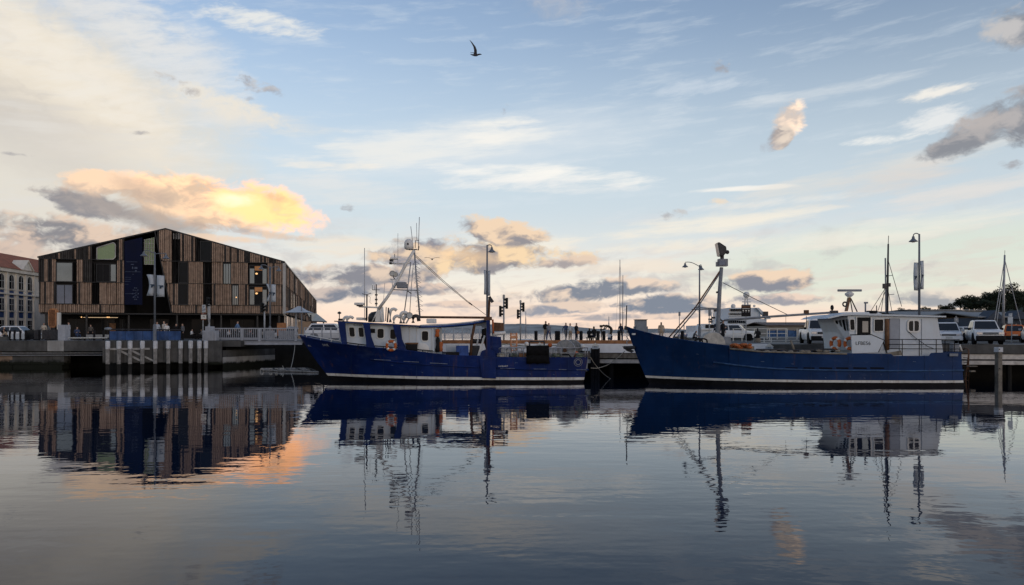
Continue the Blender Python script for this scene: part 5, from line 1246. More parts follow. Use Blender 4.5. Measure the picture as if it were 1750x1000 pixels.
# ------------------------------------------------------------------ street lamps
m_banner = M('pale_blue_white_banner', (0.42, 0.47, 0.52), 0.7, 0, .06, 2.0)
m_bmark = M('dark_banner_print', (0.03, 0.05, 0.08), 0.7)
def bell(root, c, hook):
    """bell-shaped lamp head hanging from its arm"""
    o = MB().lathe(c, [(.30, 0), (.29, .035), (.17, .13), (.10, .22), (.08, .36), (.03, .40)], 14).build('lamp_head', m_lampgrey, root, 'auto')
    MB().lathe(Vector(c) + Vector((0, 0, -.05)), [(.10, 0), (.15, .05)], 10).build('lens', m_lens, o)
def street_lamp(px, D, ptop, arms, label, base=DK, banners=None, tall=False):
    x = X(px, D); zt = Z(ptop, D)
    r = T('street_lamp', label, 'street lamp', (x, D, base), 0, 'harbour street lamps')
    H = zt - base
    MB().lathe((x, D, base), [(.20, 0), (.20, .05), (.15, .12), (.145, 1.3), (.11, 1.42), (.095, 1.5)], 12).build('base_sleeve', m_lampgrey, r, 'auto')
    MB().tube([(x, D, base + 1.4), (x, D, base + H * .7), (x, D, zt)], .088, 10, .06).build('pole', m_lampgrey, r, True)
    for a, L, rise, drop in arms:
        d = Vector((math.cos(a), math.sin(a), 0)); pts = []
        if tall:                                    # tight hook at the pole top
            rr = L / 2
            for k in range(8): q = PI * k / 7; pts.append(Vector((x, D, zt - .12)) + d * (rr - rr * math.cos(q)) + Vector((0, 0, rr * .8 * math.sin(q))))
            c = pts[-1] + Vector((0, 0, -.42)); pts.append(pts[-1] + Vector((0, 0, -.06)))
        else:
            for k in range(7): f = k / 6; pts.append(Vector((x, D, zt - .15)) + d * (L * f) + Vector((0, 0, rise * math.sin(f * PI * .62))))
            c = pts[-1] + Vector((0, 0, -.46)); pts.append(pts[-1] + Vector((0, 0, -.1)))
        MB().tube(pts, .035, 7).build('arm', m_lampgrey, r, True)
        bell(r, c, 0)
    for (bx0, bx1, by0, by1, bow, mark) in (banners or []):
        mb = MB(); rows = []
        for k in range(7):
            f = k / 6; py = by0 + (by1 - by0) * f; w = bow * math.sin(f * PI)
            rows.append([P(bx0 + w, py, D - .05), P((bx0 + bx1) / 2 + w * .7, py + .3, D - .05 - .12 * math.sin(f * PI)), P(bx1 + w * .4, py + .6, D)])
        mb.rings(rows, False, False); bo = mb.build('banner', m_banner, r, True); s = bo.modifiers.new('thick', 'SOLIDIFY'); s.thickness = .012
        for yy in (by0, by1): MB().tube([P(px, yy + .5, D), P(bx0 if bx0 < px else bx1, yy, D - .05)], .018, 5).build('banner_arm', m_lampgrey, r)
        if mark:
            wd = (bx1 - bx0); mx = (bx0 + bx1) / 2 + bow * .7; my = by0 + (by1 - by0) * .53; pm = []
            for ax_, ay_ in ((-.36, -.9), (.36, -.9), (.40, .6), (.2, .2), (.05, 1.6), (-.16, 1.2), (-.05, .0)): pm.append(P(mx + ax_ * wd, my + ay_ * 2.4, D - .22))
            MB().prism(pm, (0, .02, 0)).build('print', m_bmark, bo)
    return r
street_lamp(264.5, 66.5, 431, [(PI, .95, .30, 0), (.1, .95, .05, 0)], 'grey twin-headed street lamp with two banners in front of the navy mural', DL - .02, [(250.5, 262, 469, 505, 4.5, True), (268, 281, 470.5, 507, -.5, True)])
street_lamp(461.5, 78, 456, [(PI + .4, .85, .35, 0), (.35, .85, .2, 0)], 'grey twin-headed street lamp with two banners before the right end of the hotel', DK, [(454.5, 460, 485, 515, 5, True), (463.5, 471.5, 486, 516, -.5, True)])
street_lamp(832.5, 58.5, 419, [(0, .36, 0, 0)], 'dark hooked street lamp with banners rising behind the trawler stern', DK, [(827, 831.5, 462, 503, .6, False), (834, 838, 463, 505, -.4, False)], tall=True)
street_lamp(1195.5, 73, 453, [(PI + .15, 1.45, .42, 0), (.95, .4, .2, 0)], 'slender street lamp with one long arm behind the bow of the dark blue boat', DK)
street_lamp(1571, 53.5, 400, [(PI, .42, 0, 0)], 'dark hooked street lamp with two banners behind the white cabin', DK, [(1562, 1569, 449, 496, -1.2, True), (1572.5, 1578.5, 446, 494, 1.2, True)], tall=True)

# ------------------------------------------------------------------ traffic signals and signs
m_sig = M('traffic_signal_black', (0.012, 0.013, 0.014), 0.6, 0, .2, 4.0)
m_pole = M('pale_grey_pole', (0.32, 0.34, 0.36), 0.5, .1, .15, 3.0)
def signal_head(root, c, rz, s=1.0, n=3):
    c = Vector(c); R_ = Matrix.Rotation(rz, 3, 'Z')
    o = MB().box(c, (.30 * s, .16 * s, .34 * n * s), rz).build('signal_head', m_sig, root, bevel=.03)
    for k in range(n):
        z = (k - (n - 1) / 2) * .32 * s; f = c + R_ @ Vector((0, -.08 * s, 0)) + Vector((0, 0, z))
        hood = []
        for d in (0, .24 * s):
            hood.append([f + R_ @ Vector((.12 * s * math.cos(q), -d, .12 * s * math.sin(q))) for q in [PI * (-.15 + 1.3 * j / 8) for j in range(9)]])
        h = MB().rings(hood, False, False).build('visor', m_sig, o); sm = h.modifiers.new('t', 'SOLIDIFY'); sm.thickness = .012
        MB().lathe(f + R_ @ Vector((0, -.012, 0)), [(.10 * s, 0), (.06 * s, .03)], 10, R_ @ Matrix.Rotation(PI / 2, 3, 'X')).build('lens', m_dark, o)
def traffic_signal(px, D, ptop, heads, label, pole=m_pole):
    x, zt = X(px, D), Z(ptop, D)
    r = T('traffic_signal', label, 'traffic light', (x, D, DK), 0, 'traffic lights')
    MB().tube([(x, D, DK), (x, D, zt)], .075, 9).build('pole', pole, r, True)
    MB().lathe((x, D, zt), [(.10, -.05), (.11, .05), (.11, .28), (.04, .34)], 9).build('cap', m_concl, r, 'auto')
    for hx, hy, rz, n in heads:
        c = P(hx, hy, D); signal_head(r, c, rz, .95, n)
        MB().tube([(x, D, c.z + .2), (c.x, D, c.z + .2)], .03, 6).build('bracket', m_sig, r); MB().tube([(x, D, c.z - .2), (c.x, D, c.z - .2)], .03, 6).build('bracket', m_sig, r)
    return r
traffic_signal(861, 67, 510, [(866, 518.5, -1.1, 3), (855, 532, 1.2, 3)], 'traffic light behind the trawler stern, nearer of the pair')
traffic_signal(889.5, 79, 518.5, [(894.5, 525, -1.1, 3), (885, 537, 1.2, 3)], 'traffic light behind the trawler stern, farther and shorter of the pair')
traffic_signal(357.5, 70, 526, [(355, 517, 1.3, 3)], 'traffic light on a grey pole before the middle of the hotel')
traffic_signal(452, 72, 518, [(447, 526, .9, 3), (456, 527, -1.2, 2)], 'traffic light on a thin white pole near the right end of the hotel')
def sign_post(px, D, ptop, plates, label, pole_r=.04):
    x, zt = X(px, D), Z(ptop, D)
    r = T('sign_post', label, 'sign', (x, D, DK))
    MB().tube([(x, D, DK), (x, D, zt)], pole_r, 8).build('pole', m_pole, r)
    for (x0, x1, y0, y1, m, txt, tm, sz) in plates:
        o = MB().prism([P(x0, y1, D - .07), P(x1, y1, D - .07), P(x1, y0, D - .07), P(x0, y0, D - .07)], (0, .02, 0)).build('plate', m, r)
        for i, t_ in enumerate(txt): words(t_, sz, tm, o, facing(P((x0 + x1) / 2, y0 + (y1 - y0) * (i + .7) / (len(txt) + .4), D - .085)), 'print')
    return r
m_signw = M('white_sign_face', (.62, .62, .58), .4, 0, .05, 2.0); m_signr = M('faded_red_sign_face', (.42, .14, .09), .5, 0, .1, 2.0); m_blk = m_blackp
sign_post(347, 69, 521, [(345.3, 351, 521, 533.5, m_banner, ['P', '2P'], m_bmark, .3), (343.5, 352.5, 537, 546, m_signw, ['75'], m_blk, .22), (343.5, 352.5, 536.2, 538, m_signr, [], None, 0), (343.5, 352.5, 545.2, 546.6, m_signr, [], None, 0)], 'two small road signs on a thin pole before the hotel entrance')
sign_post(1275, 66, 522, [(1267, 1283, 521.5, 541, m_blackp, [], None, 0)], 'black information board on a pole in front of the white ship')
bd = bpy.data.objects['sign_post.001']
pl = [c for c in bd.children if c.name.startswith('plate')][0]
MB().prism([P(1268.2, 526, 65.9), P(1281.8, 526, 65.9), P(1281.8, 522.6, 65.9), P(1268.2, 522.6, 65.9)], (0, .02, 0)).build('header', m_rust, pl)
MB().prism([P(1269, 528, 65.9), P(1281, 528, 65.9), P(1281, 527, 65.9), P(1269, 527, 65.9)], (0, .02, 0)).build('line', m_signw, pl)
for px in (1270.2, 1275, 1279.6): MB().lathe(P(px, 531, 65.9), [(.07, 0), (.07, .02)], 10, Matrix.Rotation(PI / 2, 3, 'X')).build('symbol', m_signw, pl); MB().prism([P(px - 1, 534.4, 65.9), P(px + 1, 534.4, 65.9), P(px + 1, 533.5, 65.9), P(px - 1, 533.5, 65.9)], (0, .02, 0)).build('symbol', m_greyp, pl)
sign_post(1161, 76, 535, [(1159.5, 1163, 533, 540, m_greyp, [], None, 0)], 'thin pole with a small grey box beside the bow mast')
sign_post(1212, 70, 530, [(1210.5, 1215, 529, 540, m_greyp, [], None, 0)], 'narrow grey street sign seen edge-on behind the bow mast')
sign_post(1688 + 41, 62, 535, [(1722.5, 1731, 542, 553, m_banner, [], None, 0), (1724, 1729, 536, 541, m_banner, ['P'], m_bmark, .2)], 'white parking sign behind the white pickup at the right')
sign_post(1634, 66, 540, [(1631, 1638, 543, 551, m_greyp, ['P'], m_signw, .25)], 'small grey parking sign between the white cars')

# ------------------------------------------------------------------ bridge over the inlet with its railings and barriers
m_rail = M('pale_grey_railing_paint', (.34, .36, .40), .5, 0, .12, 3.0)
BD = 70.0
br_ = T('footbridge', 'grey steel footbridge with balustrade crossing the inlet left of the trawler', 'bridge', (X(450, BD), BD, DK))
MB().bb(X(378, BD), X(523, BD), BD, BD + 3.6, Z(581.5, BD), Z(580, BD)).build('deck', m_greyp, br_)
gd = MB().prism([P(379, 583, BD - .05), P(517, 584, BD - .05), P(515, 588.5, BD - .05), P(380, 588.5, BD - .05)], (0, .3, 0)).build('girder', m_rail, br_)
MB().bb(X(379, BD), X(516, BD), BD - .14, BD + .1, Z(589.3, BD), Z(588.2, BD)).build('flange', m_rail, gd)
MB().bb(X(379, BD), X(516, BD), BD - .14, BD + .1, Z(583.6, BD), Z(582.6, BD)).build('flange', m_rail, gd)
for y, h in ((561.5, .10), (579.5, .08)): MB().bb(X(362, BD), X(510, BD), BD - .02, BD + .08, Z(y, BD) - h / 2, Z(y, BD) + h / 2).build('rail', m_rail, br_)
for px in (413.5, 443.5, 505.5): MB().bb(X(px, BD) - .10, X(px, BD) + .10, BD - .08, BD + .12, Z(583, BD), Z(561, BD)).build('post', m_rail, br_)
px = 364.0
while px < 504:
    if not (443 < px < 444.5): MB().bb(X(px, BD) - .022, X(px, BD) + .022, BD, BD + .05, Z(579, BD), Z(562, BD)).build('baluster', m_rail, br_)
    px += 3.3
for a, b in ((452, 468), (476, 503)): MB().bb(X(a, BD), X(b, BD), BD + .1, BD + .16, Z(578, BD), Z(565, BD)).build('infill_panel', m_rail, br_)
MB().bb(X(372, BD), X(443, BD), BD + .1, BD + .25, Z(579, BD), Z(577, BD)).build('kick_plate', m_rail, br_)
# machinery plinth at the bridge end
pl_ = T('bridge_plinth', 'stepped grey metal cabinet at the left end of the footbridge', 'cabinet', (X(357, 69), 69, DL))
MB().bb(X(348, 69), X(367, 69), 68.7, 70, DL, Z(565, 69)).build('lower_box', m_rail, pl_, bevel=.02); MB().bb(X(352, 69), X(361, 69), 68.8, 69.8, Z(565, 69), Z(558, 69)).build('upper_box', m_rail, pl_, bevel=.02)
MB().bb(X(367.1, 69), X(370, 69), 68.8, 69.7, DL, Z(569, 69)).build('side_box', m_rail, pl_, bevel=.02)
for k in range(6): MB().bb(X(349.5 + k * 3, 69), X(350.1 + k * 3, 69), 68.66, 68.7, DL + .1, Z(566.5, 69)).build('rib', m_rail, pl_)
MB().tube([P(357, 558, 69.4), P(357.2, 545, 69.4), P(357, 524, 69.4)], .13, 8).build('conduit', m_pole, pl_)
# blue screened barrier on the pier
bb_ = T('blue_barrier', 'long blue mesh covered barrier on the pier in front of the hotel', 'barrier', (X(248, 67), 67, DL))
m_bmesh = M('blue_shade_cloth', (.035, .075, .19), .75, 0, .35, 1.2, streak=.4, streak_col=(.09, .13, .24))
xs_ = [187, 200, 214, 229, 244, 259, 273, 287, 299, 309]
for a, b in zip(xs_[:-1], xs_[1:]): MB().prism([P(a + .3, 581, 66.8), P(b - .3, 581, 66.8), P(b - .3, 566, 66.8), P(a + .3, 566, 66.8)], (0, .03, 0)).build('cloth_panel', m_bmesh, bb_)
for a in xs_: MB().tube([P(a, 582, 66.85), P(a, 563.5, 66.85)], .035, 6).build('post', m_blackp, bb_)
MB().tube([P(182, 561.5, 66.85), P(187, 563, 66.85), P(309, 563.8, 66.85)], .06, 6).build('top_rail', m_dkmetal, bb_)
MB().ball(P(185, 562, 66.85), .28, 8, 5, (1.3, .6, .5)).build('end_cover', m_greyp, bb_, True)
# chain fence and grey cabinet along the left quay
fn = T('quay_fence', 'low dark post and white panel fence along the left quay', 'fence', (X(60, 70.5), 70.5, DL))
for px in (17, 25, 35, 44, 67, 100, 145, 161, 177): MB().box(P(px, 574, 70.6) * 1.0, (.14, .14, 1.05)).build('post', m_blackp, fn)
for a, b in ((18, 25), (26, 34.5), (36, 43.5)): MB().prism([P(a, 579.5, 70.6), P(b, 579.5, 70.6), P(b, 570, 70.6), P(a, 570, 70.6)], (0, .04, 0)).build('panel', m_banner, fn)
for a, b in ((45, 58), (58, 70), (72, 84), (84, 99)): MB().prism([P(a, 580, 71.2), P(b - .4, 580, 71.2), P(b - .4, 563, 71.2), P(a, 564.5, 71.2)], (0, .05, 0)).build('slatted_panel', m_trim if a < 58 else m_dkmetal, fn)
for y in (577.6,): MB().tube([P(112, y, 70.4), P(183, y, 70.4)], .05, 6).build('white_rail', m_signw, fn)
for a, b in ((147, 160.5), (163, 182)): MB().prism([P(a, 577, 71.5), P(b, 577, 71.5), P(b, 572, 71.5), P(a, 572, 71.5)], (0, .9, 0)).build('planter', m_concl, fn)
gc = MB(); gc.bb(X(103, 70.2), X(115, 70.2), 69.8, 70.7, DL, Z(555.5, 70.2)); one('service_cabinet', gc, m_rail, 'tall pale grey service cabinet on the left quay', 'cabinet', bevel=.02)
cab2 = T('grey_kiosk', 'square grey metal kiosk behind the bow of the dark blue boat', 'kiosk', (X(1096, 61), 61, DK))
MB().bb(X(1086, 61), X(1104, 61), 60.6, 61.6, DK, Z(547, 61)).build('body', m_greyp, cab2, bevel=.02); MB().bb(X(1085, 61), X(1105, 61), 60.5, 61.7, Z(547, 61), Z(546, 61)).build('lid', m_dkmetal, cab2)
MB().bb(X(1083.5, 61), X(1085.8, 61), 60.8, 61.3, DK + .3, Z(558, 61)).build('side_box', m_greyp, cab2); MB().bb(X(1104.2, 61), X(1106.5, 61), 60.8, 61.3, DK + .3, Z(558, 61)).build('side_box', m_greyp, cab2)
# railing panels behind the trawler (seen under the awning) and the road beyond
bal = T('harbour_railing', 'pale patterned railing along the far side of the wharf behind the trawler', 'railing', (X(700, 66), 66, DK))
RD = 66.0
for k, a in enumerate(range(520, 842, 15)):
    if a > 835: break
    MB().bb(X(a, RD) - .05, X(a, RD) + .05, RD, RD + .1, DK, Z(559.5, RD)).build('post', m_rail, bal)
    MB().bb(X(a, RD) + .06, X(a + 15, RD) - .06, RD + .02, RD + .08, Z(561, RD), Z(559.8, RD)).build('rail', m_rail, bal)
    MB().bb(X(a, RD) + .06, X(a + 15, RD) - .06, RD + .02, RD + .08, Z(570, RD), Z(569, RD)).build('rail', m_rail, bal)
    MB().bb(X(a, RD) + .06, X(a + 15, RD) - .06, RD + .02, RD + .08, Z(578.5, RD), Z(577.5, RD)).build('rail', m_rail, bal)
    for j in range(7): xx = X(a + 1.8 + j * 2, RD); MB().bb(xx - .02, xx + .02, RD + .03, RD + .07, Z(577.5, RD), Z(570, RD)).build('baluster', m_rail, bal)
    if a > 740:
        MB().torus(Vector((X(a + 7, RD), RD + .05, Z(565.4, RD))), .14, .025, 12, 5).build('ornament', m_rail, bal)
# bollards on the wharf
bl = T('bollard', 'x', 'bollard', (0, 0, 0), 0, 'dark timber bollards on the wharf')
MB().tube([(0, 0, 0), (0, 0, .85)], .15, 8).build('post', m_blackp, bl); MB().lathe((0, 0, .85), [(.17, 0), (.17, .08), (.05, .14)], 8).build('cap', m_blackp, bl)
for i, (px, lab) in enumerate(((916, 'dark bollard just left of the standing couple on the wharf'), (951, 'dark bollard right of the couple, left one of a close pair'), (954.6, 'dark bollard right of the couple, right one of a close pair'), (993, 'dark bollard right of the group of three'),
                (1022, 'dark bollard left of the bending bronze figure'), (1032, 'dark bollard right at the feet of the bending bronze figure'), (1058, 'dark bollard beside the bow of the dark blue boat'), (1166, 'dark bollard behind the foredeck of the dark blue boat'))):
    o = bl if i == 0 else copy_tree(bl); place(o, (X(px, 69), 69, DK)); o['label'] = lab
# berth markers: white gabled plates at the edge
def marker(px, py, wd, D, lab):
    r = T('berth_marker', lab, 'marker', P(px, py + 6, D), 0, 'white gabled ladder markers')
    w = wd / 2
    MB().prism([P(px - w, py + wd * .42, D), P(px + w, py + wd * .42, D), P(px + w, py + wd * .40, D), P(px, py, D), P(px - w, py + wd * .40, D)], (0, .04, 0)).build('gable_plate', m_signw, r)
    MB().prism([P(px - w * .85, py + wd * .42 + 5, D + .01), P(px + w * .85, py + wd * .42 + 5, D + .01), P(px + w * .85, py + wd * .42, D + .01), P(px - w * .85, py + wd * .42, D + .01)], (0, .03, 0)).build('number_plate', m_banner, r)
    words('4/5', .16, m_blk, r, facing(P(px, py + wd * .42 + 1.5, D - .01)))
marker(922.5, 585, 11, front(2) - .1, 'white gabled marker at the wharf edge behind the trawler stern')
marker(1017.5, 586, 13, front(6) - .7, 'white gabled marker on the dark piles between the boats')
marker(1315, 586.5, 15, 52.9, 'white gabled marker above the foredeck of the dark blue boat'); marker(1418, 587.5, 14, 52.2, 'white gabled marker in front of the parked ute')
# piles between the boats, ladder and pile at the right
for i, (px, py, lab) in enumerate(((1012.5, 595, 'dark round pile between the boats, left of three'), (1017.5, 592, 'dark round pile between the boats, middle of three'), (1022, 595, 'dark round pile between the boats, right of three'))):
    D = front(6) - .45; mb = MB().tube([P(px, py, D), (X(px, D), D, -1.5)], .13, 9); one('mooring_pile', mb, m_blackp, lab, 'pile', 'dark piles between the boats', 'auto')
rp_ = T('timber_pile', 'grey timber pile with white top against the wharf at the right', 'pile', (X(1708, 50.4), 50.4, 0))
MB().bb(X(1704.5, 50.4), X(1711.5, 50.4), 50.3, 50.7, -1.5, Z(600, 50.4)).build('post', m_wood, rp_, bevel=.02); MB().bb(X(1704, 50.4), X(1712, 50.4), 50.25, 50.75, Z(602, 50.4), Z(593.5, 50.4)).build('cap', m_pilecap, rp_, bevel=.02)
for y in (597, 630): MB().lathe(P(1708, y, 50.24), [(.04, 0), (.04, .02)], 8, Matrix.Rotation(PI / 2, 3, 'X')).build('bolt', m_blackp, rp_)
ld = T('quay_ladder', 'rusty orange quay ladder at the stern of the dark blue boat', 'ladder', (X(1656, 50.4), 50.4, 0))
MB().tube([(X(1655.5, 50.4), 50.4, -1)] + [P(1655.5, 606, 50.4), P(1655, 598, 50.6), P(1651, 595, 51), P(1646, 597, 51.3)], .05, 7).build('stringer', m_rust, ld, True)
MB().tube([(X(1655.5, 50.4), 51.0, -1)] + [P(1655.5, 606, 51.0), P(1655, 598, 51.2), P(1651, 595, 51.6), P(1646, 597, 51.9)], .05, 7).build('stringer', m_rust, ld, True)
for k in range(8): MB().tube([(X(1655.5, 50.4), 50.4, -.3 + k * .3), (X(1655.5, 50.4), 51.0, -.3 + k * .3)], .025, 6).build('rung', m_rust, ld)
MB().bb(X(1652, 50.3), X(1666, 50.3), 50.0, 50.3, Z(626.5, 50.3), Z(625, 50.3)).build('step', m_wood, ld); MB().bb(X(1656, 50.3), X(1664, 50.3), 50.1, 50.3, Z(635.5, 50.3), Z(633, 50.3)).build('step', m_wood, ld)
# ropes
def rope(pts, label, r=.022):
    P_ = [Vector(p) for p in pts]; out = []
    for i in range(len(P_) - 1):
        a, b = P_[max(i - 1, 0)], P_[i]; c_, d_ = P_[i + 1], P_[min(i + 2, len(P_) - 1)]
        for k in range(6):
            t_ = k / 6; out.append(.5 * ((2 * b) + (c_ - a) * t_ + (2 * a - 5 * b + 4 * c_ - d_) * t_ ** 2 + (-a + 3 * b - 3 * c_ + d_) * t_ ** 3))
    out.append(P_[-1]); one('mooring_rope', MB().tube(out, r, 6), m_rope, label, 'rope', smooth=True)
rope([P(1009, 611, 48.5), P(1018, 624, 49.5), P(1035, 642, 51.5), P(1052, 650.5, 53.2), P(1075, 650, 53.9), P(1095, 645, 54.2)], 'slack pale mooring rope sagging from the trawler stern')
rope([P(1010, 629, 48.5), P(1022, 629, 49.5), P(1040, 623, 50), P(1056, 611, 49), P(1068, 600, 48)], 'thin taut rope between the trawler stern and the anchor')
rope([P(504, 589, 69.9), P(503, 600, 68), P(499, 622, 64.5), P(495, 634, 63), P(490, 639, 62.5), P(486, 634, 62.6), P(483, 625, 62.8)], 'pale rope hanging in a loop under the footbridge')
# low floating timber frame by the bow
fp = T('floating_pontoon', 'low floating timber frame in the water by the trawler bow', 'pontoon', (X(500, 62), 62, 0))
for a, b in (((446, 626.5, 64), (522, 621, 66)), ((447, 628, 62.5), (475, 628.5, 61.8)), ((475, 628.5, 61.8), (544, 630.5, 60)), ((482, 625.5, 63), (530, 624, 64))): MB().tube([(X(a[0], a[2]), a[2], .12), (X(b[0], b[2]), b[2], .06)], .075, 8).build('log', m_pile, fp)
for k in range(5):
    f = k / 4; p_ = Vector((X(448, 62.5), 62.5, .13)).lerp(Vector((X(540, 60.2), 60.2, .15)), f); q_2 = Vector((X(448, 64), 64, .15)).lerp(Vector((X(524, 65.8), 65.8, .15)), f); MB().tube([p_, q_2], .05, 6).build('cross_log', m_dkconc, fp)
for px in (449, 464, 474, 483): MB().torus(Vector((X(px, 62.4), 62.2, .10)), .14, .035, 10, 5, (0, 1, .2)).build('shackle', m_rope, fp)
# umbrella tent, orange panels, kiosk at the hotel's right
um = T('cafe_umbrella', 'pale peaked cafe umbrella beside the right end of the hotel', 'umbrella', (X(509, 88), 88, DK))
cx_, cz_ = X(511, 88), Z(523.5, 88); hb = 1.35; zb2 = Z(534.5, 88)
mb = MB(); mb.rings([[(cx_ + sx * hb, 88 + sy * hb, zb2) for sx, sy in ((-1, -1), (1, -1), (1, 1), (-1, 1))], [(cx_ + sx * hb * .55, 88 + sy * hb * .55, zb2 + .28) for sx, sy in ((-1, -1), (1, -1), (1, 1), (-1, 1))], [(cx_ + sx * .12, 88 + sy * .12, cz_) for sx, sy in ((-1, -1), (1, -1), (1, 1), (-1, 1))]], True); mb.build('canopy', m_banner, um)
MB().tube([(X(506, 88), 88, DK), (X(506, 88), 88, cz_ - .2)], .09, 8).build('pole', m_rail, um); MB().tube([(X(515.5, 87), 87, DK), (X(515.5, 87), 87, Z(524, 87))], .07, 8).build('post', m_lampgrey, um)
m_ply = M('bare_plywood', (.34, .25, .18), .8, 0, .15, 2.0)
one('plywood_hoarding', MB().bb(X(509, 90), X(531, 90), 90, 90.1, DK, Z(549.5, 90)), m_ply, 'pale plywood hoarding under the cafe umbrella', 'hoarding')
one('orange_notice', MB().bb(X(473.5, 79), X(489, 79), 79, 79.06, DK + .5, Z(552, 79)), m_kerb, 'orange brown notice board at the right end of the footbridge', 'board')
lean = T('lean_to_roof', 'low dark sloping canopy with posts beside the long hotel wall', 'canopy', (X(540, 95), 95, DK))
MB().prism([P(525, 537, 94), P(541, 537, 120), P(559, 551.5, 94), P(533, 550, 94)], (0, 0, .12)).build('canopy', m_trim, lean); MB().tube([P(531, 538, 94.2), (X(531, 94.2), 94.2, DK)], .1, 8).build('post', m_trim, lean); MB().tube([P(553, 550.5, 94.2), (X(553, 94.2), 94.2, DK)], .08, 8).build('post', m_trim, lean)
pn = T('advertising_pillar', 'orange capsule shaped advertising pillar at the left corner of the hotel', 'pillar', (X(91, 90), 90, DK))
x0, x1 = X(82, 90), X(96, 90); z0, z1 = Z(560, 90), Z(527, 90)
pts = [(x0 + .25, z0), (x1 - .25, z0), (x1, z0 + .3), (x1, z1 - .3), (x1 - .25, z1), (x0 + .25, z1), (x0, z1 - .3), (x0, z0 + .3)]
MB().xz(pts, 90, 90.5).build('body', m_kerb, pn, bevel=.03)
for k in range(5): xx = x0 + .2 + k * (x1 - x0 - .4) / 4; MB().bb(xx - .03, xx + .03, 89.96, 90, z0 + .15, z1 - .2).build('rib', m_rust, pn)
MB().bb(x0 + .2, x1 - .2, 90.05, 90.45, DK, z0).build('plinth', m_trim, pn); MB().bb(x1 + .02, x1 + .3, 90.1, 90.5, DK, z1 - .5).build('side_panel', m_signw, pn)
# far side white rails on the wharf at right
for nm, a, b, D, ys, posts, lab in (('white_fence', 1252, 1345, 72, (562, 570), (1253, 1268, 1289, 1315, 1343), 'thin white railing behind the foredeck of the dark blue boat'), ('low_barrier', 1300, 1371, 60, (576.5, 582.5, 586), (1306, 1318, 1343, 1368), 'low white guard rail beside the parked ute')):
    r = T(nm, lab, 'railing', (X((a + b) / 2, D), D, DK))
    for y in ys: MB().tube([P(a, y, D), P(b, y, D)], .035, 6).build('rail', m_signw, r)
    for px in posts: MB().tube([(X(px, D), D, DK), P(px, ys[0], D)], .04, 6).build('post', m_signw, r)
bm_ = T('blue_mesh_fence', 'blue mesh construction fence beyond the foredeck of the dark blue boat', 'fence', (X(1330, 80), 80, DK))
for a, b in ((1311, 1328), (1328.5, 1345), (1345.5, 1362)): MB().prism([P(a, 577, 80), P(b, 577, 80), P(b, 565 + rand(-1, 1), 80), P(a, 565 + rand(-1, 1), 80)], (0, .05, 0)).build('mesh_panel', M('bright_blue_mesh', (.04, .09, .20), .8, 0, .45, 3.0, dirt=.3, dirt_col=(.2, .24, .3)), bm_)
for a in (1311, 1328.2, 1345.2, 1362): MB().tube([P(a, 580, 79.9), P(a, 562, 79.9)], .04, 6).build('post', m_signw, bm_)
hc = T('hand_trolley', 'orange steel hand trolley standing on the trawler stern deck', 'trolley', (X(878, N + 2), N + 2, Z(604, N + 2)))
HDp = N + 2.0
for px in (873, 883): MB().tube([P(px, 603, HDp), P(px, 569, HDp)], .05, 7).build('upright', M('pale_orange_paint', (.62, .30, .16), .5), hc)
for y in (571, 578, 585, 592, 599): MB().tube([P(873, y, HDp), P(883, y, HDp)], .04, 6).build('crossbar', MATS['pale_orange_paint'], hc)
MB().prism([P(871, 578, HDp - .1), P(885, 578, HDp - .1), P(884, 573, HDp - .1), P(872, 574, HDp - .1)], (0, .08, 0)).build('back_plate', MATS['pale_orange_paint'], hc)
for px in (873, 884): MB().lathe(P(px, 600, HDp), [(.10, -.04), (.13, 0), (.10, .04)], 10, Matrix.Rotation(PI / 2, 3, 'Y')).build('wheel', m_black, hc)
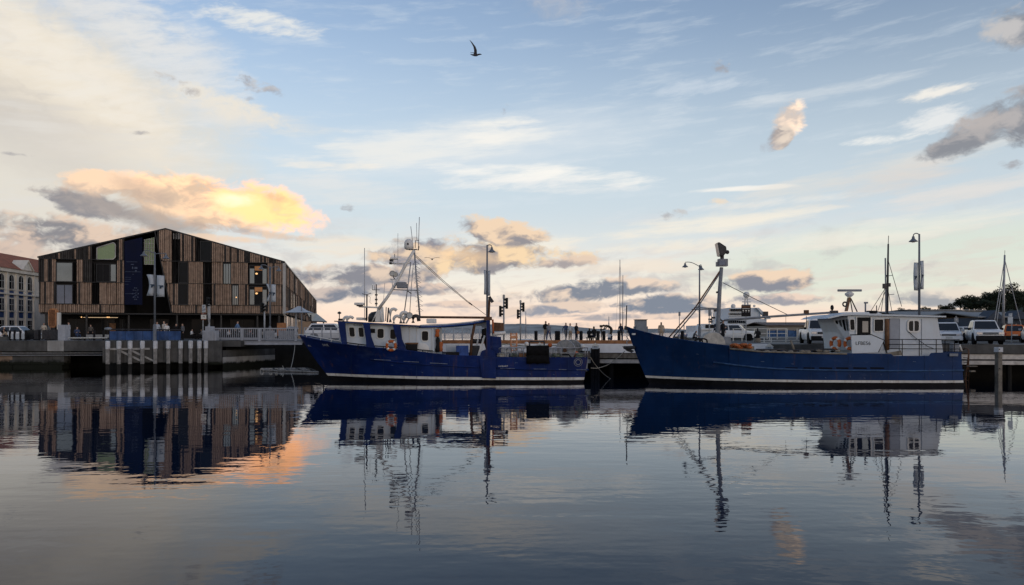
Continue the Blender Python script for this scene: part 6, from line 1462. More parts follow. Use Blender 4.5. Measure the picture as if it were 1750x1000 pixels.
# ------------------------------------------------------------------ vehicles
def paint(name, rgb): return M(name, rgb, .25, 0, .05, 1.0, dirt=.12, dirt_col=tuple(c * .6 for c in rgb))
m_cw = paint('white_car_paint', (.68, .69, .70)); m_cb = paint('blue_car_paint', (.05, .10, .20)); m_co = paint('orange_car_paint', (.50, .13, .03)); m_cs = paint('silver_car_paint', (.45, .46, .48)); m_cdk = paint('dark_car_paint', (.02, .022, .026))
m_cg = M('car_glass', (.012, .014, .018), .08, 0, .1, 1.0, spec=.7); m_plate = M('number_plate_face', (.5, .5, .48), .5); m_lamp = M('head_lamp', (.55, .56, .58), .12, .4, .1, 4.0); m_tail = M('tail_lamp', (.30, .02, .02), .2)
def car(px, py_ground, D, rz, label, kind='suv', col=None, sc=1.0, group='cars parked along the harbour', base=DK):
    """front of the car looks along local -Y; body, glass, lamps, grille, wheels as parts"""
    L_, W_, H_ = {'suv': (4.6, 1.86, 1.66), 'ute': (5.2, 1.9, 1.80), 'hatch': (4.2, 1.76, 1.50), 'sedan': (4.7, 1.82, 1.46)}[kind]
    L_, W_, H_ = L_ * sc, W_ * sc, H_ * sc
    root = T('parked_' + ('ute' if kind == 'ute' else 'car'), label, 'ute' if kind == 'ute' else 'car', (X(px, D), D, base), rz, group)
    hood, belt = {'suv': (.58, .62), 'ute': (.60, .61), 'hatch': (.56, .60), 'sedan': (.55, .60)}[kind]; hood *= H_; belt *= H_
    g = .17 * H_
    def sec(y, w, zt, zb=None, cr=.10):
        zb = g if zb is None else zb; w /= 2
        return [Vector((-w * .93, y, zb)), Vector((-w, y, zb + .18)), Vector((-w, y, (zb + zt) / 2)), Vector((-w * .97, y, zt - cr)), Vector((-w * .90, y, zt)), Vector((0, y, zt + .03)), Vector((w * .90, y, zt)), Vector((w * .97, y, zt - cr)), Vector((w, y, (zb + zt) / 2)), Vector((w, y, zb + .18)), Vector((w * .93, y, zb))]
    F_, B_ = -L_ / 2, L_ / 2
    st = [(F_, W_ * .82, hood * .80, g + .08), (F_ + .10, W_ * .93, hood * .90, g), (F_ + .35, W_ * .98, hood * .97, g), (F_ + L_ * .22, W_, hood * 1.02, g), (F_ + L_ * .27, W_, belt, g)]
    if kind == 'ute': st += [(F_ + L_ * .62, W_, belt, g), (B_ - .1, W_, belt, g), (B_, W_ * .96, belt * .98, g + .1)]
    else: st += [(B_ - L_ * .12, W_, belt, g), (B_ - .08, W_ * .96, belt * .99, g), (B_, W_ * .88, belt * .86, g + .1)]
    MB().rings([sec(*s) for s in st]).build('body', col or m_cw, root, 'auto', local=True)
    c0 = F_ + L_ * .25; c1 = F_ + L_ * (.385 if kind != 'ute' else .36); c2 = {'suv': B_ - .55, 'ute': F_ + L_ * .60, 'hatch': B_ - .6, 'sedan': B_ - 1.3}[kind]; c3 = {'suv': B_ - .12, 'ute': F_ + L_ * .64, 'hatch': B_ - .18, 'sedan': B_ - .55}[kind]
    wb, wt = W_ * .93, W_ * .74; zb, zt = belt - .03, H_
    def cs(y, w, z): return [Vector((-w / 2, y, z)), Vector((w / 2, y, z))]
    A = [Vector((sx * wb / 2, y, zb)) for sx in (-1, 1) for y in (c0, c3)]; Tt = [Vector((sx * wt / 2, y, zt - .03)) for sx in (-1, 1) for y in (c1, c2)]
    cb = MB(); cb.add(A + Tt + [Vector((sx * wt * .42, y, zt + .02)) for sx in (-1, 1) for y in (c1 + .12, c2 - .12)], [(0, 4, 5, 1), (2, 3, 7, 6), (0, 2, 6, 4), (1, 5, 7, 3), (4, 6, 10, 8), (5, 9, 11, 7), (4, 8, 9, 5), (6, 7, 11, 10), (8, 10, 11, 9)])
    cb.build('cabin', col or m_cw, root, local=True)
    def pane(q, i0, i1, j0, j1, nm='window'):
        a, b, c_, d_ = q                                # bottom a-b, top c-d
        f = lambda u, v: a.lerp(b, u).lerp(d_.lerp(c_, u), v)
        pts = [f(i0, j0), f(i1, j0), f(i1, j1), f(i0, j1)]; nrm = (pts[1] - pts[0]).cross(pts[3] - pts[0]).normalized()
        ctr = sum(pts, Vector()) / 4; out = 1 if nrm.dot(ctr - Vector((0, (c1 + c2) / 2, zb))) > 0 else -1
        MB().prism([p + nrm * out * .012 for p in pts], -nrm * out * .02).build(nm, m_cg, root, local=True)
    pane((A[0], A[2], Tt[2], Tt[0]), .05, .95, .10, .93, 'windscreen'); pane((A[3], A[1], Tt[1], Tt[3]), .08, .92, .12, .90, 'rear_window')
    for s in (0, 2):
        pane((A[s], A[s + 1], Tt[s + 1], Tt[s]), .06, .46, .10, .90); pane((A[s], A[s + 1], Tt[s + 1], Tt[s]), .50, .94, .10, .90)
    wr = .36 * H_ / 1.66 * 1.0
    for sx in (-1, 1):
        for y in (F_ + L_ * .19, B_ - L_ * .20):
            w = MB().lathe((sx * (W_ / 2 - .10), y, wr), [(wr * .62, -.11), (wr * .95, -.11), (wr, -.06), (wr, .06), (wr * .95, .11), (wr * .62, .11)], 16, Matrix.Rotation(PI / 2, 3, 'Y')).build('wheel', m_black, root, 'auto', local=True)
            MB().lathe((sx * (W_ / 2 - .10), y, wr), [(wr * .6, -.10), (wr * .55, 0), (wr * .6, .10)], 12, Matrix.Rotation(PI / 2, 3, 'Y')).build('rim', m_galv, w, local=True)
            MB().lathe((sx * (W_ / 2 - .015), y, wr + .02), [(wr * 1.16, -.02), (wr * 1.16, .02)], 16, Matrix.Rotation(PI / 2, 3, 'Y')).build('wheel_arch', m_black, root, local=True)
        MB().box((sx * W_ * .36, F_ + .045, hood * .76), (W_ * .20, .12, hood * .17), rz=sx * .25).build('headlight', m_lamp, root, local=True, bevel=.02)
        MB().box((sx * W_ * .42, B_ - .02, belt * .78), (.16, .10, belt * .22)).build('tail_light', m_tail, root, local=True, bevel=.02)
        MB().box((sx * (W_ / 2 + .10), c0 + .28, belt + .05), (.20, .12, .16)).build('mirror', (col or m_cw) if kind != 'ute' else m_black, root, local=True, bevel=.03)
    MB().box((0, F_ - .005, hood * .75), (W_ * .48, .06, hood * .14)).build('grille', m_black, root, local=True, bevel=.01)
    MB().box((0, F_ - .04, hood * .75), (W_ * .44, .015, .03)).build('grille_bar', m_galv, root, local=True)
    bp = MB().box((0, F_ + .05, g + .14), (W_ * .95, .30, .28)).build('front_bumper', m_blackp if kind in ('ute', 'suv') else (col or m_cw), root, local=True, bevel=.05)
    MB().box((0, F_ - .115, g + .20), (.42, .02, .13)).build('number_plate', m_plate, bp, local=True)
    rb = MB().box((0, B_ - .02, g + .16), (W_ * .94, .22, .28)).build('rear_bumper', m_blackp, root, local=True, bevel=.05)
    MB().box((0, B_ + .03, belt * .66), (.42, .02, .13)).build('number_plate', m_plate, rb, local=True)
    MB().box((0, (F_ + B_) / 2, g), (W_ * .86, L_ * .9, .12)).build('underbody', m_black, root, local=True)
    if kind == 'ute': MB().box((0, B_ - L_ * .18, belt + .02), (W_ * .9, L_ * .30, .06)).build('tray_cover', m_black, root, local=True)
    if label.startswith('white four-door'):
        for sx in (-.3, .3): MB().tube([(sx * W_, c1 + .2, H_ + .08), (sx * W_, c2 - .1, H_ + .08)], .025, 6).build('roof_rail', m_black, root, local=True)
        MB().box((0, F_ + .0, g + .16), (W_ * .96, .30, .34)).build('bull_bar', m_blackp, root, local=True, bevel=.06)
    return root
car(1397, 590, 57, -.20, 'white single-cab ute facing the water behind the middle of the dark blue boat', 'ute', m_cw)
car(1440, 585, 66, -.35, 'dark blue car half hidden behind the white cabin windows', 'hatch', m_cb)
car(1616, 592, 57, -.42, 'white hatchback partly hidden behind the cabin of the dark blue boat', 'hatch', m_cw, 1.05)
car(1679, 591, 55, -.36, 'white four-door pickup with roof rack and black bumper at the right', 'ute', m_cw, .95)
car(1730, 585, 68, PI - .48, 'orange hatchback seen from behind at the right edge', 'hatch', m_co)
car(1772, 588, 60, PI - .5, 'silver car cut off by the right edge', 'suv', m_cs)
car(1648, 570, 90, .2, 'small white car far behind the white pickup', 'hatch', m_cw)
car(566, 578, 72, PI / 2, 'white car behind the railing above the trawler bow', 'suv', m_cw)
car(28, 578, 76, PI / 2 + .1, 'white car parked behind the left quay fence', 'sedan', m_cw, base=DK)
car(470 + 30, 570, 92, -PI / 2, 'small pale car under the cafe umbrella', 'hatch', m_cs)
car(1255, 575, 78, 1.2, 'white van-like car behind the bow mast of the dark blue boat', 'suv', m_cw)

# ------------------------------------------------------------------ white research ship beyond the wharf
SH = 175.0
sh = T('white_ship', 'large white research ship with radar dome moored beyond the wharf', 'ship', (X(1255, SH), SH, 0))
def tierb(px0, px1, py0, py1, m, nm, D=SH, dep=14): return MB().bb(X(px0, D), X(px1, D), D, D + dep, Z(py1, D), Z(py0, D)).build(nm, m, sh)
tierb(1190, 1330, 572, 588, m_bluebox, 'hull', SH, 20)
tierb(1196, 1322, 556, 572, m_white, 'main_deck'); tierb(1243, 1310, 545, 556, m_white, 'upper_deck', SH + .3); tierb(1246, 1300, 533, 545, m_white, 'bridge_deck', SH + .6); tierb(1247, 1296, 526, 533, m_white, 'wheelhouse', SH + .9)
MB().prism([P(1276, 548, SH - .3), P(1309, 548, SH - .3), P(1309, 565, SH - .3), P(1276, 565, SH - .3)], (0, .3, 0)).build('plated_side', m_white, sh)
MB().prism([P(1293, 526, SH), P(1297, 526, SH), P(1318, 545, SH), P(1310, 546, SH)], (0, 1.0, 0)).build('crane_jib', m_white, sh); MB().box(P(1308, 537, SH), (1.0, 1, 1.2)).build('crane_head', m_dkmetal, sh)
for y0, y1, a, b in ((528, 531, 1248, 1272), (535.5, 537.5, 1247, 1270), (548, 552, 1245, 1275), (559, 561.5, 1245, 1274)):
    px = a
    while px < b: MB().bb(X(px, SH), X(px + 2.2, SH), SH - .12, SH + 1.0, Z(y1, SH), Z(y0, SH)).build('window', m_dark, sh); px += 3.6
for y in (539, 543, 554, 556.5, 566): MB().bb(X(1243, SH), X(1278, SH), SH - .35, SH - .2, Z(y + .5, SH), Z(y, SH)).build('deck_rail', m_offwhite, sh)
for px, py, r in ((1275.5, 504, .75), (1253, 523.5, .55), (1289, 523, .3)): MB().ball(P(px, py, SH + 2), r, 14, 8).build('radar_dome', m_offwhite, sh, True)
for px in (1272.5, 1278.5): MB().tube([P(px, 526, SH + 2), P(1275.5 + (px - 1275.5) * .5, 508, SH + 2)], .18, 6).build('mast_leg', m_offwhite, sh)
for y in (511, 516, 521): MB().tube([P(1268, y, SH + 2), P(1283, y, SH + 2)], .12, 6).build('mast_yard', m_offwhite, sh)
for px, py in ((1302, 557.5), (1296, 551.5), (1299, 551.5), (1293, 551.5)): MB().ball(P(px, py, SH - .3), .16, 6, 4).build('porthole', m_dark, sh)
# white yacht left of it
yt = T('white_motor_yacht', 'white motor yacht with dark cabin windows behind the bow mast', 'boat', (X(1205, 120), 120, 0))
YD = 120.0
MB().prism([P(1186, 577, YD), P(1190, 567, YD), P(1240, 567, YD), P(1240, 581, YD), P(1192, 581, YD)], (0, 5, 0)).build('hull', m_white, yt); MB().prism([P(1197, 567, YD), P(1202, 553.5, YD), P(1240, 553.5, YD), P(1240, 567, YD)], (0, 4, 0)).build('cabin', m_white, yt)
for a, b in ((1205.5, 1212), (1213.5, 1222), (1223.5, 1236)): MB().bb(X(a, YD), X(b, YD), YD - .06, YD, Z(561, YD), Z(555, YD)).build('window', m_dark, yt)
MB().bb(X(1198, YD), X(1240, YD), YD - .3, YD + 4.2, Z(564, YD), Z(562.6, YD)).build('deck_edge', m_offwhite, yt)
for px, t_ in ((1216, 533), (1221, 530)): MB().tube([P(px, 554, YD + 2), P(px, t_, YD + 2)], .08, 6).build('mast', m_offwhite, yt)
for px, py in ((1214, 546), (1219, 543), (1223, 531), (1214.5, 550)): MB().box(P(px, py, YD + 2), (.6, .4, .3)).build('aerial', m_dkmetal, yt)
# moored yachts: hull and bare mast
def yacht(px, D, ptop, label, lean=0, shr=6.0, w=3.4, spread=None, hull=True):
    r = T('moored_yacht', label, 'yacht', (X(px, D), D, 0), 0, 'moored yachts with bare masts')
    MB().tube([(X(px, D), D, .8), P(px + lean, ptop, D)], .10, 8, .06).build('mast', m_galv, r, True)
    zt = Z(ptop, D)
    for s in (-1, 1): MB().tube([P(px + lean, ptop + 4, D), (X(px + s * shr, D), D, 1.0)], .02, 5).build('shroud', m_galv, r)
    for f in ((.45,) if spread is None else spread): zz = 1.0 + (zt - 1) * f; MB().tube([(X(px - shr * (1 - f) * .9, D), D, zz), (X(px + shr * (1 - f) * .9, D), D, zz)], .03, 5).build('spreader', m_galv, r)
    rr = []
    for k in range(7):
        f = k / 6; hw = max(.05, 1.5 * math.sin(PI * min(.98, .08 + f * .75))) ; x = X(px, D) - 5 + 10 * f
        rr.append([Vector((x, D - hw, 1.0 + .25 * (1 - f))), Vector((x, D - hw * .7, .2)), Vector((x, D, -.3)), Vector((x, D + hw * .7, .2)), Vector((x, D + hw, 1.0 + .25 * (1 - f)))])
    MB().rings(rr).build('hull', m_white, r, 'auto'); MB().box((X(px, D) - .2, D, 1.35), (3.6, 1.7, .5)).build('cabin', m_white, r, bevel=.1)
yacht(1059.5, 150, 444, 'yacht with a tall dark mast beside the bow jackstaff', 0, 9); yacht(1064, 158, 470, 'yacht with a shorter pale mast close behind the tall one', .5, 6); yacht(1040.5, 150, 541, 'yacht with a very short mast behind the bending bronze figure', 0, 4)
yacht(898.5, 180, 532, 'yacht with a thin short mast beside the farther traffic light', 0, 3); yacht(1169, 180, 545, 'yacht with a thin short mast behind the bow struts', 0, 3)
mt_ = T('tall_rigged_mast', 'tall bare mast with splayed shrouds behind the pickup at the right', 'mast', (X(1714, 75), 75, DK))
MB().tube([(X(1714, 75), 75, DK), P(1715.5, 500, 75), P(1717, 436, 75)], .14, 10, .08).build('pole', m_galv, mt_, True); MB().tube([P(1717, 436, 75), P(1717.3, 428, 75)], .02, 5).build('tip', m_dkmetal, mt_)
for a, b in (((1716.5, 445), (1698, 560)), ((1717.5, 445), (1746, 560)), ((1717, 460), (1703, 555))): MB().tube([P(*a, 75), P(*b, 75)], .035, 6).build('shroud', m_galv, mt_)
MB().tube([P(1707, 495, 75), P(1727, 496, 75)], .035, 6).build('spreader', m_galv, mt_)
# ------------------------------------------------------------------ people: one continuous skinned body per pose, clothed by zone
def body_mesh(name, J, bones):
    """J: joint -> (x, y, z, radius); bones: (a, b, zone). Skin modifier and subdivision, zones become material slots"""
    names = list(J); idx = {n_: i for i, n_ in enumerate(names)}
    me = bpy.data.meshes.new(name); me.from_pydata([J[n_][:3] for n_ in names], [(idx[a], idx[b]) for a, b, _ in bones], [])
    ob = bpy.data.objects.new(name, me); COL.objects.link(ob)
    ob.modifiers.new('skin', 'SKIN'); sv = me.skin_vertices[0].data
    for n_ in names:
        r = J[n_][3]; sv[idx[n_]].radius = r if isinstance(r, tuple) else (r, r)
    sv[idx['pelvis']].use_root = True
    ob.modifiers.new('sub', 'SUBSURF').levels = 1; ob.modifiers['sub'].render_levels = 1
    return ob
BASE = dict(pelvis=(0, 0, .95, (.15, .11)), waist=(0, 0, 1.08, (.14, .10)), chest=(0, -.01, 1.30, (.17, .12)), neck=(0, 0, 1.46, .055), jaw=(0, -.015, 1.535, (.07, .085)), head=(0, -.01, 1.62, (.078, .095)), crown=(0, 0, 1.70, (.06, .07)),
            shl=(-.19, 0, 1.38, .062), ell=(-.24, .03, 1.12, .045), wrl=(-.24, -.06, .90, .033), hal=(-.235, -.09, .81, .036), fil=(-.23, -.10, .74, .022), thl=(-.20, -.12, .80, .014),
            shr=(.19, 0, 1.38, .062), elr=(.24, .03, 1.12, .045), wrr=(.24, -.06, .90, .033), har=(.235, -.09, .81, .036), fir=(.23, -.10, .74, .022), thr=(.20, -.12, .80, .014),
            hil=(-.095, 0, .90, .10), knl=(-.10, -.02, .50, .065), anl=(-.10, .02, .09, .045), tol=(-.11, -.13, .04, .042),
            hir=(.095, 0, .90, .10), knr=(.10, -.02, .50, .065), anr=(.10, .02, .09, .045), tor=(.11, -.13, .04, .042))
BONES = [('pelvis', 'waist', 0), ('waist', 'chest', 0), ('chest', 'neck', 0), ('neck', 'jaw', 2), ('jaw', 'head', 2), ('head', 'crown', 3)]
for s in 'lr': BONES += [('chest', 'sh' + s, 0), ('sh' + s, 'el' + s, 0), ('el' + s, 'wr' + s, 0), ('wr' + s, 'ha' + s, 2), ('ha' + s, 'fi' + s, 2), ('ha' + s, 'th' + s, 2), ('pelvis', 'hi' + s, 1), ('hi' + s, 'kn' + s, 1), ('kn' + s, 'an' + s, 1), ('an' + s, 'to' + s, 3)]
def pose(**kw):
    J = dict(BASE)
    for k, v in kw.items(): J[k] = tuple(v) + (J[k][3],)
    return J
walk = pose(knl=(-.09, -.20, .53), anl=(-.09, -.30, .12), tol=(-.09, -.45, .10), knr=(.09, .08, .50), anr=(.09, .34, .14), tor=(.09, .24, .05), ell=(-.24, .14, 1.13), wrl=(-.22, .16, .90), hal=(-.21, .15, .82), fil=(-.21, .14, .75), thl=(-.18, .11, .80),
            elr=(.24, -.10, 1.13), wrr=(.22, -.26, .95), har=(.21, -.33, .89), fir=(.20, -.39, .86), thr=(.17, -.35, .87))
talk = pose(ell=(-.25, .02, 1.12), wrl=(-.12, -.22, 1.12), hal=(-.06, -.26, 1.15), fil=(-.01, -.28, 1.18), thl=(-.05, -.25, 1.22), anl=(-.14, .02, .09), tol=(-.17, -.12, .04))
sit = pose(pelvis=(0, 0, .50), waist=(0, .02, .63), chest=(0, 0, .86), neck=(0, -.02, 1.02), jaw=(0, -.04, 1.09), head=(0, -.04, 1.17), crown=(0, -.03, 1.25), shl=(-.19, 0, .94), shr=(.19, 0, .94), ell=(-.25, -.04, .70), elr=(.25, -.04, .70), wrl=(-.18, -.26, .72), wrr=(.18, -.26, .72),
           hal=(-.13, -.32, .74), har=(.13, -.32, .74), fil=(-.10, -.38, .74), fir=(.10, -.38, .74), thl=(-.10, -.32, .78), thr=(.10, -.32, .78), hil=(-.10, -.03, .48), hir=(.10, -.03, .48), knl=(-.12, -.42, .50), knr=(.12, -.42, .50), anl=(-.12, -.42, .09), anr=(.12, -.42, .09), tol=(-.12, -.56, .04), tor=(.12, -.56, .04))
crouch = pose(pelvis=(0, .05, .38), waist=(0, 0, .50), chest=(0, -.12, .70), neck=(0, -.20, .84), jaw=(0, -.25, .90), head=(0, -.27, .97), crown=(0, -.26, 1.05), shl=(-.19, -.14, .78), shr=(.19, -.14, .78), ell=(-.24, -.30, .60), elr=(.24, -.30, .60), wrl=(-.14, -.44, .50), wrr=(.14, -.44, .50),
              hal=(-.11, -.50, .47), har=(.11, -.50, .47), fil=(-.09, -.55, .45), fir=(.09, -.55, .45), thl=(-.08, -.48, .50), thr=(.08, -.48, .50), hil=(-.10, .02, .37), hir=(.10, .02, .37), knl=(-.14, -.32, .46), knr=(.14, -.32, .46), anl=(-.12, -.10, .09), anr=(.12, -.10, .09), tol=(-.13, -.25, .04), tor=(.13, -.25, .04))
bend = pose(pelvis=(0, .12, .98), waist=(0, -.02, 1.08), chest=(0, -.26, 1.20), neck=(0, -.42, 1.20), jaw=(0, -.50, 1.18), head=(0, -.57, 1.20), crown=(0, -.63, 1.26), shl=(-.19, -.32, 1.22), shr=(.19, -.32, 1.22), ell=(-.24, -.42, .98), elr=(.24, -.42, .98), wrl=(-.16, -.60, .88), wrr=(.16, -.60, .88),
            hal=(-.12, -.66, .86), har=(.12, -.66, .86), fil=(-.10, -.72, .85), fir=(.10, -.72, .85), thl=(-.08, -.66, .91), thr=(.08, -.66, .91), hil=(-.10, .10, .92), hir=(.10, .10, .92), knl=(-.12, .06, .50), knr=(.12, .02, .50), anl=(-.12, .16, .09), anr=(.12, .10, .09), tol=(-.12, .02, .04), tor=(.12, -.04, .04))
POSES = dict(stand=dict(BASE), walk=walk, talk=talk, sit=sit, crouch=crouch, bend=bend)
tmp = {k: body_mesh('body_' + k, J, BONES) for k, J in POSES.items()}
dg = bpy.context.evaluated_depsgraph_get(); BODY = {}
for k, ob in tmp.items():
    me = bpy.data.meshes.new_from_object(ob.evaluated_get(dg)); J = POSES[k]
    for i in range(4): me.materials.append(None)
    for f in me.polygons:
        c = f.center; best = (9, 0)
        for a, b, zn in BONES:
            A_, B_ = Vector(J[a][:3]), Vector(J[b][:3]); ab = B_ - A_; t_ = max(0, min(1, (c - A_).dot(ab) / ab.length_squared)); d = (c - A_ - ab * t_).length
            if a == 'pelvis' and b == 'waist': d += .03
            if d < best[0]: best = (d, zn)
        zn = best[1]
        hd = Vector(J['head'][:3])
        if zn in (2, 3) and (c - hd).length < .16: zn = 3 if (c.z > hd.z + .03 or c.y > hd.y + .03) else 2      # hair over the top and back of the head
        f.material_index = zn; f.use_smooth = True
    me.name = 'body_' + k; BODY[k] = me
for ob in tmp.values(): bpy.data.objects.remove(ob)
def cloth(rgb): return M('cloth_%d_%d_%d' % tuple(int(c * 255) for c in rgb), rgb, .85, 0, .2, 8.0)
SKIN = M('skin', (.42, .26, .19), .55, 0, .08, 6.0); HAIR = M('dark_hair_and_shoes', (.020, .016, .013), .6)
m_nose = SKIN
def person(x, y, z, rz, ps, top, legs, label, s=1.0, group=None, hair=None, cat='person', skin=None, name='person'):
    r = bpy.data.objects.new(name, BODY[ps]); COL.objects.link(r)
    r.location = (x, y, z); r.rotation_euler = (0, 0, rz); r.scale = (s, s, s)
    for i, m in enumerate((cloth(top), cloth(legs), skin or SKIN, hair or HAIR)):
        r.material_slots[i].link = 'OBJECT'; r.material_slots[i].material = m
    return tag(r, label, cat, group)
BLK, NAVY, WHT, TAN, GRY, DEN = (.012, .012, .014), (.018, .025, .05), (.60, .60, .60), (.38, .30, .22), (.14, .14, .15), (.05, .07, .13)
def pw(px, D, *a, **k): return person(X(px, D), D, k.pop('z', DK), *a, **k)
G1 = 'people on the wharf'
pw(932.5, 66, .6, 'talk', BLK, TAN, 'person in black jacket, taller of the couple on the wharf', 1.08, group=G1); pw(938, 65.6, -.5, 'walk', (.22, .23, .26), DEN, 'person in grey jacket striding beside the taller of the couple', .98, group=G1)
pw(967, 67, .3, 'walk', (.05, .07, .14), GRY, 'person in dark clothes at the left of the group of three', 1.0, group=G1); pw(974.5, 66.6, -.7, 'talk', WHT, TAN, 'person in white striped top in the middle of the group of three', .97, group=G1); pw(985, 66.3, .9, 'talk', BLK, NAVY, 'person in black top with a tan bag at the right of the group of three', .98, group=G1)
one('shoulder_bag', MB().box((X(988, 66), 66, DK + .85), (.22, .12, .28)), m_kerb, 'tan shoulder bag at the hip of the rightmost of the group of three', 'bag', bevel=.04)
pw(1007, 66, 2.4, 'sit', BLK, BLK, 'seated person in black on the wharf left of the other seated one', .98, group=G1); pw(1015.5, 66, -2.5, 'sit', BLK, NAVY, 'broad seated person in black next to the bending figure', 1.1, group=G1)
one('wharf_bench', MB().bb(X(1002, 66.2), X(1020, 66.2), 66.0, 66.5, DK + .32, DK + .42).bb(X(1003, 66.2), X(1004, 66.2), 66.05, 66.45, DK, DK + .32).bb(X(1018, 66.2), X(1019, 66.2), 66.05, 66.45, DK, DK + .32), m_wood, 'low timber bench under the two seated people on the wharf', 'bench')
m_bronze = M('dark_bronze', (.035, .03, .026), .45, .6, .3, 5.0)
st_ = T('bronze_sculpture', 'dark bronze sculpture of a bending figure with a tripod camera on the wharf', 'sculpture', (X(1036, 64), 64, DK))
bo = bpy.data.objects.new('figure', BODY['bend']); COL.objects.link(bo); bo.parent = st_; bo.rotation_euler = (0, 0, -PI / 2 + .2); bo.scale = (1.05,) * 3; bo.location = (.35, 0, .15)
for i in range(4): bo.material_slots[i].link = 'OBJECT'; bo.material_slots[i].material = m_bronze
MB().bb(X(1036, 64) - .8, X(1036, 64) + .8, 63.6, 64.5, DK, DK + .15).build('base', m_conc, st_)
for dx, dy in ((-.75, -.2), (-.35, .3), (-.3, -.3)): MB().tube([(X(1036, 64) - .42, 64, DK + 1.28), (X(1036, 64) + dx, 64 + dy, DK + .15)], .03, 6).build('tripod_leg', m_bronze, st_)
MB().box((X(1036, 64) - .42, 64, DK + 1.36), (.26, .2, .2)).build('camera_box', m_bronze, st_)
pw(1041, 63.2, 2.6, 'crouch', WHT, DEN, 'crouching child in white beside the bronze figure', .8, group=G1)
pw(1061, 72, .2, 'stand', NAVY, BLK, 'distant person in dark coat near the bow of the dark blue boat', 1.0, group=G1)
pw(1130, 63, PI, 'stand', TAN, TAN, 'long haired person in tan seen from behind over the bow rail', 1.0, group=G1)
pw(1226, 58, -.6, 'stand', NAVY, BLK, 'person in navy jacket behind the bow mast', 1.05, group=G1); pw(1235.5, 58, .8, 'talk', BLK, BLK, 'person in black and white jacket with pale cap beside the bow mast', 1.05, group=G1, hair=M('pale_cap', (.6, .6, .58), .8))
pw(1295, 64, PI, 'sit', BLK, BLK, 'seated person in black behind the net pen', 1.0, group=G1, z=DK - .05); pw(1191 - 6, 68, 1.2, 'crouch', GRY, BLK, 'person bending over a bicycle behind the bow', .95, group=G1)
one('wharf_stool', MB().bb(X(1295, 64) - .2, X(1295, 64) + .2, 63.8, 64.2, DK, DK + .36), m_wood, 'small timber box seat under the person behind the net pen', 'seat')
G2 = 'people on the left quay'
pw(75, 72, .4, 'talk', (.42, .38, .32), TAN, 'person in cream top on the left quay before the warehouse', .97, group=G2, z=DL); pw(7, 72.5, 1.0, 'sit', BLK, DEN, 'seated person in dark jacket at the left edge of the quay', 1.0, group=G2, z=DL); pw(12, 72.2, -.8, 'crouch', TAN, BLK, 'crouching person in tan clothes at the left edge', .95, group=G2, z=DL)
pw(88, 73, -1.5, 'sit', BLK, BLK, 'seated dark clothed person before the orange pillar', 1.0, group=G2, z=DL); pw(117.5, 71.5, -.7, 'stand', WHT, DEN, 'person in white shirt beside the grey service cabinet', 1.0, group=G2, z=DL); pw(131.5, 71.8, .9, 'sit', DEN, DEN, 'seated person in denim facing the white shirted one', 1.0, group=G2, z=DL)
pw(155, 84, .2, 'stand', (.10, .09, .08), BLK, 'person in brown jacket before the lit hotel entrance', 1.0, group=G2)
for i, (px, lab) in enumerate(((7, 'low stone block seat at the far left of the quay'), (88, 'low stone block seat before the orange pillar'), (131.5, 'low stone block seat beside the white shirted person'))): one('stone_block', MB().bb(X(px, 72) - .35, X(px, 72) + .35, 71.9, 72.6, DL, DL + .36), m_conc, lab, 'seat')
pw(268.5, 68.2, .5, 'stand', (.38, .42, .48), GRY, 'person in pale blue shirt standing behind the blue barrier', 1.0, group=G2, z=DL); pw(280.5, 70, -.4, 'stand', (.5, .45, .4), BLK, 'person in cream top facing out behind the blue barrier', 1.05, group=G2, z=DL); pw(285, 68.6, .8, 'stand', WHT, GRY, 'person in white leaning by the barrier right of the cream topped one', .92, group=G2, z=DL)
pw(301, 74, 1.0, 'walk', BLK, BLK, 'person in black walking behind the right end of the blue barrier', 1.0, group=G2); pw(312, 74, -.6, 'stand', GRY, BLK, 'person in grey before the hotel entrance corner', 1.0, group=G2)
pw(406, 71.5, PI / 2, 'walk', (.10, .18, .32), BLK, 'person in blue shirt striding across the footbridge', 1.0, group=G2, z=Z(580, 70))
# diners under the hotel: tables, chairs and seated people, all alike
tb = T('cafe_table', 'small dark cafe table under the hotel overhang', 'table', (0, 0, 0), 0, 'cafe tables under the hotel')
MB().lathe((0, 0, .72), [(.40, 0), (.40, .03)], 14).build('table_top', m_blackp, tb, local=True); MB().tube([(0, 0, .03), (0, 0, .72)], .035, 6).build('leg', m_blackp, tb, local=True); MB().lathe((0, 0, 0), [(.24, 0), (.22, .03)], 10).build('foot', m_blackp, tb, local=True)
ch = T('cafe_chair', 'dark cafe chair under the hotel overhang', 'chair', (0, 0, 0), 0, 'cafe chairs under the hotel')
MB().bb(-.21, .21, -.24, .2, .37, .41).build('seat', m_blackp, ch, local=True); MB().bb(-.2, .2, .18, .22, .45, .85).build('backrest', m_blackp, ch, local=True)
for sx in (-.18, .18):
    for sy in (-.2, .18): MB().tube([(sx, sy, 0), (sx, sy, .38)], .015, 5).build('leg', m_blackp, ch, local=True)
k = 0; tops = [WHT, GRY, (.3, .1, .08), NAVY, (.35, .33, .30), (.45, .2, .1), WHT, (.1, .15, .25)]
for i, px in enumerate((336, 366, 383, 399, 418, 437, 458, 473)):
    D = 92 + (i % 3) * 1.5; x = X(px, D)
    o = tb if i == 0 else copy_tree(tb); place(o, (x, D, DK), 0)
    for s in (-1, 1):
        c = ch if k == 0 else copy_tree(ch); place(c, (x + s * .62, D + .05, DK), s * PI / 2 * -1 + PI * 0 if False else (-PI / 2 if s > 0 else PI / 2))
        person(x + s * .62, D + .05, DK - .06, (-PI / 2 if s > 0 else PI / 2), 'sit', tops[k % 8], BLK, 'seated diner at a cafe table under the hotel overhang', rand(.95, 1.05), 'diners under the hotel')
        k += 1

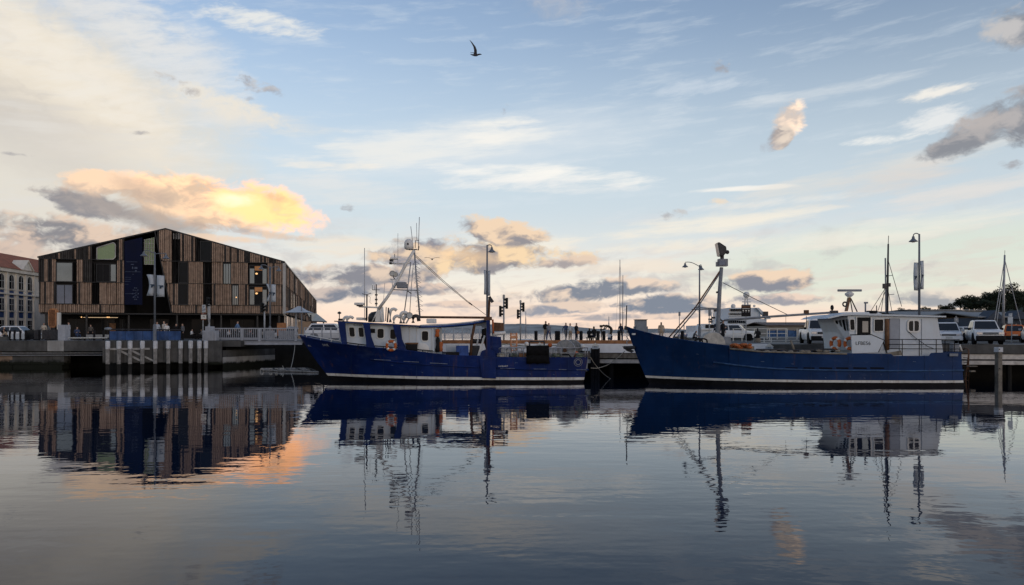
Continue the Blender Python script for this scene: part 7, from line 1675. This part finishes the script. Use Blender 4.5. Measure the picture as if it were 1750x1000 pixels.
# ------------------------------------------------------------------ gulls
def gull(px, py, D, rz, sc, wl_, wr_, label):
    c = P(px, py, D); r = T('gull', label, 'bird', c, rz)
    mg = M('gull_grey', (.05, .05, .06), .7); mw = M('gull_white', (.30, .30, .31), .7)
    # body along local x (beak +x), wings along local y
    B = [(-.26, .02, .012), (-.18, .0, .03), (-.05, -.015, .062), (.08, -.01, .065), (.18, .03, .045), (.25, .05, .04), (.30, .05, .03), (.36, .045, .006)]
    mb = MB().rings([[Vector((x * sc, w * sc * math.cos(q) * 1.0, (z + w * math.sin(q)) * sc)) for q in [2 * PI * j / 8 for j in range(8)]] for x, z, w in B])
    for s, W_ in ((-1, wl_), (1, wr_)):
        rows = []
        for (f, dx, ch_, dz) in W_: rows.append([Vector(((dx - ch_ * .5) * sc, s * f * sc, dz * sc)), Vector((dx * sc, s * f * sc, (dz + .018) * sc)), Vector(((dx + ch_ * .5) * sc, s * f * sc, dz * sc)), Vector((dx * sc, s * f * sc, (dz - .008) * sc))])
        mb.rings(rows)
    mb.build('body', mg, r, 'auto', local=True)
wing_up = [(.03, .02, .16, .03), (.14, .0, .15, .22), (.22, -.06, .12, .36), (.28, -.22, .07, .56), (.30, -.32, .015, .66)]
gull(812, 94, 40, .15, .98, wing_up, [(.03, .02, .16, .03), (.18, .0, .14, .16), (.34, -.08, .10, .24), (.5, -.2, .02, .28)], 'dark gull flying with raised wings high in the sky')
wide = [(.03, .0, .16, .02), (.20, .02, .15, .10), (.42, -.02, .11, .13), (.60, -.10, .02, .08)]
gull(738.5, 443, 60, PI / 2 + .1, 1.0, wide, wide, 'gull gliding with spread wings beside the trawler mast')
# ------------------------------------------------------------------ far shore, sheds and trees
m_hill = M('haze_paled_far_hill', (.30, .31, .30), .95, 0, .35, .01)  # pale grey carries the distance haze in the hill colour
def ridge(name, pts, D, depth, seed):
    prof = []
    for (x0, y0), (x1, y1) in zip(pts[:-1], pts[1:]):
        n = max(2, int((x1 - x0) / 5))
        for k in range(n): f = k / n; px = x0 + (x1 - x0) * f; prof.append((px, y0 + (y1 - y0) * f + .5 * mnoise.noise(Vector((px * .05, seed, 0))) + .25 * mnoise.noise(Vector((px * .3, seed, 3)))))
    rows = []
    for k in range(7):
        f = k / 6; rows.append([Vector((X(px, D), D + depth * f * .5, max(0, Z(py, D)) * math.sin(PI / 2 * f) * (1 + .0) - (2 if k == 0 else 0) + (0 if k in (0, 6) else 3 * mnoise.noise(Vector((px * .04, f * 4, seed)))))) for px, py in prof])
    rows.append([Vector((p.x, D + depth, -2)) for p in rows[0]])
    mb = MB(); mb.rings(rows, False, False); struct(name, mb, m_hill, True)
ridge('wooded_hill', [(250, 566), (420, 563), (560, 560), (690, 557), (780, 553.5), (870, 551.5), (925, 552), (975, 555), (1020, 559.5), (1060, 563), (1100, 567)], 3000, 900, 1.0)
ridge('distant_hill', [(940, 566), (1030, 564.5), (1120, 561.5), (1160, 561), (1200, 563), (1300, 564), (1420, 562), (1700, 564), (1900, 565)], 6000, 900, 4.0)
# wharf sheds
m_tin = M('brown_tin_roof', (.13, .10, .085), .7, 0, .25, .3, streak=.2); m_tin2 = M('grey_tin_roof', (.20, .21, .22), .6, .2, .15, .3); m_shed = M('cream_shed_wall', (.34, .31, .27), .85, 0, .12, .5); m_dkblue = M('dark_blue_grey_wall', (.045, .06, .085), .7, 0, .2, .5)
def shed(name, px0, px1, D, ez, rz_, dep, wallm, roofm, label, doors=6, gable=False):
    r = T(name, label, 'shed', (X((px0 + px1) / 2, D), D, DK)); x0, x1 = X(px0, D), X(px1, D); ze, zr = Z(ez, D), Z(rz_, D)
    MB().bb(x0, x1, D, D + dep, DK - 1, ze).build('wall', wallm, r)
    MB().prism([(x0 - .4, D - .6, ze), (x0 - .4, D - .6, ze + .15), (x0 - .4, D + dep / 2, zr), (x0 - .4, D + dep / 2, zr - .15)], (x1 - x0 + .8, 0, 0)).build('roof', roofm, r)
    MB().prism([(x0 - .4, D + dep + .6, ze), (x0 - .4, D + dep + .6, ze + .15), (x0 - .4, D + dep / 2 + .01, zr), (x0 - .4, D + dep / 2 + .01, zr - .15)], (x1 - x0 + .8, 0, 0)).build('roof', roofm, r)
    for k in range(doors):
        a = x0 + (x1 - x0) * (k + .15) / doors; b = x0 + (x1 - x0) * (k + .8) / doors
        w = MB().bb(a, b, D - .08, D, DK + .3, ze - .9).build('shopfront', m_dark, r); MB().bb((a + b) / 2 - .08, (a + b) / 2 + .08, D - .14, D - .08, DK + .3, ze - .9).build('mullion', m_shed, w)
    if gable:
        for k in range(gable):
            gx_ = x0 + (x1 - x0) * (k + .5) / gable; w = (x1 - x0) / gable * .36
            MB().prism([(gx_ - w, D - 1.2, ze - .2), (gx_ + w, D - 1.2, ze - .2), (gx_, D - 1.2, ze + w * .8)], (0, 3, 0)).build('gable', wallm, r)
    return r
shed('long_brown_shed', 1311, 1432, 150, 557, 550, 14, m_shed, m_tin, 'long low shed with brown roof behind the parked ute', 9)
shed('long_grey_shed', 1545, 1690, 125, 540, 530, 16, m_shed, m_tin2, 'long cream wharf shed with pale grey roof behind the white cabin', 9)
shed('blue_grey_shed', 1672, 1800, 112, 543, 531, 16, m_dkblue, m_tin2, 'dark blue grey shed with small gables at the right edge', 7, 3)
shed('grey_shed', 1570, 1680, 160, 531, 527.5, 14, m_tin2, m_tin2, 'grey shed roof showing behind the long cream wharf shed', 4)
# hill with trees at the right
hl = MB(); prof = [(1500, 566), (1560, 556), (1610, 548), (1640, 541), (1680, 530), (1720, 520), (1780, 512), (1860, 505)]; HDD = 190
rows = [[Vector((X(px, HDD), HDD, DK - 1)) for px, py in prof], [Vector((X(px, HDD + 25), HDD + 25, Z(py, HDD + 25))) for px, py in prof], [Vector((X(px, HDD + 120), HDD + 120, DK - 1)) for px, py in prof]]
hl.rings(rows, False, False); struct('hill', hl, M('grassy_hill', (.030, .040, .022), .95, 0, .3, .2), True)
m_leaf = M('dark_evergreen_leaves', (.022, .032, .018), .8, 0, .45, 1.2, spec=.2); m_bark = M('tree_bark', (.05, .038, .028), .9, 0, .3, 3.0)
def crown_mesh(seed, spiky):
    rg = random.Random(seed); v, f = [], []
    blobs = [(rg.uniform(-.62, .62), rg.uniform(-.5, .5), rg.uniform(-.30, .55), rg.uniform(.22, .42)) for _ in range(11)] + [(0, 0, .1, .55)]
    for bx, by, bz, br2 in blobs:
        for _ in range(int(700 * br2)):
            d = Vector((rg.gauss(0, 1), rg.gauss(0, 1), rg.gauss(0, 1))).normalized() * br2 * rg.uniform(.55, 1.12)
            c = Vector((bx, by, bz)) + Vector((d.x, d.y, d.z * .8)); s = rg.uniform(.018, .045) * (1.3 if spiky else 1)
            a = Vector((rg.gauss(0, 1), rg.gauss(0, 1), rg.gauss(0, .6))).normalized(); b = a.orthogonal().normalized() * rg.uniform(.5, 1)
            o = len(v); v += [c + a * s * 1.6, c + b * s, c - a * s * 1.6, c - b * s]; f.append((o, o + 1, o + 2, o + 3))
    me = bpy.data.meshes.new('crown'); me.from_pydata([tuple(p) for p in v], [], f); me.materials.append(m_leaf); return me
CROWNS = [crown_mesh(s, s % 2) for s in (3, 5, 8)]
def tree(px, py_top, py_base, D, wid, label, kind):
    x, zt, zb_ = X(px, D), Z(py_top, D), Z(py_base, D); r = T('harbour_tree', label, 'tree', (x, D, zb_), 0, 'trees on the hill')
    H = zt - zb_; w = wid / F * D / 2
    MB().tube([(x, D, zb_ - 1), (x + .1 * w, D, zb_ + H * .3), (x, D, zb_ + H * .75)], .05 * H, 7, .012 * H).build('trunk', m_bark, r, True)
    for k in range(5):
        q = k * 2.4; MB().tube([(x, D, zb_ + H * (.25 + .07 * k)), (x + math.cos(q) * w * .4, D + math.sin(q) * w * .4, zb_ + H * (.45 + .06 * k)), (x + math.cos(q) * w * .75, D + math.sin(q) * w * .6, zb_ + H * (.6 + .05 * k))], .018 * H, 5, .005 * H).build('limb', m_bark, r)
    c = bpy.data.objects.new('crown', CROWNS[kind]); COL.objects.link(c); c.parent = r; c.location = (0, 0, H * .52); c.scale = (w, w * .9, H * .52); c.rotation_euler = (0, 0, kind * 1.3 + px)
for a in ((1622, 516, 538, 192, 26, 'low shrubby tree at the far left end of the wooded hill', 2), (1612, 520, 540, 192, 22, 'lowest dark shrub before the wooded hill begins', 1), (1640, 508, 534, 195, 34, 'small bushy tree at the left end of the wooded hill', 0), (1657, 503, 532, 200, 36, 'spiky tree right of the small bushy one on the hill', 1), (1674, 501, 534, 205, 40, 'rounded tree halfway up the wooded hill', 2), (1690, 497, 532, 210, 42, 'dense dark tree left of the tallest tree', 0),
          (1702, 493, 534, 205, 30, 'narrow dark tree just left of the bare mast', 1), (1722, 478, 534, 200, 54, 'tallest broad tree on the hill behind the bare mast', 2), (1748, 490, 536, 196, 50, 'broad dark tree cut by the right edge', 0), (1735, 498, 538, 192, 40, 'lower dark tree in front of the tallest one', 1), (1709, 505, 540, 190, 44, 'low bushy tree in front of the bare mast base', 2),
          (1684, 510, 540, 190, 40, 'low bushy tree above the blue grey shed', 0), (1662, 514, 538, 190, 36, 'low spreading tree above the grey shed roof', 1), (1543, 524, 545, 185, 26, 'small round tree behind the left end of the cabin roof', 2), (1556, 527, 545, 185, 20, 'small low tree beside the small round one', 0), (1582, 523, 545, 185, 24, 'small dark tree right of the hooked lamp post', 1), (1600, 527, 545, 188, 30, 'low dark shrub-like tree between lamp post and hill', 0)):
    tree(*a)
